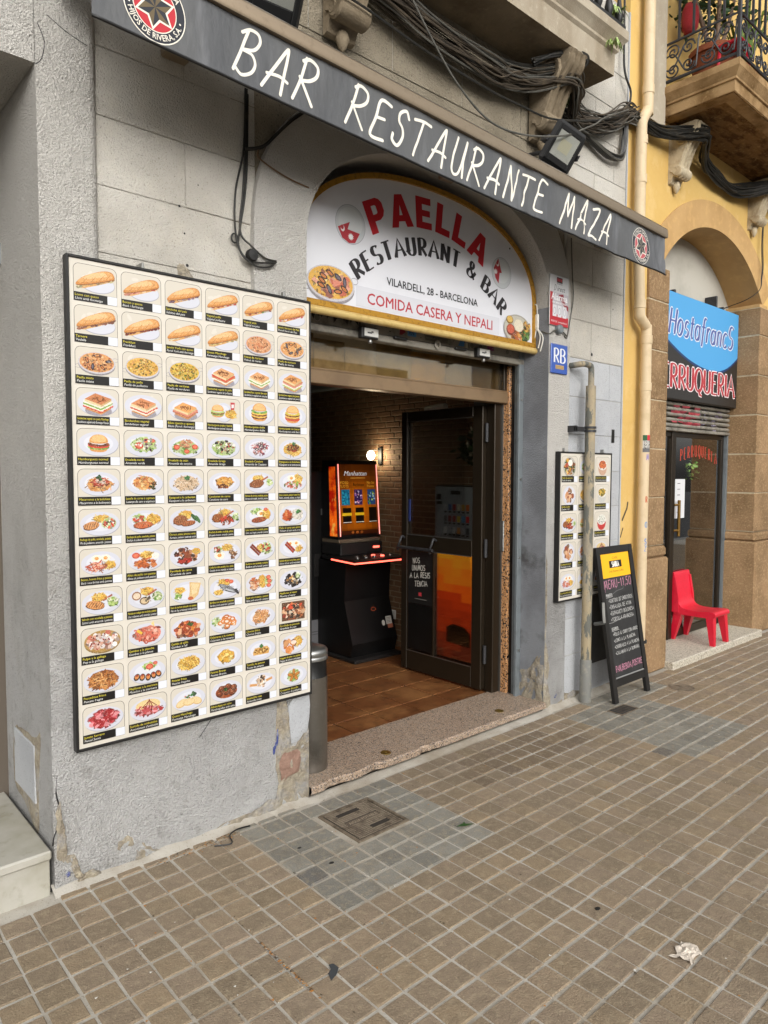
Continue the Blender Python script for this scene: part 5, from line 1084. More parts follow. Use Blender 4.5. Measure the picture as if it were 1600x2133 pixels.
m = MB(); m.box(-.75, -.69, .8, 5, 0, 2.4, m_wplain); m.box(-.75, 2.6, 5, 5.06, 0, 2.4, m_wplain); m.box(-.75, .3, .6, .8, 0, 2.4, m_wplain); o = m.build('interior_wall', m_wplain); o['kind'] = 'structure'
m = MB(); m.box(-.75, 2.6, .5, 5.06, 2.30, 2.38, m_ceil); o = m.build('interior_ceiling', m_ceil); o['kind'] = 'structure'
m = MB(); m.box(2.44, 2.515, .6, 4.9, 2.235, 2.298, m_ceil, .01); m.build('cornice', m_ceil, o)
# ---- doorway: roller shutter, transom, jamb, frame
rs = thing('roller_shutter', 'rolled up steel shutter with stickered bottom rail over the bar doorway', 'shutter', (1.3, .21, 2.16))
m = MB(); m.box(.402, 2.208, .195, .235, 2.205, 2.30, m_shut, .004); m.build('bottom_rail', m_shut, rs)
m = MB(); m.box(.402, 2.208, .185, .24, 2.168, 2.2035, m_shut, .004); m.build('bottom_rail_lip', m_shut, rs)
m = MB(); m.tube([(.41, .22, 2.35), (2.205, .22, 2.35)], .05, 14, m_shut); m.build('coil', m_shut, rs, smooth=1)
m = MB(); m.tube([(.41, .19, 2.285), (2.205, .19, 2.285)], .008, 6, m_shut); m.build('edge_tube', m_shut, rs, smooth=1)
for x in (.90, 1.78):
    m = MB(); m.box(x-.055, x+.055, .150, .184, 2.165, 2.222, m_blkm, .004); l = m.build('lock_box', m_blkm, rs)
    P = Print(plane_pos((x-.04, .1498, 2.17))); P.rect(0, .006, .092, .046, '#c9c9c4'); P.rect(.02, .02, .05, .028, '#3a3a3a'); P.rect(.045, .024, .06, .034, '#4a4a4a'); P.mb.build('label_sticker', m_print, l)
    m = MB(); m.lathe([(.008, -.022), (.012, -.016), (.010, -.006), (.006, 0)], (x+.01, .165, 2.165), 12, m_alu); m.build('lock_cylinder', m_alu, l, smooth=.8)
for x in (1.13, 1.6):
    m = MB(); m.box(x-.045, x+.045, .165, .185, 2.192, 2.206, m_blk, .003); m.build('handle', m_blk, rs)
m = MB(); m.lathe([(.022, 0), (.026, .008), (.02, .012), (.012, .012), (.01, .004)], (1.415, .183, 2.2), 14, m_shut, axis='y'); m.build('pull_ring', m_shut, rs, smooth=.8)
def stk(f, nm='sticker'):
    P = Print(plane_pos((0, .1945, 0))); f(P); P.mb.build(nm, m_printm, rs)
stk(lambda P: P.poly([(1.14, 2.222), (1.16, 2.225), (1.185, 2.24), (1.178, 2.262), (1.163, 2.272), (1.145, 2.25)], '#8f2230'))
stk(lambda P: (P.rect(1.2, 2.225, 1.265, 2.265, '#4f86b9'), text(P, 'RN', 1.21, 2.233, .02, '#1f3050', 1)))
stk(lambda P: (P.rect(1.33, 2.215, 1.52, 2.25, '#77746a'), P.rect(1.335, 2.22, 1.515, 2.246, '#5a574f'), text(P, 'PERSIANAS 93 331', 1.34, 2.228, .011, '#88857a', 0, fit=.17)))
stk(lambda P: P.poly([(1.6, 2.22), (1.62, 2.25), (1.66, 2.255), (1.65, 2.22)], '#3f7ab0')); stk(lambda P: P.rect(1.665, 2.215, 1.685, 2.245, '#b9b4a0')); stk(lambda P: P.rect(1.86, 2.225, 1.92, 2.25, '#7c3a6a'))
for x_ in (.6, 1.72, 1.8, 2.05): stk(lambda P: (P.ell(x_, 2.235, .022, .021, '#6f6b62', 16), P.ring(x_, 2.235, .02, .019, .003, '#a39f94', 16)))
def scuffs(P):
    for i in range(26): x = R.uniform(.5, .86); P.poly([(x, 2.3), (x+.02, 2.3), (x+R.uniform(0, .03), R.uniform(2.215, 2.27)), (x+.005, R.uniform(2.22, 2.28))], '#1a1815')
    for i in range(40): x = R.uniform(.42, 2.19); P.ell(x, R.uniform(2.207, 2.295), R.uniform(.002, .008), R.uniform(.001, .004), R.choice(['#2c2a26', '#8f8a80', '#3f3b35']), 6)
stk(scuffs, 'scuff_marks'); COL.objects[-1]['kind'] = 'stuff'
tr = thing('door_transom', 'bronze beam and brown glazed fanlight above the bar door', 'transom', (1.3, .3, 1.93))
part('beam', m_beam, tr, (.402, 2.19, .285, .36, 1.934, 2.004), bev=.004)
part('beam_lip', m_beam, tr, (.402, 2.19, .29, .34, 2.0045, 2.014), bev=.002)
part('glass', m_tgl, tr, (.402, 2.15, .305, .311, 2.0145, 2.26))
part('stile', m_brown, tr, (2.15, 2.19, .295, .35, 2.0145, 2.26), bev=.003)
x = .42
for w_, c in ((.26, '#7a6a50'), (.20, '#8d7f66'), (.22, '#9a8b70'), (.26, '#a08c5c'), (.28, '#b3892c'), (.24, '#8f7a58'), (.27, '#7c6a4c')):
    mm = mk('faded_card', c, .8, var=((9, '#5c4c34', .45, .7, .6),)); m = MB(); m.box(x, x+w_-.004, .33, .334, 2.016, 2.03+R.uniform(.12, .2), mm); m.build('card_sheet', mm, tr); x += w_
jb = thing('door_jamb', 'speckled granite jamb with shutter guide rail at the right of the doorway', 'door jamb', (2.2, .3, .05))
part('granite_facing', m_jamb, jb, (2.176, 2.2076, .272, .385, .05, 2.17), bev=.003)
part('guide_rail', m_rail, jb, (2.165, 2.2075, .186, .206, .05, 2.26), (2.194, 2.2075, .2065, .2475, .05, 2.26), bev=.002)
part('shadow_gap', m_blk, jb, (2.196, 2.2075, .248, .2715, .05, 2.2))
for z in (.35, .95, 1.45, 1.95):
    m = MB(); m.lathe([(.009, 0), (.008, .005), (.003, .007), (.0001, .007)], (2.188, .186, z), 10, m_alu, axis='y'); m.build('bolt', m_alu, jb, smooth=.9)
part('door_hold_plate', m_alu, jb, (2.166, 2.1775, .30, .345, .98, 1.18), bev=.005)
part('frame_post', m_brown, jb, (2.105, 2.1775, .33, .40, .05, 1.9335), bev=.004)
part('frame_trim', m_alu, jb, (2.170, 2.1778, .318, .3295, .05, 1.93))
# ---- door leaf, swung inwards
dl = thing('glass_door', 'dark bronze framed glass door of the bar standing open inwards', 'door', (2.09, .7, .05))
dx0, dx1 = 2.068, 2.112; ya, yb_ = .40, 1.165; za, zb_ = .062, 1.925
part('hinge_stile', m_brown, dl, (dx0, dx1, ya, ya+.085, za, zb_), bev=.004)
part('lock_stile', m_brown, dl, (dx0, dx1, yb_-.06, yb_, za, zb_), bev=.004)
part('top_rail', m_brown, dl, (dx0+.001, dx1-.001, ya+.085, yb_-.06, zb_-.07, zb_), bev=.004)
part('middle_rail', m_brown, dl, (dx0+.001, dx1-.001, ya+.085, yb_-.06, .94, 1.045), bev=.004)
part('bottom_rail', m_brown, dl, (dx0+.001, dx1-.001, ya+.085, yb_-.06, za, .20), bev=.004)
part('mullion', m_brown, dl, (dx0+.004, dx1-.004, .838, .85, .20, .94))
part('upper_glass', m_dgl, dl, (2.087, 2.093, ya+.085, yb_-.06, 1.045, zb_-.07)); part('lower_glass', m_dgl, dl, (2.087, 2.093, ya+.085, yb_-.06, .20, .94))
m = MB()
for q in (1.047, zb_-.072): m.box(2.0665, 2.0675, ya+.085, yb_-.06, q-.003, q+.003, m_alu)
for q in (.202, .938): m.box(2.0665, 2.0675, ya+.085, yb_-.06, q-.003, q+.003, m_alu)
for q in (yb_-.063, ): m.box(2.0665, 2.0675, q-.002, q+.002, .2, .94, m_alu); m.box(2.0665, 2.0675, q-.002, q+.002, 1.05, zb_-.08, m_alu)
m.build('glazing_bead', m_alu, dl)
for y in (1.13, .81):
    m = MB(); m.tube(smoothpath([(2.068, y, 1.02), (2.04, y, 1.03), (2.02, y, .99), (2.018, y+.02, .95), (2.03, y+.025, .93)], 5), .009, 8, m_iron); m.build('push_bar_bracket', m_iron, dl, smooth=1)
m = MB(); m.tube([(2.018, 1.15, .955), (2.018, .80, .955)], .012, 10, m_iron); m.build('push_bar', m_iron, dl, smooth=1)
for z in (.3, 1.0, 1.75):
    m = MB(); m.tube([(2.09, .385, z-.06), (2.09, .385, z+.06)], .012, 8, m_iron); m.build('hinge', m_iron, dl, smooth=1)
m = MB(); m.box(2.078, 2.0865, .852, 1.10, .55, .925, m_blkm); ps = m.build('poster', m_blkm, dl)
P = Print(plane_pos((2.0778, 1.10, .55), (0, -1, 0), (0, 0, 1), (-1, 0, 0)), m_printm)
for i, (t, x) in enumerate((('NOS', .05), ('UNIMOS', .04), ('A LA RESIS', .02), ('TENCIA', .07))): strokes(P, t, x, .29-i*.055, .036, '#c9c6bc', .005, .75, .2, .1, .1, jit=.06)
P.rect(.11, .06, .14, .085, '#b9303a'); P.rect(.07, .035, .19, .039, '#8f8c84'); P.mb.build('print', m_printm, ps)
m = MB(); m.box(2.078, 2.0862, .852, 1.10, .215, .545, m_blk); m.build('black_film', m_blk, dl)
m = MB(); m.box(2.080, 2.0863, 1.085, 1.10, 1.14, 1.3, mk('blue_sticker', '#26346b', .5)); m.build('sticker', None, dl)
# ---- tobacco vending machine on the brick wall
vm = thing('vending_machine', 'grey and orange cigarette vending machine behind the open glass door', 'vending machine', (2.4, .8, .2))
m_grp = mk('grey_machine_panel', '#8d979b', .45, .2); vx = 2.30
part('cabinet', m_blkm, vm, (vx+.008, 2.5, .52, 1.058, .12, 1.40), bev=.01)
part('upper_panel', m_grp, vm, (vx, vx+.0075, .53, 1.05, 1.0, 1.39), bev=.003)
m = MB(); m.prism([(1.05, 1.0)]+[(lerp(1.05, .53, i/12), 1.0-.05*math.sin(PI*i/12)) for i in range(1, 12)]+[(.53, 1.0)], lambda u, v, d: (d, u, v), vx, vx+.0075, m_grp); m.build('panel_curve', m_grp, vm)
m = MB(); N_ = 14
for i in range(N_):
    for j in range(6):
        z0, z1 = lerp(.14, .985, i/N_), lerp(.14, .985, (i+1)/N_); y0, y1 = lerp(.53, 1.05, j/6), lerp(.53, 1.05, (j+1)/6); t = (i+R.uniform(-1, 1))/N_
        c = mixc(hx('#4a0f0a'), hx('#b5350f'), min(1, t*2)) if t < .5 else mixc(hx('#c9480f'), hx('#c98f1f'), min(1, t*2-1))
        m.face([(vx+.006, y1, z0), (vx+.006, y0, z0), (vx+.006, y0, z1), (vx+.006, y1, z1)], m_back, c)
m.build('lower_panel', m_back, vm)
cols = ['#9aa0a3', '#2b4f86', '#8f2c30', '#c9c4b0', '#b58a2c', '#b5602c', '#5a5f66', '#7c2c34', '#8a2a30', '#c9b23c', '#4f8fc0', '#c42a2e', '#b9bcc0', '#8f9498', '#b0b4b8', '#c98a4a', '#9aa0a8', '#3a3f48']
for i in range(6):
    for j in range(3):
        y = .955-i*.043; z = 1.265-j*.083; m = MB(); m.box(vx-.006, vx-.0005, y-.028, y, z-.045, z, mk('brand_button', cols[j*6+i], .4), .002); m.build('selection_button', None, vm)
        m = MB(); m.box(vx-.004, vx-.0005, y-.024, y-.004, z-.062, z-.05, m_blk); m.build('button_label', m_blk, vm)
part('display', m_blk, vm, (vx-.004, vx-.0005, .80, .89, 1.335, 1.362)); part('coin_slot', m_blk, vm, (vx-.005, vx-.0005, .99, 1.03, 1.295, 1.335)); part('card_slot', m_blk, vm, (vx-.005, vx-.0005, .98, 1.03, 1.262, 1.283))
m = MB(); o = [(.70, .25), (.70, .345), (.76, .385), (.86, .395), (.915, .37), (.915, .26)]; m.prism(o, lambda u, v, d: (d, u, v), vx-.012, vx+.004, m_blk); m.build('delivery_hatch', m_blk, vm)
P = Print(plane_pos((vx-.0006, .90, 1.04), (0, -1, 0), (0, 0, 1), (-1, 0, 0))); strokes(P, 'Goya', 0, .0, .05, '#15181a', .008, .75, .12, 0, 0, 'l', (.008, .003)); P.rect(0, -.014, .1, -.011, '#15181a'); P.mb.build('lettering', m_print, vm)
pp = thing('potted_plant', 'leafy plant in a dark red pot standing on the vending machine', 'plant', (2.4, .66, 1.4)); m_dpot = mk('dark_red_pot', '#5c2018', .6)
m = MB(); m.lathe([(.0001, 1.4), (.06, 1.4), (.085, 1.56), (.092, 1.56), (.092, 1.585), (.078, 1.585), (.07, 1.56), (.0001, 1.56)], (2.40, .655, 0), 18, m_dpot); m.build('pot', m_dpot, pp, smooth=.7)
def leaves(name, parent, c, r, n, size, mat, zs=.8, stem=None):
    m = MB()
    for i in range(n):
        v = Vector((R.gauss(0, 1), R.gauss(0, 1), R.gauss(0, 1))).normalized()*r*R.random()**.45; p = Vector(c)+Vector((v.x, v.y, v.z*zs))
        a = Vector((R.gauss(0, 1), R.gauss(0, 1), R.gauss(0, .5)-.2)).normalized(); b = a.cross(Vector((R.gauss(0, 1), R.gauss(0, 1), R.gauss(0, 1)))).normalized(); l = size*R.uniform(.6, 1.3)
        nn = a.cross(b); m.face([p, p+a*l*.35+b*l*.26+nn*l*.04, p+a*l*.75+b*l*.2, p+a*l], mat); m.face([p+a*l, p+a*l*.75-b*l*.2, p+a*l*.35-b*l*.26+nn*l*.04, p], mat)
    return m.build(name, mat, parent)
leaves('foliage', pp, (2.38, .72, 1.66), .16, 150, .07, m_leaf, .75)
# ---- slot machine
sm = thing('slot_machine', 'black slot machine with glowing orange screen and red lit button deck', 'slot machine', (2.1, 1.75, .05))
m = MB(); f = lambda u, v, d: (d, u, v)
m.prism([(1.55, .05), (1.52, .18), (1.62, .5), (1.60, .80), (2.05, .80), (2.05, .05)], f, 1.9, 2.36, m_blk); m.build('cabinet', m_blk, sm)
part('foot_plate', m_blkm, sm, (1.875, 2.36, 1.46, 2.0, .046, .075), bev=.004)
m = MB(); m.prism([(1.828, 1.408), (2.33, 1.388), (2.37, 1.62), (2.36, 1.9), (1.9, 1.9), (1.872, 1.74)], lambda u, v, d: (u, v, d), .812, .842, m_blk); m.build('button_deck', m_blk, sm)
m = MB(); m.tube([(1.87, 1.74, .818), (1.824, 1.404, .818), (2.335, 1.384, .818)], .006, 6, m_led); m.build('led_strip', m_led, sm)
for i in range(9):
    m = MB(); x = 1.93+i*.042; y = 1.50+.06*(i % 2); m.lathe([(.016, .842), (.016, .85), (.012, .853), (.0001, .853)], (x, y, 0), 10, m_alu if i not in (5, 6) else m_led); m.build('button', None, sm, smooth=.8)
part('bill_unit', m_blkm, sm, (1.93, 2.36, 1.70, 1.95, .842, .935), bev=.006); part('bill_slot', m_led, sm, (2.26, 2.32, 1.692, 1.6995, .885, .9))
part('trim_band', m_bronze, sm, (1.935, 2.36, 1.73, 1.95, .936, .965), bev=.004)
sy0, sy1 = 1.735, 1.775; z0, z1 = .97, 1.585
scr = lambda u, v, d: Vector((lerp(1.965, 2.345, u), lerp(sy0, sy1, v)-d, lerp(z0+.03, z1-.03, v)))
m = MB(); V = [(1.935, sy0+.004, z0), (2.375, sy0+.004, z0), (2.36, sy1+.004, z1), (1.94, sy1+.004, z1), (1.935, 1.99, z0), (2.375, 1.99, z0), (2.36, 1.95, z1), (1.94, 1.95, z1)]
m.idx(V, [(0, 1, 2, 3), (4, 7, 6, 5), (0, 3, 7, 4), (1, 5, 6, 2), (3, 2, 6, 7), (0, 4, 5, 1)], m_blk); m.build('display_housing', m_blk, sm)
P = Print(lambda u, v, d: scr(u, v, d), m_scr)
for i in range(12):
    for j in range(6):
        cy, cx_ = (i+.5)/12, (j+.5)/6; g_ = math.exp(-((cx_-.5)**2*3+(cy-.42)**2*6)); c = mixc(hx('#2a0803'), hx('#c4660a'), g_); P.mb.face([scr(j/6, i/12, 1e-4), scr((j+1)/6, i/12, 1e-4), scr((j+1)/6, (i+1)/12, 1e-4), scr(j/6, (i+1)/12, 1e-4)], m_scr, c)
P.k = 20
def st(t, x, y, h_, c, fit, sh=0): 
    Q = Print(lambda u, v, d: scr(x+u, y+v*.62, d+4e-4), m_scr, P.mb); text(Q, t, 0, 0, h_, c, 1, 1, sh, fit=fit)
st('Manhattan', .12, .84, .1, '#e8e8ea', .76, .3); P.rect(.3, .80, .7, .81, '#e0a040')
st('VIDEO', .02, .72, .06, '#e0a030', .22); st('SLOTS', .02, .67, .06, '#e0a030', .22); st('Burlesque', .36, .69, .07, '#301404', .3); st('No Sé', .74, .72, .06, '#e0a030', .2); st('Ponte', .74, .67, .06, '#e0a030', .2)
for k, (x, pal) in enumerate(((.04, ['#1c6e8f', '#2c9ab5', '#104a66']), (.38, ['#3a2456', '#c9bcd9', '#231436', '#8a5a9a', '#d9a0b0']), (.74, ['#2a4a7a', '#5c9a30', '#141a2a', '#9ac0d9', '#c9d940']))):
    P.rect(x, .42, x+.22, .64, pal[0])
    for i in range(40): a, b = x+R.uniform(0, .18), R.uniform(.42, .61); P.rect(a, b, a+R.uniform(.015, .05), b+R.uniform(.01, .03), R.choice(pal))
    P.rect(x+.02, .16, x+.24, .38, '#120a06'); P.rect(x+.02, .17, x+.24, .18, '#c9c4b8')
    if k < 2: P.rect(x+.0, .27, x+.25, .31, '#d9b020'); st('HOT', x+.08, .275, .04, '#201000', .1)
P.rect(0, 0, 1, .06, '#3a1606')
for x in (.3, .42, .54): P.ell(x, .03, .04, .018, '#8a4a1c', 10)
P.mb.build('screen', m_scr, sm)
for x0, x1 in ((1.952, 1.957), (2.358, 2.352)):
    m = MB(); m.tube([(x0, sy0-.004, z0+.02), (x1, sy1-.004, z1-.03)], .004, 6, m_ledw); m.build('led_strip', m_ledw, sm)
m_glow = mk('glowing_orange_side', '#ff6a12', .4, var=((6, '#b51c05', .45, .6, 1, (1, 1, 1.6)), (9, '#ffc050', .6, .7, .8)), emit=.4)
m = MB(); m.face([(1.932, 1.745, z0+.02), (1.932, 1.84, z0+.02), (1.935, 1.86, z1-.05), (1.935, 1.78, z1-.05)], m_glow); m.build('side_light', m_glow, sm)
P = Print(lambda u, v, d: Vector((u, lerp(1.52, 1.62, (v-.18)/.32)-d-.002, v)))
P.ell(2.245, .30, .016, .022, '#c9c6bc', 14); P.rect(2.275, .285, 2.335, .345, '#c9c6bc'); P.rect(2.285, .255, 2.338, .285, '#b06a50')
for i in range(4): P.rect(2.281, .297+i*.011, 2.32, .301+i*.011, '#77746c')
P.ring(2.17, .415, .024, .014, .003, '#b5502c', 16); P.mb.build('stickers', m_print, sm)
cb = thing('black_cabinet', 'black machine cabinet beside the slot machine deep inside the bar', 'cabinet', (1.75, 2.2, .05))
part('body', m_blk, cb, (1.45, 1.975, 1.96, 2.5, .046, 1.5), bev=.008); part('lock', m_alu, cb, (1.93, 1.94, 1.95, 1.9595, 1.15, 1.2)); part('coin_panel', m_blkm, cb, (1.86, 1.93, 1.951, 1.9595, .66, .84), bev=.003)
P = Print(plane_pos((1.83, 1.9592, .09))); P.rect(0, 0, .13, .22, '#6a6a6c'); P.rect(.01, .12, .12, .128, '#4a4a4c'); P.rect(.01, .1, .1, .106, '#4a4a4c'); P.mb.build('notice', m_print, cb)
# ---- wall lamp, spot, socket
wl = thing('wall_lamp', 'lit wall lamp glowing on the brick wall above the slot machine', 'lamp', (2.5, 1.95, 1.63))
part('back_plate', m_blkm, wl, (2.498, 2.507, 1.87, 1.92, 1.56, 1.70), bev=.003); m = MB(); m.tube([(2.5, 1.9, 1.68), (2.45, 1.94, 1.68)], .006, 6, m_blkm); m.build('arm', m_blkm, wl)
m = MB(); m.lathe([(.0001, -.04), (.022, -.034), (.034, -.01), (.034, .01), (.022, .034), (.0001, .04)], (2.45, 1.95, 1.635), 14, m_lamp); m.build('globe', m_lamp, wl, smooth=1)
ld = bpy.data.lights.new('lamp_light', 'POINT'); ld.energy = 2.8; ld.color = (1, .82, .55); ld.shadow_soft_size = .04; lo = bpy.data.objects.new('lamp_light', ld); lo.location = (2.44, 1.9, 1.63); link(lo, wl)
sp = thing('spotlight', 'small white cylinder spotlight high on the brick wall above the glass door', 'spotlight', (2.4, 1.05, 1.95)); m = MB(); m.tube([(2.3, 1.14, 1.955), (2.3, .95, 1.965)], .028, 14, m_white); m.build('can', m_white, sp, smooth=.8); part('mount', m_white, sp, (2.31, 2.507, 1.03, 1.05, 1.95, 1.97))
sk = thing('wall_socket', 'white double wall socket low on the bricks beside the slot machine', 'socket', (2.5, 1.74, .3)); part('plate', m_white, sk, (2.498, 2.507, 1.69, 1.80, .27, .345), bev=.003)
m = MB(); m.lathe([(.022, 0), (.02, .002), (.012, .001)], (2.4975, 1.72, .308), 12, m_rail, axis='x'); m.build('outlet', m_rail, sk)
# ---- steel bin just inside the corner
bn = thing('waste_bin', 'scuffed stainless steel waste bin with black swing opening at the door corner', 'bin', (.545, .17, .05)); bc = (.535, .175, 0)
m = MB(); m.lathe([(.0001, .053), (.085, .053), (.086, .06), (.086, .50), (.086, .51)], bc, 32, m_steel); m.build('body', m_steel, bn, smooth=.7)
m = MB(); m.lathe([(.083, .505), (.082, .59)], bc, 32, m_blk); m.lathe([(.086, .5), (.083, .505)], bc, 32, m_blk); m.build('opening_band', m_blk, bn, smooth=.7)
m = MB(); m.lathe([(.082, .59), (.088, .592), (.089, .605), (.086, .61), (.088, .615), (.088, .635), (.08, .645), (.05, .655), (.0001, .657)], bc, 32, m_alu); m.build('lid', m_alu, bn, smooth=.7)
# ---------------------------------------------------------------- yellow building with the hairdresser
yb = thing('yellow_building', 'ochre yellow rendered building with stone pilasters and an arched shopfront', 'building', (5, .3, 0))
X0, X1 = 3.60, 5.50; CX, CZ = 4.55, 2.27; RI, RO = 1.215, 1.42
def yarc(r, x0, x1, k=40):
    a0 = math.asin((x0-CX)/r); a1 = math.asin((x1-CX)/r); return [(CX+r*math.sin(lerp(a0, a1, i/k)), CZ+r*math.cos(lerp(a0, a1, i/k))) for i in range(k+1)]
zs = CZ+math.sqrt(RI**2-.95**2)
inn = [(X0, 0), (X0, zs)]+yarc(RI, X0+.001, X1-.001)+[(X1, zs), (X1, 0)]
top = [(3.096, 0), (3.096, 3.2)]+[(lerp(3.096, 8, i/40), 5.7) for i in range(41)]+[(8, 3.2), (8, 0)]
m = MB(); m.ringprism(inn, top, wallf, .012, .5, m_ystuc); m.build('wall', m_ystuc, yb)
m = MB(); A = yarc(RI-.004, X0-.0, X1+.0); B = yarc(RO, X0-.16, X1+.16); m.ringprism(A, B, wallf, .004, .32, m_arch); m.build('arch_ring', m_arch, yb, smooth=.6)
# stone pilasters in courses; left one shows its face, right one its reveal
for (a, b) in ((3.40, 3.70), (5.42, 6.1)):
    z = .95; k = 0
    while z < 2.95:
        h_ = min(.36, 3.0-z); m = MB(); m.box(a, b, -.012+R.uniform(-.002, .002), .34, z+.003, z+h_-.003, m_stone, .006); m.build('pilaster_block', m_stone, yb); z += h_
    m = MB(); m.box(a-.022, b+.022, -.045, .35, 0, .86, m_stone, .014); m.box(a-.012, b+.012, -.034, .345, .8605, .945, m_stone, .02); m.build('pilaster_base', m_stone, yb)
for j_ in ((3.402, 3.698, -.006, .33, .95, 3.0), (5.422, 6.098, -.006, .33, .95, 3.0)): part('pilaster_joint', m_cream, yb, j_)
part('reveal_stone', m_arch, yb, (5.424, 5.6, .0, .33, 3.002, 3.03))
part('tympanum_wall', mk('pale_grey_render', '#b3afa4', .9, var=((3, '#9b968a', .45, .65, .6), (30, '#c9b48a', .66, .78, .6)), bump=((60, .15, .004, 2),)), yb, (3.5, 5.6, .30, .4, 2.05, 3.6))
part('shop_backwall', m_wplain, yb, (3.4, 6.2, 2.6, 2.7, 0, 2.4), (3.4, 3.5, .4, 2.6, 0, 2.4), (5.75, 5.85, .4, 2.6, 0, 2.4), (3.4, 5.85, .35, 2.7, 2.4, 2.5))
m_shopw = mk('shop_plaster_olive', '#b3a06c', .85, var=((3, '#8f8056', .45, .65, .6),)); part('shop_partition', m_shopw, yb, (4.95, 5.74, .62, .7, .05, 2.3))
m_sfl = mk('shop_floor', '#5a564e', .5); part('shop_floor', m_sfl, yb, (3.5, 5.75, .34, 2.6, -.02, .05))
part('door_sill', m_terr, yb, (3.70, 5.424, -.115, .338, -.02, .058), bev=.008)
part('drip_stone', m_stone, yb, (5.10, 5.425, .30, .33, .06, 1.8)) if False else None
# balcony
def mould(m, prof, xa, xb, mat, ends=True):
    """profile (out, z) run along the left side and the front"""
    n = len(prof); P0 = [(xa-o, 0.02, z) for o, z in prof]; P1 = [(xa-o, -.5-o, z) for o, z in prof]; P2 = [(xb, -.5-o, z) for o, z in prof]
    V = P0+P1+P2; m.idx(V, [(r*n+i, r*n+i+1, (r+1)*n+i+1, (r+1)*n+i) for r in (0, 1) for i in range(n-1)], mat)
m = MB(); mould(m, [(-.1, 4.052), (-.02, 4.05), (-.0, 4.06), (0, 4.13), (.012, 4.135), (.012, 4.15), (.03, 4.175), (.045, 4.2), (.045, 4.245), (-.1, 4.245)], 3.56, 7.5, m_stoneD); m.build('balcony_slab', m_stoneD, yb, smooth=.4)
part('balcony_soffit', m_soffit, yb, (3.565, 7.5, -.495, .02, 4.054, 4.24))
part('balcony_edge_stone', m_greyb, yb, (3.30, 3.53, -.03, .02, 3.97, 5.6))
for x in (3.75, 5.2): scroll_console('corbel', yb, x, .15, .012, 3.62, .40, .2, m_cream)
# wrought iron railing
rl = MB(); zr0, zr1 = 4.285, 4.545; xr = 3.535; yr = -.53
for z, r_ in ((zr0, .012), (zr1, .009)): rl.tube([(xr, .0, z), (xr, yr, z), (7.5, yr, z)], r_, 6, m_iron)
for p in ((xr, -.012), (xr, yr)): rl.box(p[0]-.011, p[0]+.011, p[1]-.011, p[1]+.011, 4.25, 5.7, m_iron, .002)
rail = rl.build('railing', m_iron, yb)
def bar(x, y):
    m = MB(); m.box(x-.007, x+.007, y-.007, y+.007, zr1, 5.7, m_iron); m.build('bar', m_iron, rail)
for i in range(1, 5): bar(xr, lerp(-.012, yr, i/5))
for i in range(1, 16): bar(xr+i*.105, yr)
def spiral(c, r, turns, a0, sgn, f):
    pts = []
    for i in range(30):
        t = i/29; a = a0+sgn*2*PI*turns*t; q = r*(1-.86*t); pts.append(f(c[0]+q*math.cos(a), c[1]+q*math.sin(a)))
    m = MB(); m.tube(pts, .006, 5, m_iron); m.build('scroll', m_iron, rail, smooth=1)
def scurve(a, b, f):
    pts = [f(p.x, p.y) for p in smoothpath([(a[0], a[1], 0), (lerp(a[0], b[0], .3), a[1]+(b[1]-a[1])*.02, 0), (lerp(a[0], b[0], .7), b[1]-(b[1]-a[1])*.02, 0), (b[0], b[1], 0)], 6)]
    m = MB(); m.tube(pts, .006, 5, m_iron); m.build('scroll', m_iron, rail, smooth=1)
for f, n_ in ((lambda u, v: (xr, -.02-u, zr0+v), 2), (lambda u, v: (xr+.02+u, yr, zr0+v), 6)):
    for k in range(n_):
        o_ = k*.255
        for (cx_, cy_, r_, a0, sg_) in ((.055, .065, .052, 3.1, 1), (.055, .19, .055, 3.1, -1), (.165, .07, .045, 0, -1), (.165, .185, .048, 0, 1)): spiral((o_+cx_, cy_), r_, 1.6, a0, sg_, f)
        scurve((o_+.005, .08), (o_+.2, .22), f); scurve((o_+.005, .17), (o_+.21, .03), f); scurve((o_+.21, .04), (o_+.25, .23), f)
# drain pipe
dp = thing('drain_pipe', 'cream painted drain pipe running down the yellow wall', 'pipe', (3.4, -.05, 0)); py_ = -.055
m = MB(); m.tube(smoothpath([(3.235, py_, 5.6), (3.235, py_, 4.1), (3.225, py_, 3.98), (3.17, py_, 3.9), (3.155, py_, 3.80), (3.16, py_, 3.0), (3.185, py_, 2.63), (3.20, py_, 2.57), (3.27, py_, 2.52), (3.285, py_, 2.44), (3.29, py_, 1.6), (3.29, py_, .05)], 5), .037, 14, m_pipe); m.build('pipe', m_pipe, dp, smooth=1)
for x, z in ((3.16, 3.76), (3.158, 3.5), (3.185, 2.66), (3.287, 2.43), (3.29, 2.1), (3.29, 4.0) if False else (3.235, 4.12)):
    m = MB(); m.lathe([(.037, -.03), (.041, -.028), (.041, .028), (.037, .03)], (x, py_, z), 16, m_pipe); m.build('collar', m_pipe, dp, smooth=.7)
m = MB(); m.lathe([(.044, -.012), (.05, -.01), (.05, .01), (.044, .012)], (3.29, py_, .28), 16, m_iron); m.box(3.24, 3.34, -.02, .012, .272, .288, m_iron); m.build('clamp', m_iron, dp)
def wrap(parent, c, r, z0, z1, a0, a1, draw, name):
    P = Print(lambda u, v, d: Vector((c[0]+(r+d)*math.cos(lerp(a0, a1, u)), c[1]+(r+d)*math.sin(lerp(a0, a1, u)), lerp(z0, z1, v))), m_printm); draw(P); return P.mb.build(name, m_printm, parent)
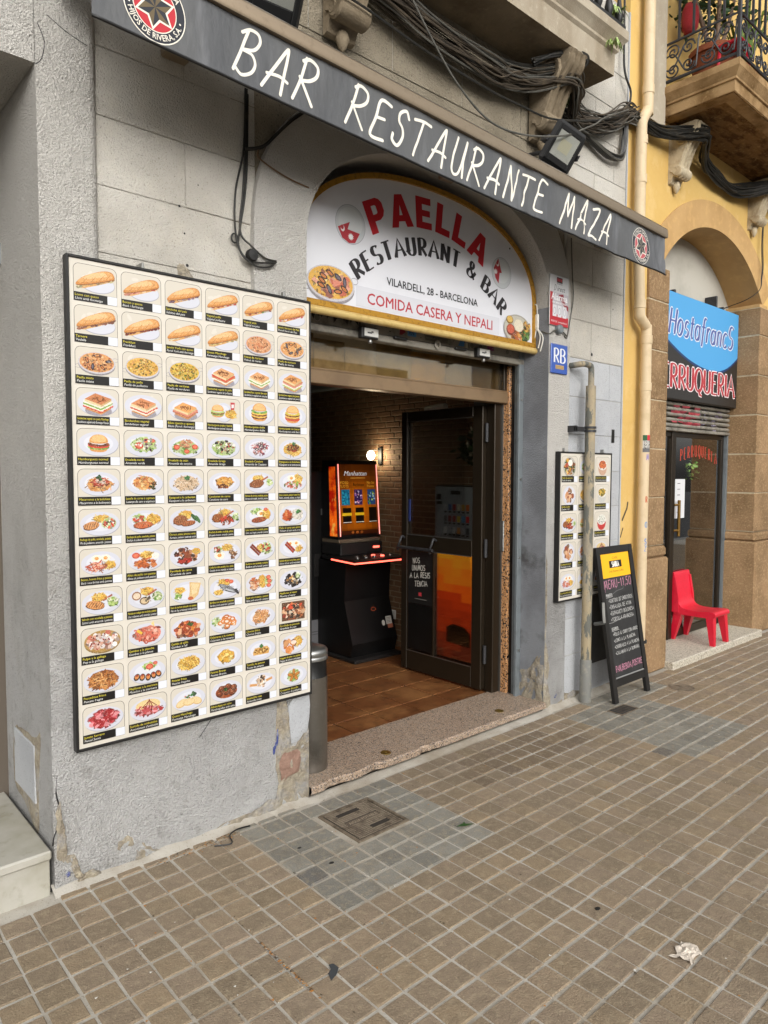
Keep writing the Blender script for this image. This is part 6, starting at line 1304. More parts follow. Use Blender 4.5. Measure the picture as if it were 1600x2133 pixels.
def dst(P):
    n = 8
    for i in range(n):
        a, b = i/n, (i+1)/n; P.mb.face([P.pos(a, 0, 2e-4), P.pos(b, 0, 2e-4), P.pos(b, 1, 2e-4), P.pos(a, 1, 2e-4)], m_printm, hx('#c9c6bf')); P.mb.face([P.pos(a, .68, 4e-4), P.pos(b, .68, 4e-4), P.pos(b, 1, 4e-4), P.pos(a, 1, 4e-4)], m_printm, hx('#2b5c3a' if b < .4 else '#c42a35')); P.mb.face([P.pos(a, 0, 4e-4), P.pos(b, 0, 4e-4), P.pos(b, .22, 4e-4), P.pos(a, .22, 4e-4)], m_printm, hx('#6a6a6c'))
    P.k = 40
    for i, t in enumerate(('TOTES', 'SOM', 'PALESTINA')):
        W = text_w(t, .14, 1); V = Print(lambda u, v, d: P.pos(.08+u*min(.84/W, 3), .52-i*.17+v, d), m_printm, P.mb); V.k = 40; text(V, t, 0, 0, .14, '#1a1a1c', 1)
wrap(dp, (3.29, py_), .0376, 1.64, 1.76, -2.9, -.7, dst, 'sticker')
for z, c, t in ((1.58, '#9a8ab0', 'M'), (1.28, '#c46a4a', 'R'), (1.1, '#7a9ac0', 'O'), (.98, '#6a90c9', 'S'), (.93, '#7a9ac9', 'Z')):
    def dg(P, t=t, c=c): strokes(P, t, .35, .1, .8, c, .09, .35)
    wrap(dp, (3.29, py_), .0376, z, z+.05, -2.9, -.7, dg, 'graffiti_tag')
# gas pipe on the grey wall
gp = thing('gas_pipe', 'peeling grey and beige gas pipe standing against the grey wall', 'pipe', (2.62, -.06, 0)); gy = -.075; gx = 2.56
m = MB(); m.tube(smoothpath([(gx-.12, .01, 2.17), (gx-.12, -.03, 2.17), (gx-.1, gy, 2.175), (gx-.03, gy, 2.175), (gx, gy, 2.15), (gx, gy, 2.0)], 5), .019, 12, m_pipe2); m.build('supply_pipe', m_pipe2, gp, smooth=1)
m = MB(); m.lathe([(.019, 2.05), (.032, 2.045), (.032, .13)], (gx, gy, 0), 20, m_pipe2); m.build('sleeve', m_pipe2, gp, smooth=.8)
m = MB(); m.lathe([(.032, .28), (.037, .27), (.038, .0)], (gx, gy, 0), 20, mk('grey_pipe_foot', '#6f6f6a', .7, var=((20, '#8f8a7c', .5, .7, .7),))); m.build('foot', None, gp, smooth=.8)
m = MB(); m.lathe([(.033, -.018), (.039, -.018), (.039, -.004), (.033, -.004)], (gx, gy, 1.77), 20, m_iron); m.lathe([(.033, .004), (.039, .004), (.039, .018), (.033, .018)], (gx, gy, 1.77), 20, m_iron); m.box(gx-.14, gx-.035, -.06, -.045, 1.755, 1.785, m_iron, .003); m.box(gx-.14, gx-.12, -.06, .012, 1.75, 1.79, m_iron); m.build('clamp', m_iron, gp)
# salon sign
ss = thing('hairdresser_sign', 'blue and black lightbox sign of the hairdresser under the stone arch', 'sign', (4.6, .22, 2.1)); m_lb = mk('sign_case', '#1c1b1a', .5)
sx0, sx1, sz0, sz1, syf = 3.705, 5.415, 2.095, 2.955, .175
part('case', m_lb, ss, (sx0, sx1, syf, .298, sz0, sz1), bev=.006)
P = Print(plane_pos((0, syf-.0006, 0))); nB = 24
cur = lambda x: 2.39+.0+.36*((x-4.9)/1.2)**2 if x < 4.9 else 2.39+.22*((x-4.9)/.52)**2*.8
for i in range(nB):
    a, b = lerp(sx0+.008, sx1-.008, i/nB), lerp(sx0+.008, sx1-.008, (i+1)/nB)
    P.mb.face([P.pos(a, sz0+.008, 1e-4), P.pos(b, sz0+.008, 1e-4), P.pos(b, cur(b)-.02, 1e-4), P.pos(a, cur(a)-.02, 1e-4)], m_print, hx('#2a2724'))
    P.mb.face([P.pos(a, cur(a)-.02, 1e-4), P.pos(b, cur(b)-.02, 1e-4), P.pos(b, cur(b), 1e-4), P.pos(a, cur(a), 1e-4)], m_print, hx('#16386a'))
    P.mb.face([P.pos(a, cur(a), 1e-4), P.pos(b, cur(b), 1e-4), P.pos(b, sz1-.004, 1e-4), P.pos(a, sz1-.004, 1e-4)], m_print, hx('#4fa3dc'))
P.k = 20
for dw, c in ((.012, '#e8eaf0'), (0, '#4a5a9c')): strokes(P, 'HostafrancS', 4.06, 2.62, .20, c, .02, 1, .14, .2, 0, 'l', (.03+dw*1.6, .012+dw*1.4), .06 if dw else .05, fit=1.22)
for dw, c in ((.012, '#ece4e4'), (0, '#b5323a')): strokes(P, 'PERRUQUERIA', 3.85, 2.19, .19, c, .02, 1, .14, 0, 0, 'l', (.042+dw*1.6, .012+dw*1.4), .1 if dw else .09, fit=1.50)
P.mb.build('print', m_print, ss)
for x in (4.05, 4.20, 4.98, 5.12):
    m = MB(); m.box(x-.012, x+.012, .19, .295, 2.93, 3.06 if x in (4.05, 4.98) else 2.985, m_iron, .003); m.build('bracket', m_iron, ss)
# shutter, door
s2 = thing('salon_shutter', 'raised steel roller shutter with graffiti above the hairdresser door', 'shutter', (4.6, .25, 1.86))
for i in range(5):
    m = MB(); z = 1.875+i*.045; m.tube([(3.705, .255, z+.02), (5.415, .255, z+.02)], .026, 10, m_shut, flat=.7); m.build('slat', m_shut, s2, smooth=1)
part('bottom_bar', m_shut, s2, (3.705, 5.415, .225, .27, 1.845, 1.872), bev=.004)
P = Print(lambda u, v, d: Vector((u, .2285-d+.012*abs(math.sin((v-1.875)/.045*PI)), v)))
for i in range(30): x = R.uniform(4.3, 4.75); z = R.uniform(1.9, 2.08); P.ell(x, z, .06, .02, R.choice(['#8c2a36', '#a83a44', '#7c2430']), 8)
for i in range(14): P.ring(R.uniform(4.75, 5.2), R.uniform(1.9, 2.07), .05, .03, .008, R.choice(['#6a5a7a', '#8a8296', '#4a4652']), 14)
P.mb.build('graffiti', m_printm, s2)['kind'] = 'stuff'
sd_ = thing('salon_door', 'glazed hairdresser shop door in dark frames behind the red chair', 'door', (4.7, .29, .06))
part('frame', m_brown, sd_, (3.705, 3.75, .27, .31, .06, 1.845), (4.36, 4.43, .262, .312, .06, 1.845), (5.35, 5.395, .27, .31, .06, 1.845), (3.75, 5.35, .272, .308, .0602, .13), (3.75, 5.35, .272, .308, 1.80, 1.843), bev=.003)
part('glass', m_sgl, sd_, (4.43, 5.35, .287, .293, .13, 1.80), (3.75, 4.36, .287, .293, .13, 1.80))
part('side_post', m_rail, sd_, (5.396, 5.42, .24, .29, .06, 1.845))
m_brs = mk('old_brass', '#8a6a34', .35, .8); m = MB(); m.tube([(4.475, .245, .95), (4.475, .245, 1.26)], .013, 10, m_brs); m.tube([(4.475, .245, 1.0), (4.42, .265, 1.0)], .01, 8, m_brs); m.tube([(4.475, .245, 1.22), (4.42, .265, 1.22)], .01, 8, m_brs); m.build('pull_handle', m_brs, sd_, smooth=1)
P = Print(plane_pos((0, .2865, 0))); 
for i, ch in enumerate('PERRUQUERIA'): strokes(P, ch, 4.56+i*.068, 1.60+.05*math.sin(PI*i/10)-.01*i*.2, .10, '#b5402c', .01, .55, .1, 0, 0, 'l', (.016, .005), .08)
P.mb.build('window_lettering', m_print, sd_)
P = Print(lambda u, v, d: Vector((4.46+u, .285-d-.004*math.sin(u*30), .02+v)))
P.rect(0, 1.08, .20, 1.42, '#dfe0e2')
for v, w_ in ((1.38, .06), (1.33, .1), (1.28, .06), (1.22, .12), (1.19, .1), (1.13, .06)): P.rect(.05, v, .05+w_, v+.006, '#5a5a60')
P.mb.build('notice', m_print, sd_)
hp = thing('hanging_plant', 'trailing green plant hanging inside the hairdresser window', 'plant', (4.9, .5, 1.4)); leaves('foliage', hp, (4.80, .42, 1.50), .17, 260, .05, mk('pothos_leaf', '#64843a', .5, var=((20, '#8a9a4a', .5, .7, .7),)), 1.1)
for i in range(9):
    x = 4.72+i*.025; cable('vine', [(x, .4, 1.5), (x+R.uniform(-.06, .06), .4, 1.35), (x+R.uniform(-.1, .1), .4, 1.2), (x+R.uniform(-.12, .05), .4, 1.1)], .003, m_leafv, hp, 4, 4)
m = MB(); m.tube([(5.0, .5, 1.79), (5.0, .5, .95)], .014, 8, m_blkm); m.build('window_pole', m_blkm, hp)
# red chair
ch = thing('child_chair', 'small red moulded plastic chair on the hairdresser doorstep', 'chair', (4.58, .08, .058))
fz = .058; sh = .30
def leg(xb, yb__, xt, yt, w0, w1):
    m = MB(); a, b = w0/2, w1/2
    V = [(xb-a, yb__-a, fz), (xb+a, yb__-a, fz), (xb+a, yb__+a, fz), (xb-a, yb__+a, fz), (xt-b, yt-b, sh), (xt+b, yt-b, sh), (xt+b, yt+b, sh), (xt-b, yt+b, sh)]
    m.idx(V, [(3, 2, 1, 0), (4, 5, 6, 7), (0, 1, 5, 4), (1, 2, 6, 5), (2, 3, 7, 6), (3, 0, 4, 7)], m_red); m.build('leg', m_red, ch)
for sx_ in (0, 1):
    leg(4.445+sx_*.255, -.085, 4.465+sx_*.215, -.055, .036, .062); leg(4.455+sx_*.245, .265, 4.47+sx_*.21, .215, .036, .07)
m = MB()
side = [(-.10, .33), (-.095, .295), (-.02, .285), (.2, .285), (.255, .30), (.27, .42), (.285, .60), (.278, .635), (.262, .64), (.25, .62), (.225, .47), (.20, .37), (.15, .335), (.05, .33), (-.06, .34)]
Sd = [(p.x, p.y) for p in smoothpath([(a, b, 0) for a, b in side], 3, True)]
m.prism(Sd, lambda u, v, d: (d, u, v), 4.43, 4.715, m_red); so_ = m.build('seat_shell', m_red, ch, smooth=.7)
bv = so_.modifiers.new('bevel', 'BEVEL'); bv.width = .012; bv.segments = 3; bv.limit_method = 'ANGLE'; bv.angle_limit = math.radians(50)
for x in (4.43, 4.70):
    m = MB(); m.prism([(.20, .30), (.27, .30), (.285, .60), (.24, .60), (.21, .44)], lambda u, v, d: (d, u, v), x-.006, x+.022, m_red); m.build('side_rib', m_red, ch)
# ---------------------------------------------------------------- chalkboard on the pavement
ab = thing('chalkboard', 'black A-frame chalkboard with yellow coffee header and chalk menu on the pavement', 'chalkboard', (2.88, -.12, 0))
A0, A1 = Vector((2.647, -.232, 0)), Vector((2.648, -.065, 1.0)); wA = .455
ex = Vector((1, .0, 0)); ez = (A1-A0).normalized(); en = ez.cross(ex).normalized()*-1
if en.y > 0: en = -en
HL = (A1-A0).length
apos = lambda u, v, d: A0+ex*u+ez*v+en*d
def abox(m, u0, u1, v0, v1, d0, d1, mat):
    V = [apos(u, v, d) for u in (u0, u1) for v in (v0, v1) for d in (d0, d1)]; m.idx(V, [(0, 1, 3, 2), (4, 6, 7, 5), (0, 4, 5, 1), (2, 3, 7, 6), (0, 2, 6, 4), (1, 5, 7, 3)], mat)
for u0, u1 in ((0, .045), (wA-.045, wA)):
    m = MB(); abox(m, u0, u1, 0, HL, -.012, .012, m_blkm); m.build('leg', m_blkm, ab)
for v0, v1 in ((HL-.045, HL), (.10, .15)):
    m = MB(); abox(m, .045, wA-.045, v0, v1, -.011, .011, m_blkm); m.build('rail', m_blkm, ab)
m_slate = mk('smeared_blackboard', '#222222', .7, var=((5, '#3a3a3a', .45, .7, .6), (18, '#2c2c2c', .5, .7, .6))); m = MB(); abox(m, .045, wA-.045, .15, HL-.045, -.006, .004, m_slate); m.build('slate', m_slate, ab)
m = MB(); abox(m, .045, wA-.045, .152, .158, .004, .010, mk('chalk_dust_ledge', '#8a8a88', .9)); m.build('ledge', None, ab)
for u0 in (0.005, wA-.045):   # rear frame
    m = MB(); b0 = A0+Vector((u0, .27, 0)); b1 = A1+Vector((u0, .012, -.03)); m.tube([b0+Vector((.02, 0, 0)), b1+Vector((.02, 0, 0))], .017, 4, m_blkm); m.build('rear_leg', m_blkm, ab)
m = MB(); y0 = -.0; V = [A0+Vector((.05, .235, .2)), A0+Vector((wA-.05, .235, .2)), A1+Vector((wA-.05, .03, -.1)), A1+Vector((.05, .03, -.1))]; m.face(V, m_slate); m.face([v+Vector((0, .006, 0)) for v in V[::-1]], m_slate); m.build('rear_slate', m_slate, ab)
m = MB(); m.tube([A0+Vector((-.004, .08, .52)), A0+Vector((-.004, .15, .50))], .012, 4, m_alu); m.tube([A0+Vector((-.004, .08, .52)), A0+Vector((-.004, .09, .65))], .012, 4, m_alu); m.build('hinge_strap', m_alu, ab)
P = Print(lambda u, v, d: apos(u, v, d+.0045), m_printm)
P.rect(.047, .805, wA-.047, HL-.05, '#f0b414'); text(P, 'CAFE', wA/2, .925, .016, '#8a6a14', 0, 1.3, align='c'); P.rect(.15, .868, .305, .915, '#16130f'); strokes(P, 'SAULA', wA/2, .875, .033, '#f0ece0', .008, .6, .2, 0, 0, 'c', (.010, .0055), .06); text(P, 'Only Premium Coffee', wA/2, .838, .014, '#7a5c10', 0, 1, .2, align='c', fit=.2)
CH, PK = '#bcbcb8', '#c98aa0'
def chalk(t, u, v, h_, c, w_, fit, rot=.02): strokes(P, t, u, v, h_, c, w_, 1, .2, .05, rot, jit=.05, fit=fit)
chalk('MENU-11,50', .055, .735, .055, PK, .0042, .34)
P.line([(p.x, p.y) for p in smoothpath([(.06, .715, 0), (.075, .79, 0), (.12, .73, 0), (.16, .79, 0), (.2, .73, 0)], 5)], .0028, '#a8788c')
P.line([(p.x, p.y) for p in smoothpath([(.13, .69, 0), (.2, .712, 0), (.28, .72, 0), (.285, .74, 0)], 5)], .005, '#5c5c5c')
chalk('PRIMEROS', .062, .683, .017, CH, .0026, .075); P.line([(.06, .677), (.14, .68)], .0022, CH)
for i, t in enumerate(('+SURTIDO DE EMBUTIDOS', '+ENSALADA DE ATUN', '+ESPAGUETI BOLONESA', '+TORTILLA FRANCESA')): chalk(t, .085, .642-i*.041, .023, CH, .0028, (.30, .275, .30, .285)[i])
P.line([(.055, .512), (.1, .512), (.2, .527), (.34, .535)], .003, '#9a9a98')
chalk('SEGUNDOS', .075, .462, .017, CH, .0026, .08); P.line([(.073, .456), (.165, .46)], .0022, CH)
for i, t in enumerate(('+POLLO AL CURRY CON ARROZ', '+LOMO A LA PLANCHA', '+CHURRASCO A LA PLANCHA', '+CALAMAR A LA ROMANA')): chalk(t, .085, .424-i*.041, .021, CH, .0028, (.31, .27, .31, .30)[i])
chalk('PAN,BEBIDA,POSTRE', .06, .195, .036, PK, .0038, .335)
P.mb.build('chalk_writing', m_printm, ab)
# ---------------------------------------------------------------- floodlights
def flood(label, c, yaw, pitch, sc=1, roll=0):
    t = thing('floodlight', label, 'floodlight', c, 'floodlights above the awning'); Rm = Matrix.Translation(Vector(c)) @ Matrix.Rotation(yaw, 4, 'Z') @ Matrix.Rotation(pitch, 4, 'X') @ Matrix.Rotation(roll, 4, 'Y')
    def pt(name, mat, boxes, bev=.006):
        m = MB()
        for b in boxes: m.box(*[q*sc for q in b], mat, bev)
        m.v = [tuple(Rm @ Vector(v)) for v in m.v]; return m.build(name, mat, t)
    pt('housing', m_blkm, [(-.13, .13, -.02, .035, -.15, .15)], .018); pt('fins', m_blkm, [(-.1+i*.03, -.088+i*.03, .036, .055, -.11, .11) for i in range(8)], .002)
    pt('bezel', m_blk, [(-.11, -.085, -.03, -.021, -.125, .125), (.085, .11, -.03, -.021, -.125, .125), (-.0845, .0845, -.03, -.021, -.125, -.08), (-.0845, .0845, -.03, -.021, .09, .125)], .004)
    m = MB(); o = [(-.084, -.079), (.084, -.079), (.084, .089), (-.084, .089)]; i_ = [(-.045, -.035), (.045, -.035), (.045, .045), (-.045, .045)]
    for k in range(4): m.face([Rm @ Vector((a[0]*sc, y*sc, a[1]*sc)) for a, y in ((o[k], -.0245), (o[(k+1) % 4], -.0245), (i_[(k+1) % 4], -.0212), (i_[k], -.0212))])
    m.build('reflector', mk('flood_reflector', '#c9cbc9', .5, .0), t)
    pt('led_plate', mk('led_array', '#d3d0bc', .5), [(-.045, .045, -.0225, -.0208, -.035, .045)], 0); pt('glass', m_dgl, [(-.084, .084, -.0285, -.0265, -.079, .089)], 0)
    pt('yoke', m_iron, [(-.145, -.133, -.01, .09, -.02, .02), (.133, .145, -.01, .09, -.02, .02), (-.145, .145, .09, .098, -.02, .02)], .002)
    m = MB(); e = Rm @ Vector((0, .095*sc, 0)); m.tube([e, (e.x, .02, e.z+.03)], .012, 8, m_iron); m.build('arm', m_iron, t, smooth=1)
flood('black floodlight tilted down over the right end of the awning', (1.955, -.25, 3.285), -.5, .35, .78, .42)
flood('black floodlight cut off by the top edge of the picture', (.08, -.25, 3.345), -.1, .5, 1.0)
# ---------------------------------------------------------------- cables
c1 = thing('cable_bundle', 'thick tangle of old dusty cables slung under the grey balcony', 'cables', (1.6, -.08, 3.7))
base = [(.2, -.06, 3.72), (.75, -.07, 3.70), (1.1, -.08, 3.64), (1.527, -.08, 3.63), (1.703, -.08, 3.65), (1.891, -.10, 3.69), (2.09, -.2, 3.74), (2.2, -.18, 3.71), (2.306, -.08, 3.66), (2.536, -.07, 3.68), (2.779, -.06, 3.75), (2.944, -.05, 3.86), (3.06, -.05, 3.90)]
bundle(base, 46, .068, .0042, [m_cab, m_cab2, m_cab2, m_cab3], c1)
bundle([(x, y, z+.05) for x, y, z in base[:7]]+[(2.16, -.24, 3.80), (2.12, -.26, 3.84), (1.98, -.2, 3.82), (1.85, -.12, 3.76)], 9, .018, .007, [m_cab], c1)
bundle([(2.1, -.02, 3.60), (2.30, -.02, 3.60), (2.441, -.03, 3.61), (2.62, -.03, 3.595), (2.80, -.03, 3.57), (2.93, -.03, 3.59), (2.985, -.03, 3.70), (3.0, -.03, 3.87)], 8, .02, .009, [m_cab, m_cab3, m_iron], c1)
bundle([(2.2, -.02, 3.68), (2.4, -.05, 3.66), (2.6, -.05, 3.68), (2.8, -.05, 3.76), (2.98, -.04, 3.88)], 18, .06, .0028, [m_cab, m_cab3], c1, jit=1)
c2 = thing('cable', 'thin black cable crossing above the awning below the balcony', 'cable', (1.4, -.15, 3.45)); cable('strand', [(.4, -.15, 3.51), (.585, -.15, 3.51), (1.0, -.15, 3.47), (1.446, -.15, 3.455), (1.708, -.15, 3.465), (1.996, -.15, 3.49), (2.424, -.15, 3.62), (2.722, -.12, 3.75), (2.95, -.06, 3.86)], .0055, m_cab, c2)
c3 = thing('cable', 'sagging black cable hanging in front of the right floodlight', 'cable', (1.8, -.2, 3.3)); cable('strand', [(.75, -.2, 3.72), (.95, -.2, 3.52), (1.15, -.2, 3.36), (1.389, -.2, 3.265), (1.646, -.22, 3.27), (1.9, -.29, 3.32), (2.1, -.30, 3.42), (2.3, -.24, 3.53), (2.459, -.2, 3.63), (2.9, -.1, 3.86)], .005, m_cab3, c3)
c4 = thing('cable_bundle', 'heavy black cable bundle running along the yellow wall under its balcony', 'cables', (4.2, -.1, 3.9))
bundle([(3.0, -.04, 3.90), (3.156, -.03, 3.91), (3.42, -.05, 3.90), (3.643, -.13, 3.94), (3.75, -.22, 3.945), (3.87, -.18, 3.93), (4.075, -.08, 3.88), (4.346, -.06, 3.85), (4.633, -.05, 3.83), (4.9, -.08, 3.88), (5.2, -.22, 3.96), (5.6, -.1, 3.97)], 34, .055, .0068, [m_cab], c4, jit=.3)
c5 = thing('cable', 'black cable rising up the joint between grey and yellow buildings', 'cable', (3.0, -.02, 4.2)); cable('strand', [(3.02, -.03, 3.92), (3.05, -.03, 4.05), (2.97, -.03, 4.15), (2.95, -.03, 4.35), (2.96, -.02, 5.2)], .008, m_cab, c5)
c6 = thing('cable', 'pair of black cables dropping past the right corbel to the arch', 'cable', (5.35, -.02, 3.4))
for k in (0, .012): cable('strand', [(5.374+k, -.02, 3.95), (5.374+k, -.025, 3.80), (5.36+k*2, -.025, 3.542), (5.385+k*2, -.025, 3.35), (5.375+k, -.025, 3.245), (5.36, -.02, 3.14), (5.30, .06, 3.06), (5.28, .2, 3.02), (5.28, .29, 3.0)], .004, m_cab, c6)
c7 = thing('cable_loop', 'black cables hanging in a loop on the grey wall beside the shop sign', 'cables', (.1, 0, 2.4))
for pts in ([(.111, .02, 3.06), (.1, .018, 2.82), (.06, .016, 2.64), (.055, .016, 2.5), (.075, .012, 2.40), (.13, -.01, 2.345), (.2, -.012, 2.352), (.235, -.012, 2.38)], [(.118, .02, 3.06), (.108, .02, 2.82), (.095, .018, 2.64), (.08, .018, 2.48), (.12, -.008, 2.42), (.18, -.01, 2.385), (.235, -.012, 2.382)], [(.122, .02, 3.04), (.112, .02, 2.7), (.082, .02, 2.5), (.07, .018, 2.43), (.09, .0, 2.37), (.15, -.012, 2.36), (.235, -.012, 2.378)]): cable('strand', pts, .0042, m_cab, c7)
m = MB(); m.lathe([(.0001, .02), (.022, .018), (.026, .01), (.026, -.005)], (.12, -.003, 2.385), 16, m_blkm, axis='y'); m.build('junction_disc', m_blkm, c7, smooth=.7)
m = MB(); ring_ = [(.052+.014*math.cos(a), .016, 2.445+.018*math.sin(a)) for a in [i*PI/8 for i in range(17)]]; m.tube(ring_, .004, 6, m_cab, cap=False); m.build('loop', m_cab, c7, smooth=1)
c8 = thing('cable', 'taped black cable running up the arch edge from the hanging loop', 'cable', (.2, 0, 2.9)); cable('strand', [(.105, .015, 2.815), (.15, -.004, 2.825), (.19, -.006, 2.85), (.24, -.008, 2.905), (.33, -.008, 3.0), (.45, -.008, 3.1)], .0075, m_cab, c8)
m_cu = mk('copper_brown_wire', '#6a5138', .6); cable('wire', [(.165, -.004, 2.84), (.15, -.006, 2.80), (.17, -.008, 2.78), (.25, -.008, 2.755), (.33, -.008, 2.74), (.41, -.004, 2.735)], .0032, m_cu, c8)
# ---------------------------------------------------------------- small fixtures on the right pier
ps_ = thing('inline_switch', 'white inline switch hanging on its flex beside the shop sign', 'switch', (2.15, .05, 2.4)); m = MB(); m.box(2.196, 2.2095, .075, .10, 2.38, 2.47, m_white, .004); m.build('body', m_white, ps_)
for pts in ([(2.2, .085, 2.47), (2.195, .085, 2.52), (2.19, .1, 2.53)], [(2.2, .085, 2.38), (2.2, .06, 2.33), (2.195, .07, 2.26)], [(2.2, .09, 2.38), (2.195, .1, 2.32), (2.19, .12, 2.27)], [(2.2, .08, 2.38), (2.2, .04, 2.32), (2.202, .06, 2.24)]): cable('flex', pts, .0035, m_white, ps_)
jx = thing('junction_box', 'small round grey junction box with cables under the alarm plate', 'junction box', (2.3, -.01, 2.38)); m = MB(); m.lathe([(.028, -.01), (.028, .022), (.022, .028), (.0001, .028)], (2.29, -.004, 2.375), 16, m_rail, axis='y'); m.build('box', m_rail, jx, smooth=.7)
for pts in ([(2.29, -.015, 2.375), (2.24, -.01, 2.36), (2.21, .0, 2.34), (2.2, .05, 2.36)], [(2.31, -.015, 2.37), (2.35, -.01, 2.36), (2.385, -.004, 2.35)], [(2.425, .0, 2.96), (2.44, -.002, 2.75), (2.455, -.002, 2.60), (2.43, -.002, 2.48), (2.40, -.004, 2.37), (2.385, -.004, 2.335), (2.36, -.004, 2.345)]): cable('lead', pts, .0045, m_cab3, jx)
bk = thing('steel_bracket', 'black perforated steel bracket box on the wall above the awning end', 'bracket', (3.1, -.1, 3.05)); m = MB(); m.box(2.98, 3.09, -.16, .008, 3.06, 3.15, m_blkm, .003); m.build('box', m_blkm, bk)
for i in range(3): m = MB(); m.lathe([(.008, 0), (.006, .002), (.0001, .002)], (3.0+i*.035, -.161, 3.13), 8, m_alu, axis='y'); m.build('bolt', m_alu, bk)
nt1 = thing('wall_notch', 'small dark slot cut in the grey wall right of the gas pipe', 'wall slot', (2.98, .01, 1.7)); part('recess', m_blk, nt1, (2.965, 3.0, .0095, .0115, 1.70, 1.79))
gf = thing('graffiti_mark', 'black spray strokes on the yellow wall by the drain pipe', 'graffiti', (3.2, 0, 1.3)); P = Print(plane_pos((0, .0112, 0)), m_printm)
P.line([(3.13, 1.16), (3.19, 1.24), (3.2, 1.28)], .018, '#4a4030'); P.line([(3.11, 1.04), (3.14, 1.1)], .012, '#4a4030'); P.mb.build('paint', m_printm, gf)
# ---------------------------------------------------------------- covers and litter on the pavement
m_cast = mk('rusty_cast_iron', '#7c7060', .7, .3, var=((20, '#4a3f33', .45, .65, .8), (60, '#8f8270', .55, .75, .5)), bump=((120, .3, .003, 2),))
mh = thing('manhole_cover', 'rusty square ribbed water cover set in the grey paving by the door', 'manhole cover', (.465, -.315, 0)); mx0, mx1, my0, my1 = .325, .605, -.455, -.175
part('frame', m_cast, mh, (mx0, mx1, my0, my0+.012, -.01, .002), (mx0, mx1, my1-.012, my1, -.01, .002), (mx0, mx0+.012, my0+.0125, my1-.0125, -.01, .002), (mx1-.012, mx1, my0+.0125, my1-.0125, -.01, .002))
part('lid', mk('dark_grimy_iron', '#2f2923', .8), mh, (mx0+.015, mx1-.015, my0+.015, my1-.015, -.012, -.002))
for i in range(20):
    y = my0+.024+i*.0122; segs = [(mx0+.02, mx1-.02)]
    if i in (9, 10, 11): segs = [(mx0+.02, mx0+.05), (mx1-.05, mx1-.02)]
    elif i in (3, 4): segs = [(mx0+.02, mx0+.12), (mx1-.06, mx1-.02)]
    elif i in (16, 17): segs = [(mx0+.02, mx0+.06), (mx1-.10, mx1-.02)]
    m = MB()
    for a, b in segs: m.box(a, b, y-.0035, y+.0035, -.002, .0022, m_cast, .001)
    m.build('rib', m_cast, mh)
P = Print(plane_pos((mx0+.055, my0+.128, -.0016), (1, 0, 0), (0, 1, 0), (0, 0, 1)), m_printm); P.rect(0, 0, .175, .035, '#5d5144'); text(P, 'AIGUA POTABLE', .01, .008, .018, '#9a8c78', 1, fit=.155); P.mb.build('lettering', m_printm, mh)
vc = thing('drain_grate', 'small dark cast iron grate in the paving before the chalkboard', 'grate', (2.6, -.33, 0)); part('frame', m_cast, vc, (2.50, 2.70, -.38, -.27, -.01, .0015), bev=.001)
for i in range(6):
    m = MB(); m.box(2.515+i*.029, 2.533+i*.029, -.37, -.28, .0015, .004, m_iron, .001); m.build('bar', m_iron, vc)
rc = thing('valve_cover', 'round brown iron valve cover in the paving beyond the chalkboard', 'valve cover', (3.33, -.35, 0)); m = MB(); m.lathe([(.085, -.002), (.085, .003), (.07, .003), (.068, .001), (.05, .001), (.048, .003), (.02, .003), (.018, .001), (.0001, .001)], (3.33, -.353, 0), 24, m_cast); m.build('lid', m_cast, rc, smooth=.5)
pn = thing('crumpled_napkin', 'torn white paper napkin lying on the pavement', 'litter', (.65, -1.64, 0)); m = MB(); o = [(.60, -1.605), (.622, -1.622), (.64, -1.618), (.665, -1.598), (.685, -1.608), (.70, -1.606), (.715, -1.64), (.702, -1.662), (.688, -1.674), (.655, -1.664), (.63, -1.68), (.622, -1.672), (.63, -1.65), (.612, -1.632)]
O = [(p.x+R.uniform(-.0015, .0015), p.y+R.uniform(-.0015, .0015)) for p in smoothpath([(x, y, 0) for x, y in o], 3, True)]; cxn = (.662, -1.64); V = []; n = len(O); K = 8
for k in range(K):
    for x, y in O:
        x, y = lerp(x, cxn[0], k/K), lerp(y, cxn[1], k/K); V.append((x, y, .0035+abs(noise.fractal((x*45, y*45, .3), 1, 2, 4))*.016+.004*k/K))
V.append((cxn[0], cxn[1], .012))
m.idx(V, [(k*n+i, k*n+(i+1) % n, (k+1)*n+(i+1) % n, (k+1)*n+i) for k in range(K-1) for i in range(n)]+[((K-1)*n+i, (K-1)*n+(i+1) % n, K*n) for i in range(n)], mk('paper', '#c9beb0', .95, bump=((90, .4, .004, 3),))); m.build('sheet', None, pn, smooth=.7)
lf = thing('green_leaf', 'small bruised green leaf on the grey paving', 'leaf', (.745, -.645, 0)); m = MB(); m.idx([(.71, -.63, .002), (.74, -.635, .006), (.785, -.665, .004), (.745, -.655, .003)], [(0, 3, 2, 1)], m_leaf); m.idx([(.735, -.64, .005), (.76, -.63, .008), (.75, -.65, .006)], [(0, 1, 2)], m_leaf); m.build('blade', m_leaf, lf)
m_dry = mk('dry_leaf_fragment', '#a8702c', .8); m = MB()
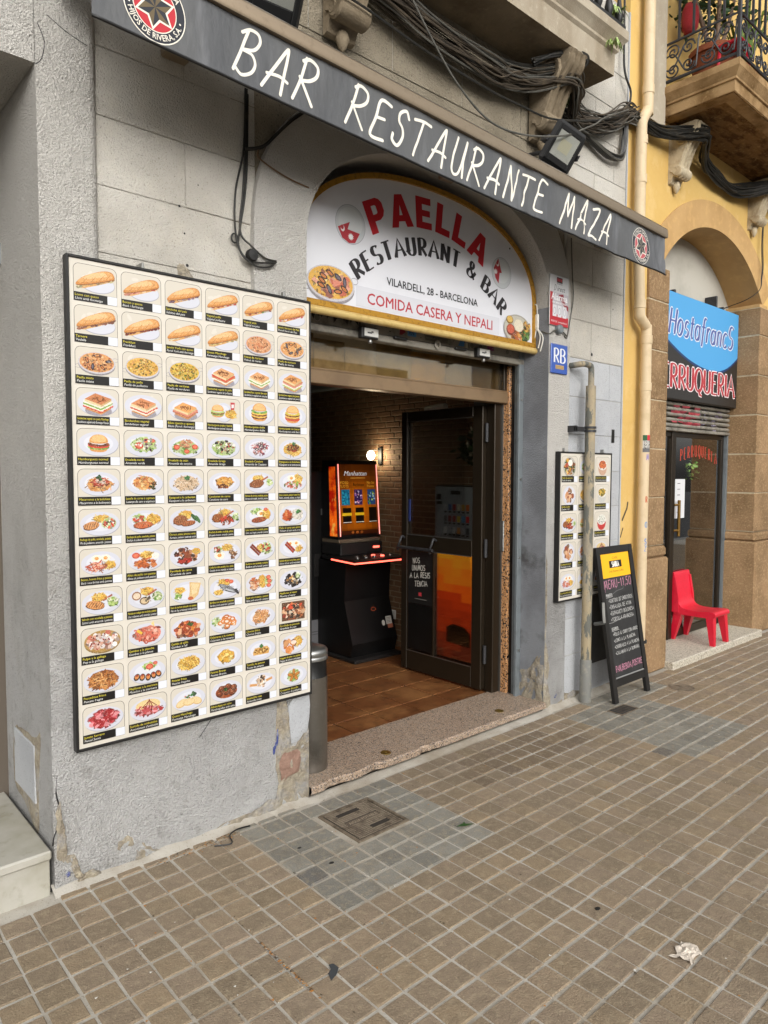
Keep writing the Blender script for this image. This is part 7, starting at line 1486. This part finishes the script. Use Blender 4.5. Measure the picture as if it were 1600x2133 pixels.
for i in range(520):
    if R.random() < .45:
        k = R.randint(-8, 12); x, y = R.uniform(-.7, 3), R.uniform(-1.9, -.05)
        if R.random() < .5: x = round(x, 1)+R.uniform(-.006, .006)
        else: y = round(y+.07, 1)-.07+R.uniform(-.006, .006)
        if R.random() < .6: x, y = R.uniform(-.6, .3), R.uniform(-1.2, -.05); x = round(x, 1)+R.uniform(-.006, .006)
    else: x, y = R.uniform(-.8, 3), R.uniform(-1.9, -.05)
    s_ = R.uniform(.0015, .006); a = R.uniform(0, 6); P3 = [Vector((x+s_*math.cos(a+q)*R.uniform(.5, 1.3), y+s_*math.sin(a+q)*R.uniform(.5, 1.3), .0015)) for q in (0, 2.1, 4.2)]; m.face(P3, R.choice([m_dry, m_dry, m_tan, m_cab2, m_white]))
for i in range(420):
    t = R.random(); x, y = lerp(-.303, -.297, R.random()), lerp(-1.0, -.72, t); 
    if R.random() < .35: x, y = lerp(.0, -.35, t), -.07+R.uniform(-.02, .02)
    s_ = R.uniform(.0015, .0045); m.face([(x+R.uniform(-.006, .006), y, .001), (x+s_, y+s_, .002), (x-s_, y+s_*1.5, .002)], R.choice([m_dry, m_tan, m_cab2]))
o = m.build('leaf_litter', m_dry); tag(o, 'scattered dry leaf crumbs and grit in the paving joints', 'debris', kind='stuff')
m = MB(); m.tube(smoothpath([(-.13, -.10, .004), (-.07, -.13, .006), (-.05, -.08, .012), (.0, -.05, .008), (.06, -.055, .006)], 5), .003, 5, m_blk); o = m.build('string', m_blk); tag(o, 'black strand of string lying at the foot of the grey wall', 'string')
P = Print(plane_pos((-.235, -1.0, .0012), (1, 0, 0), (0, 1, 0), (0, 0, 1)), m_printm); P.poly([(0, 0), (.03, .012), (.052, .03), (.05, .055), (.036, .06), (.03, .04), (.012, .03)], '#3a3d40'); o = P.mb.build('tar_spot', m_printm); tag(o, 'dark tar blot stuck to a pavement tile at the lower left', 'stain')
gm = []
for (x, y, r_, lb) in ((.66, -1.33, .012, 'dark gum spot on the brown paving midway to the napkin'), (.15, -.5, .011, 'dark gum spot on the grey paving below the water cover'), (.12, -.33, .009, 'dark gum spot on the grey paving left of the water cover')):
    m = MB(); m.lathe([(r_, .0008), (r_*.7, .002), (.0001, .0022)], (x, y, 0), 9, m_blkm, sc=(1, .7)); o = m.build('chewing_gum', m_blkm, None); tag(o, lb, 'gum', 'gum spots on the pavement')
# ---------------------------------------------------------------- plants and things on the balconies
def spider(label, c, n, l, down=.5):
    t = thing('spider_plant', label, 'plant', c); m = MB()
    for i in range(n):
        a = R.uniform(0, 2*PI); h_ = R.uniform(.4, 1)*l; d = Vector((math.cos(a), math.sin(a), 0)); sd2 = Vector((-d.y, d.x, 0))*.006; C0 = Vector(c)
        P0, P1, P2 = C0, C0+d*h_*.5+Vector((0, 0, h_*.35*(1-down))), C0+d*h_*.8+Vector((0, 0, -h_*down*.8))
        m.face([P0-sd2*.6, P1-sd2, P1+sd2, P0+sd2*.6], m_leafv); m.face([P1-sd2, P2, P1+sd2], m_leafv)
    m.build('leaves', m_leafv, t); return t
spider('spider plant spilling from the corner of the grey balcony railing', (2.40, -.27, 4.17), 46, .16); spider('small spider plant tuft sprouting from the grey balcony moulding', (2.36, -.30, 3.98), 26, .1, .8); spider('green weeds growing behind the right grey corbel', (2.30, -.02, 3.70), 22, .14, .1); spider('spider plant further left along the grey balcony railing', (2.15, -.24, 4.18), 40, .18)
tb = thing('potted_tree', 'small branching tree in a terracotta pot behind the iron railing', 'plant', (3.78, -.2, 4.25)); m = MB(); m.lathe([(.0001, 4.247), (.11, 4.25), (.15, 4.46), (.165, 4.46), (.165, 4.5), (.14, 4.5), (.135, 4.47), (.0001, 4.47)], (3.80, -.24, 0), 20, m_terra); m.build('pot', m_terra, tb, smooth=.7)
m = MB(); B0 = (3.80, -.24, 4.46)
for e, r_ in (((3.68, -.16, 4.85), .024), ((3.84, -.26, 4.95), .026), ((3.93, -.33, 4.9), .02), ((3.74, -.3, 5.1), .018)): m.tube(smoothpath([B0, (lerp(B0[0], e[0], .4)+.02, lerp(B0[1], e[1], .5), 4.62), e], 5), [r_*(1-.05*i) for i in range(11)], 7, m_wood)
m.build('trunk', m_wood, tb, smooth=1)
leaves('crown', tb, (3.80, -.22, 4.95), .34, 620, .055, m_leaf, .8)
rf = thing('red_lantern', 'round red tinsel lantern hanging behind the balcony bars', 'lantern', (3.64, -.12, 4.7)); m = MB(); m_tin = mk('red_tinsel', '#a81c22', .6, bump=((200, .8, .02, 3),))
m.lathe([(.0001, -.11), (.035, -.1), (.055, -.06), (.06, 0), (.055, .06), (.035, .1), (.0001, .11)], (3.645, -.14, 4.72), 18, m_tin); m.build('body', m_tin, rf, smooth=1)
rt = thing('red_stool', 'bright red plastic stool standing inside the balcony corner', 'stool', (3.75, -.42, 4.25))
m = MB(); m.box(3.66, 3.84, -.49, -.32, 4.44, 4.465, m_red, .008); m.build('seat', m_red, rt)
for x, y in ((3.67, -.48), (3.83, -.48), (3.67, -.33), (3.83, -.33)): m = MB(); m.tube([(x, y, 4.25), (lerp(x, 3.75, .15), lerp(y, -.4, .15), 4.45)], .012, 6, m_red); m.build('leg', m_red, rt)
pg = thing('palm_plant', 'yellow green palm leaves at the right end of the balcony', 'plant', (4.15, -.35, 4.25)); m = MB(); m_pl = mk('palm_leaf', '#5f7a2c', .5)
for i in range(26):
    a = R.uniform(0, 2*PI); h_ = R.uniform(.35, .7); d = Vector((math.cos(a), math.sin(a), 0)); C0 = Vector((4.2, -.3, 4.45)); s2_ = Vector((-d.y, d.x, 0))*.012; p1 = C0+d*h_*.3+Vector((0, 0, h_*.8)); p2 = C0+d*h_*.7+Vector((0, 0, h_*.7)); m.face([C0-s2_, p1-s2_, p1+s2_, C0+s2_], m_pl); m.face([p1-s2_, p2, p1+s2_], m_pl)
m.build('leaves', m_pl, pg); m = MB(); m.lathe([(.0001, 4.247), (.09, 4.25), (.12, 4.45), (.0001, 4.45)], (4.2, -.3, 0), 16, m_terra); m.build('pot', m_terra, pg, smooth=.7)
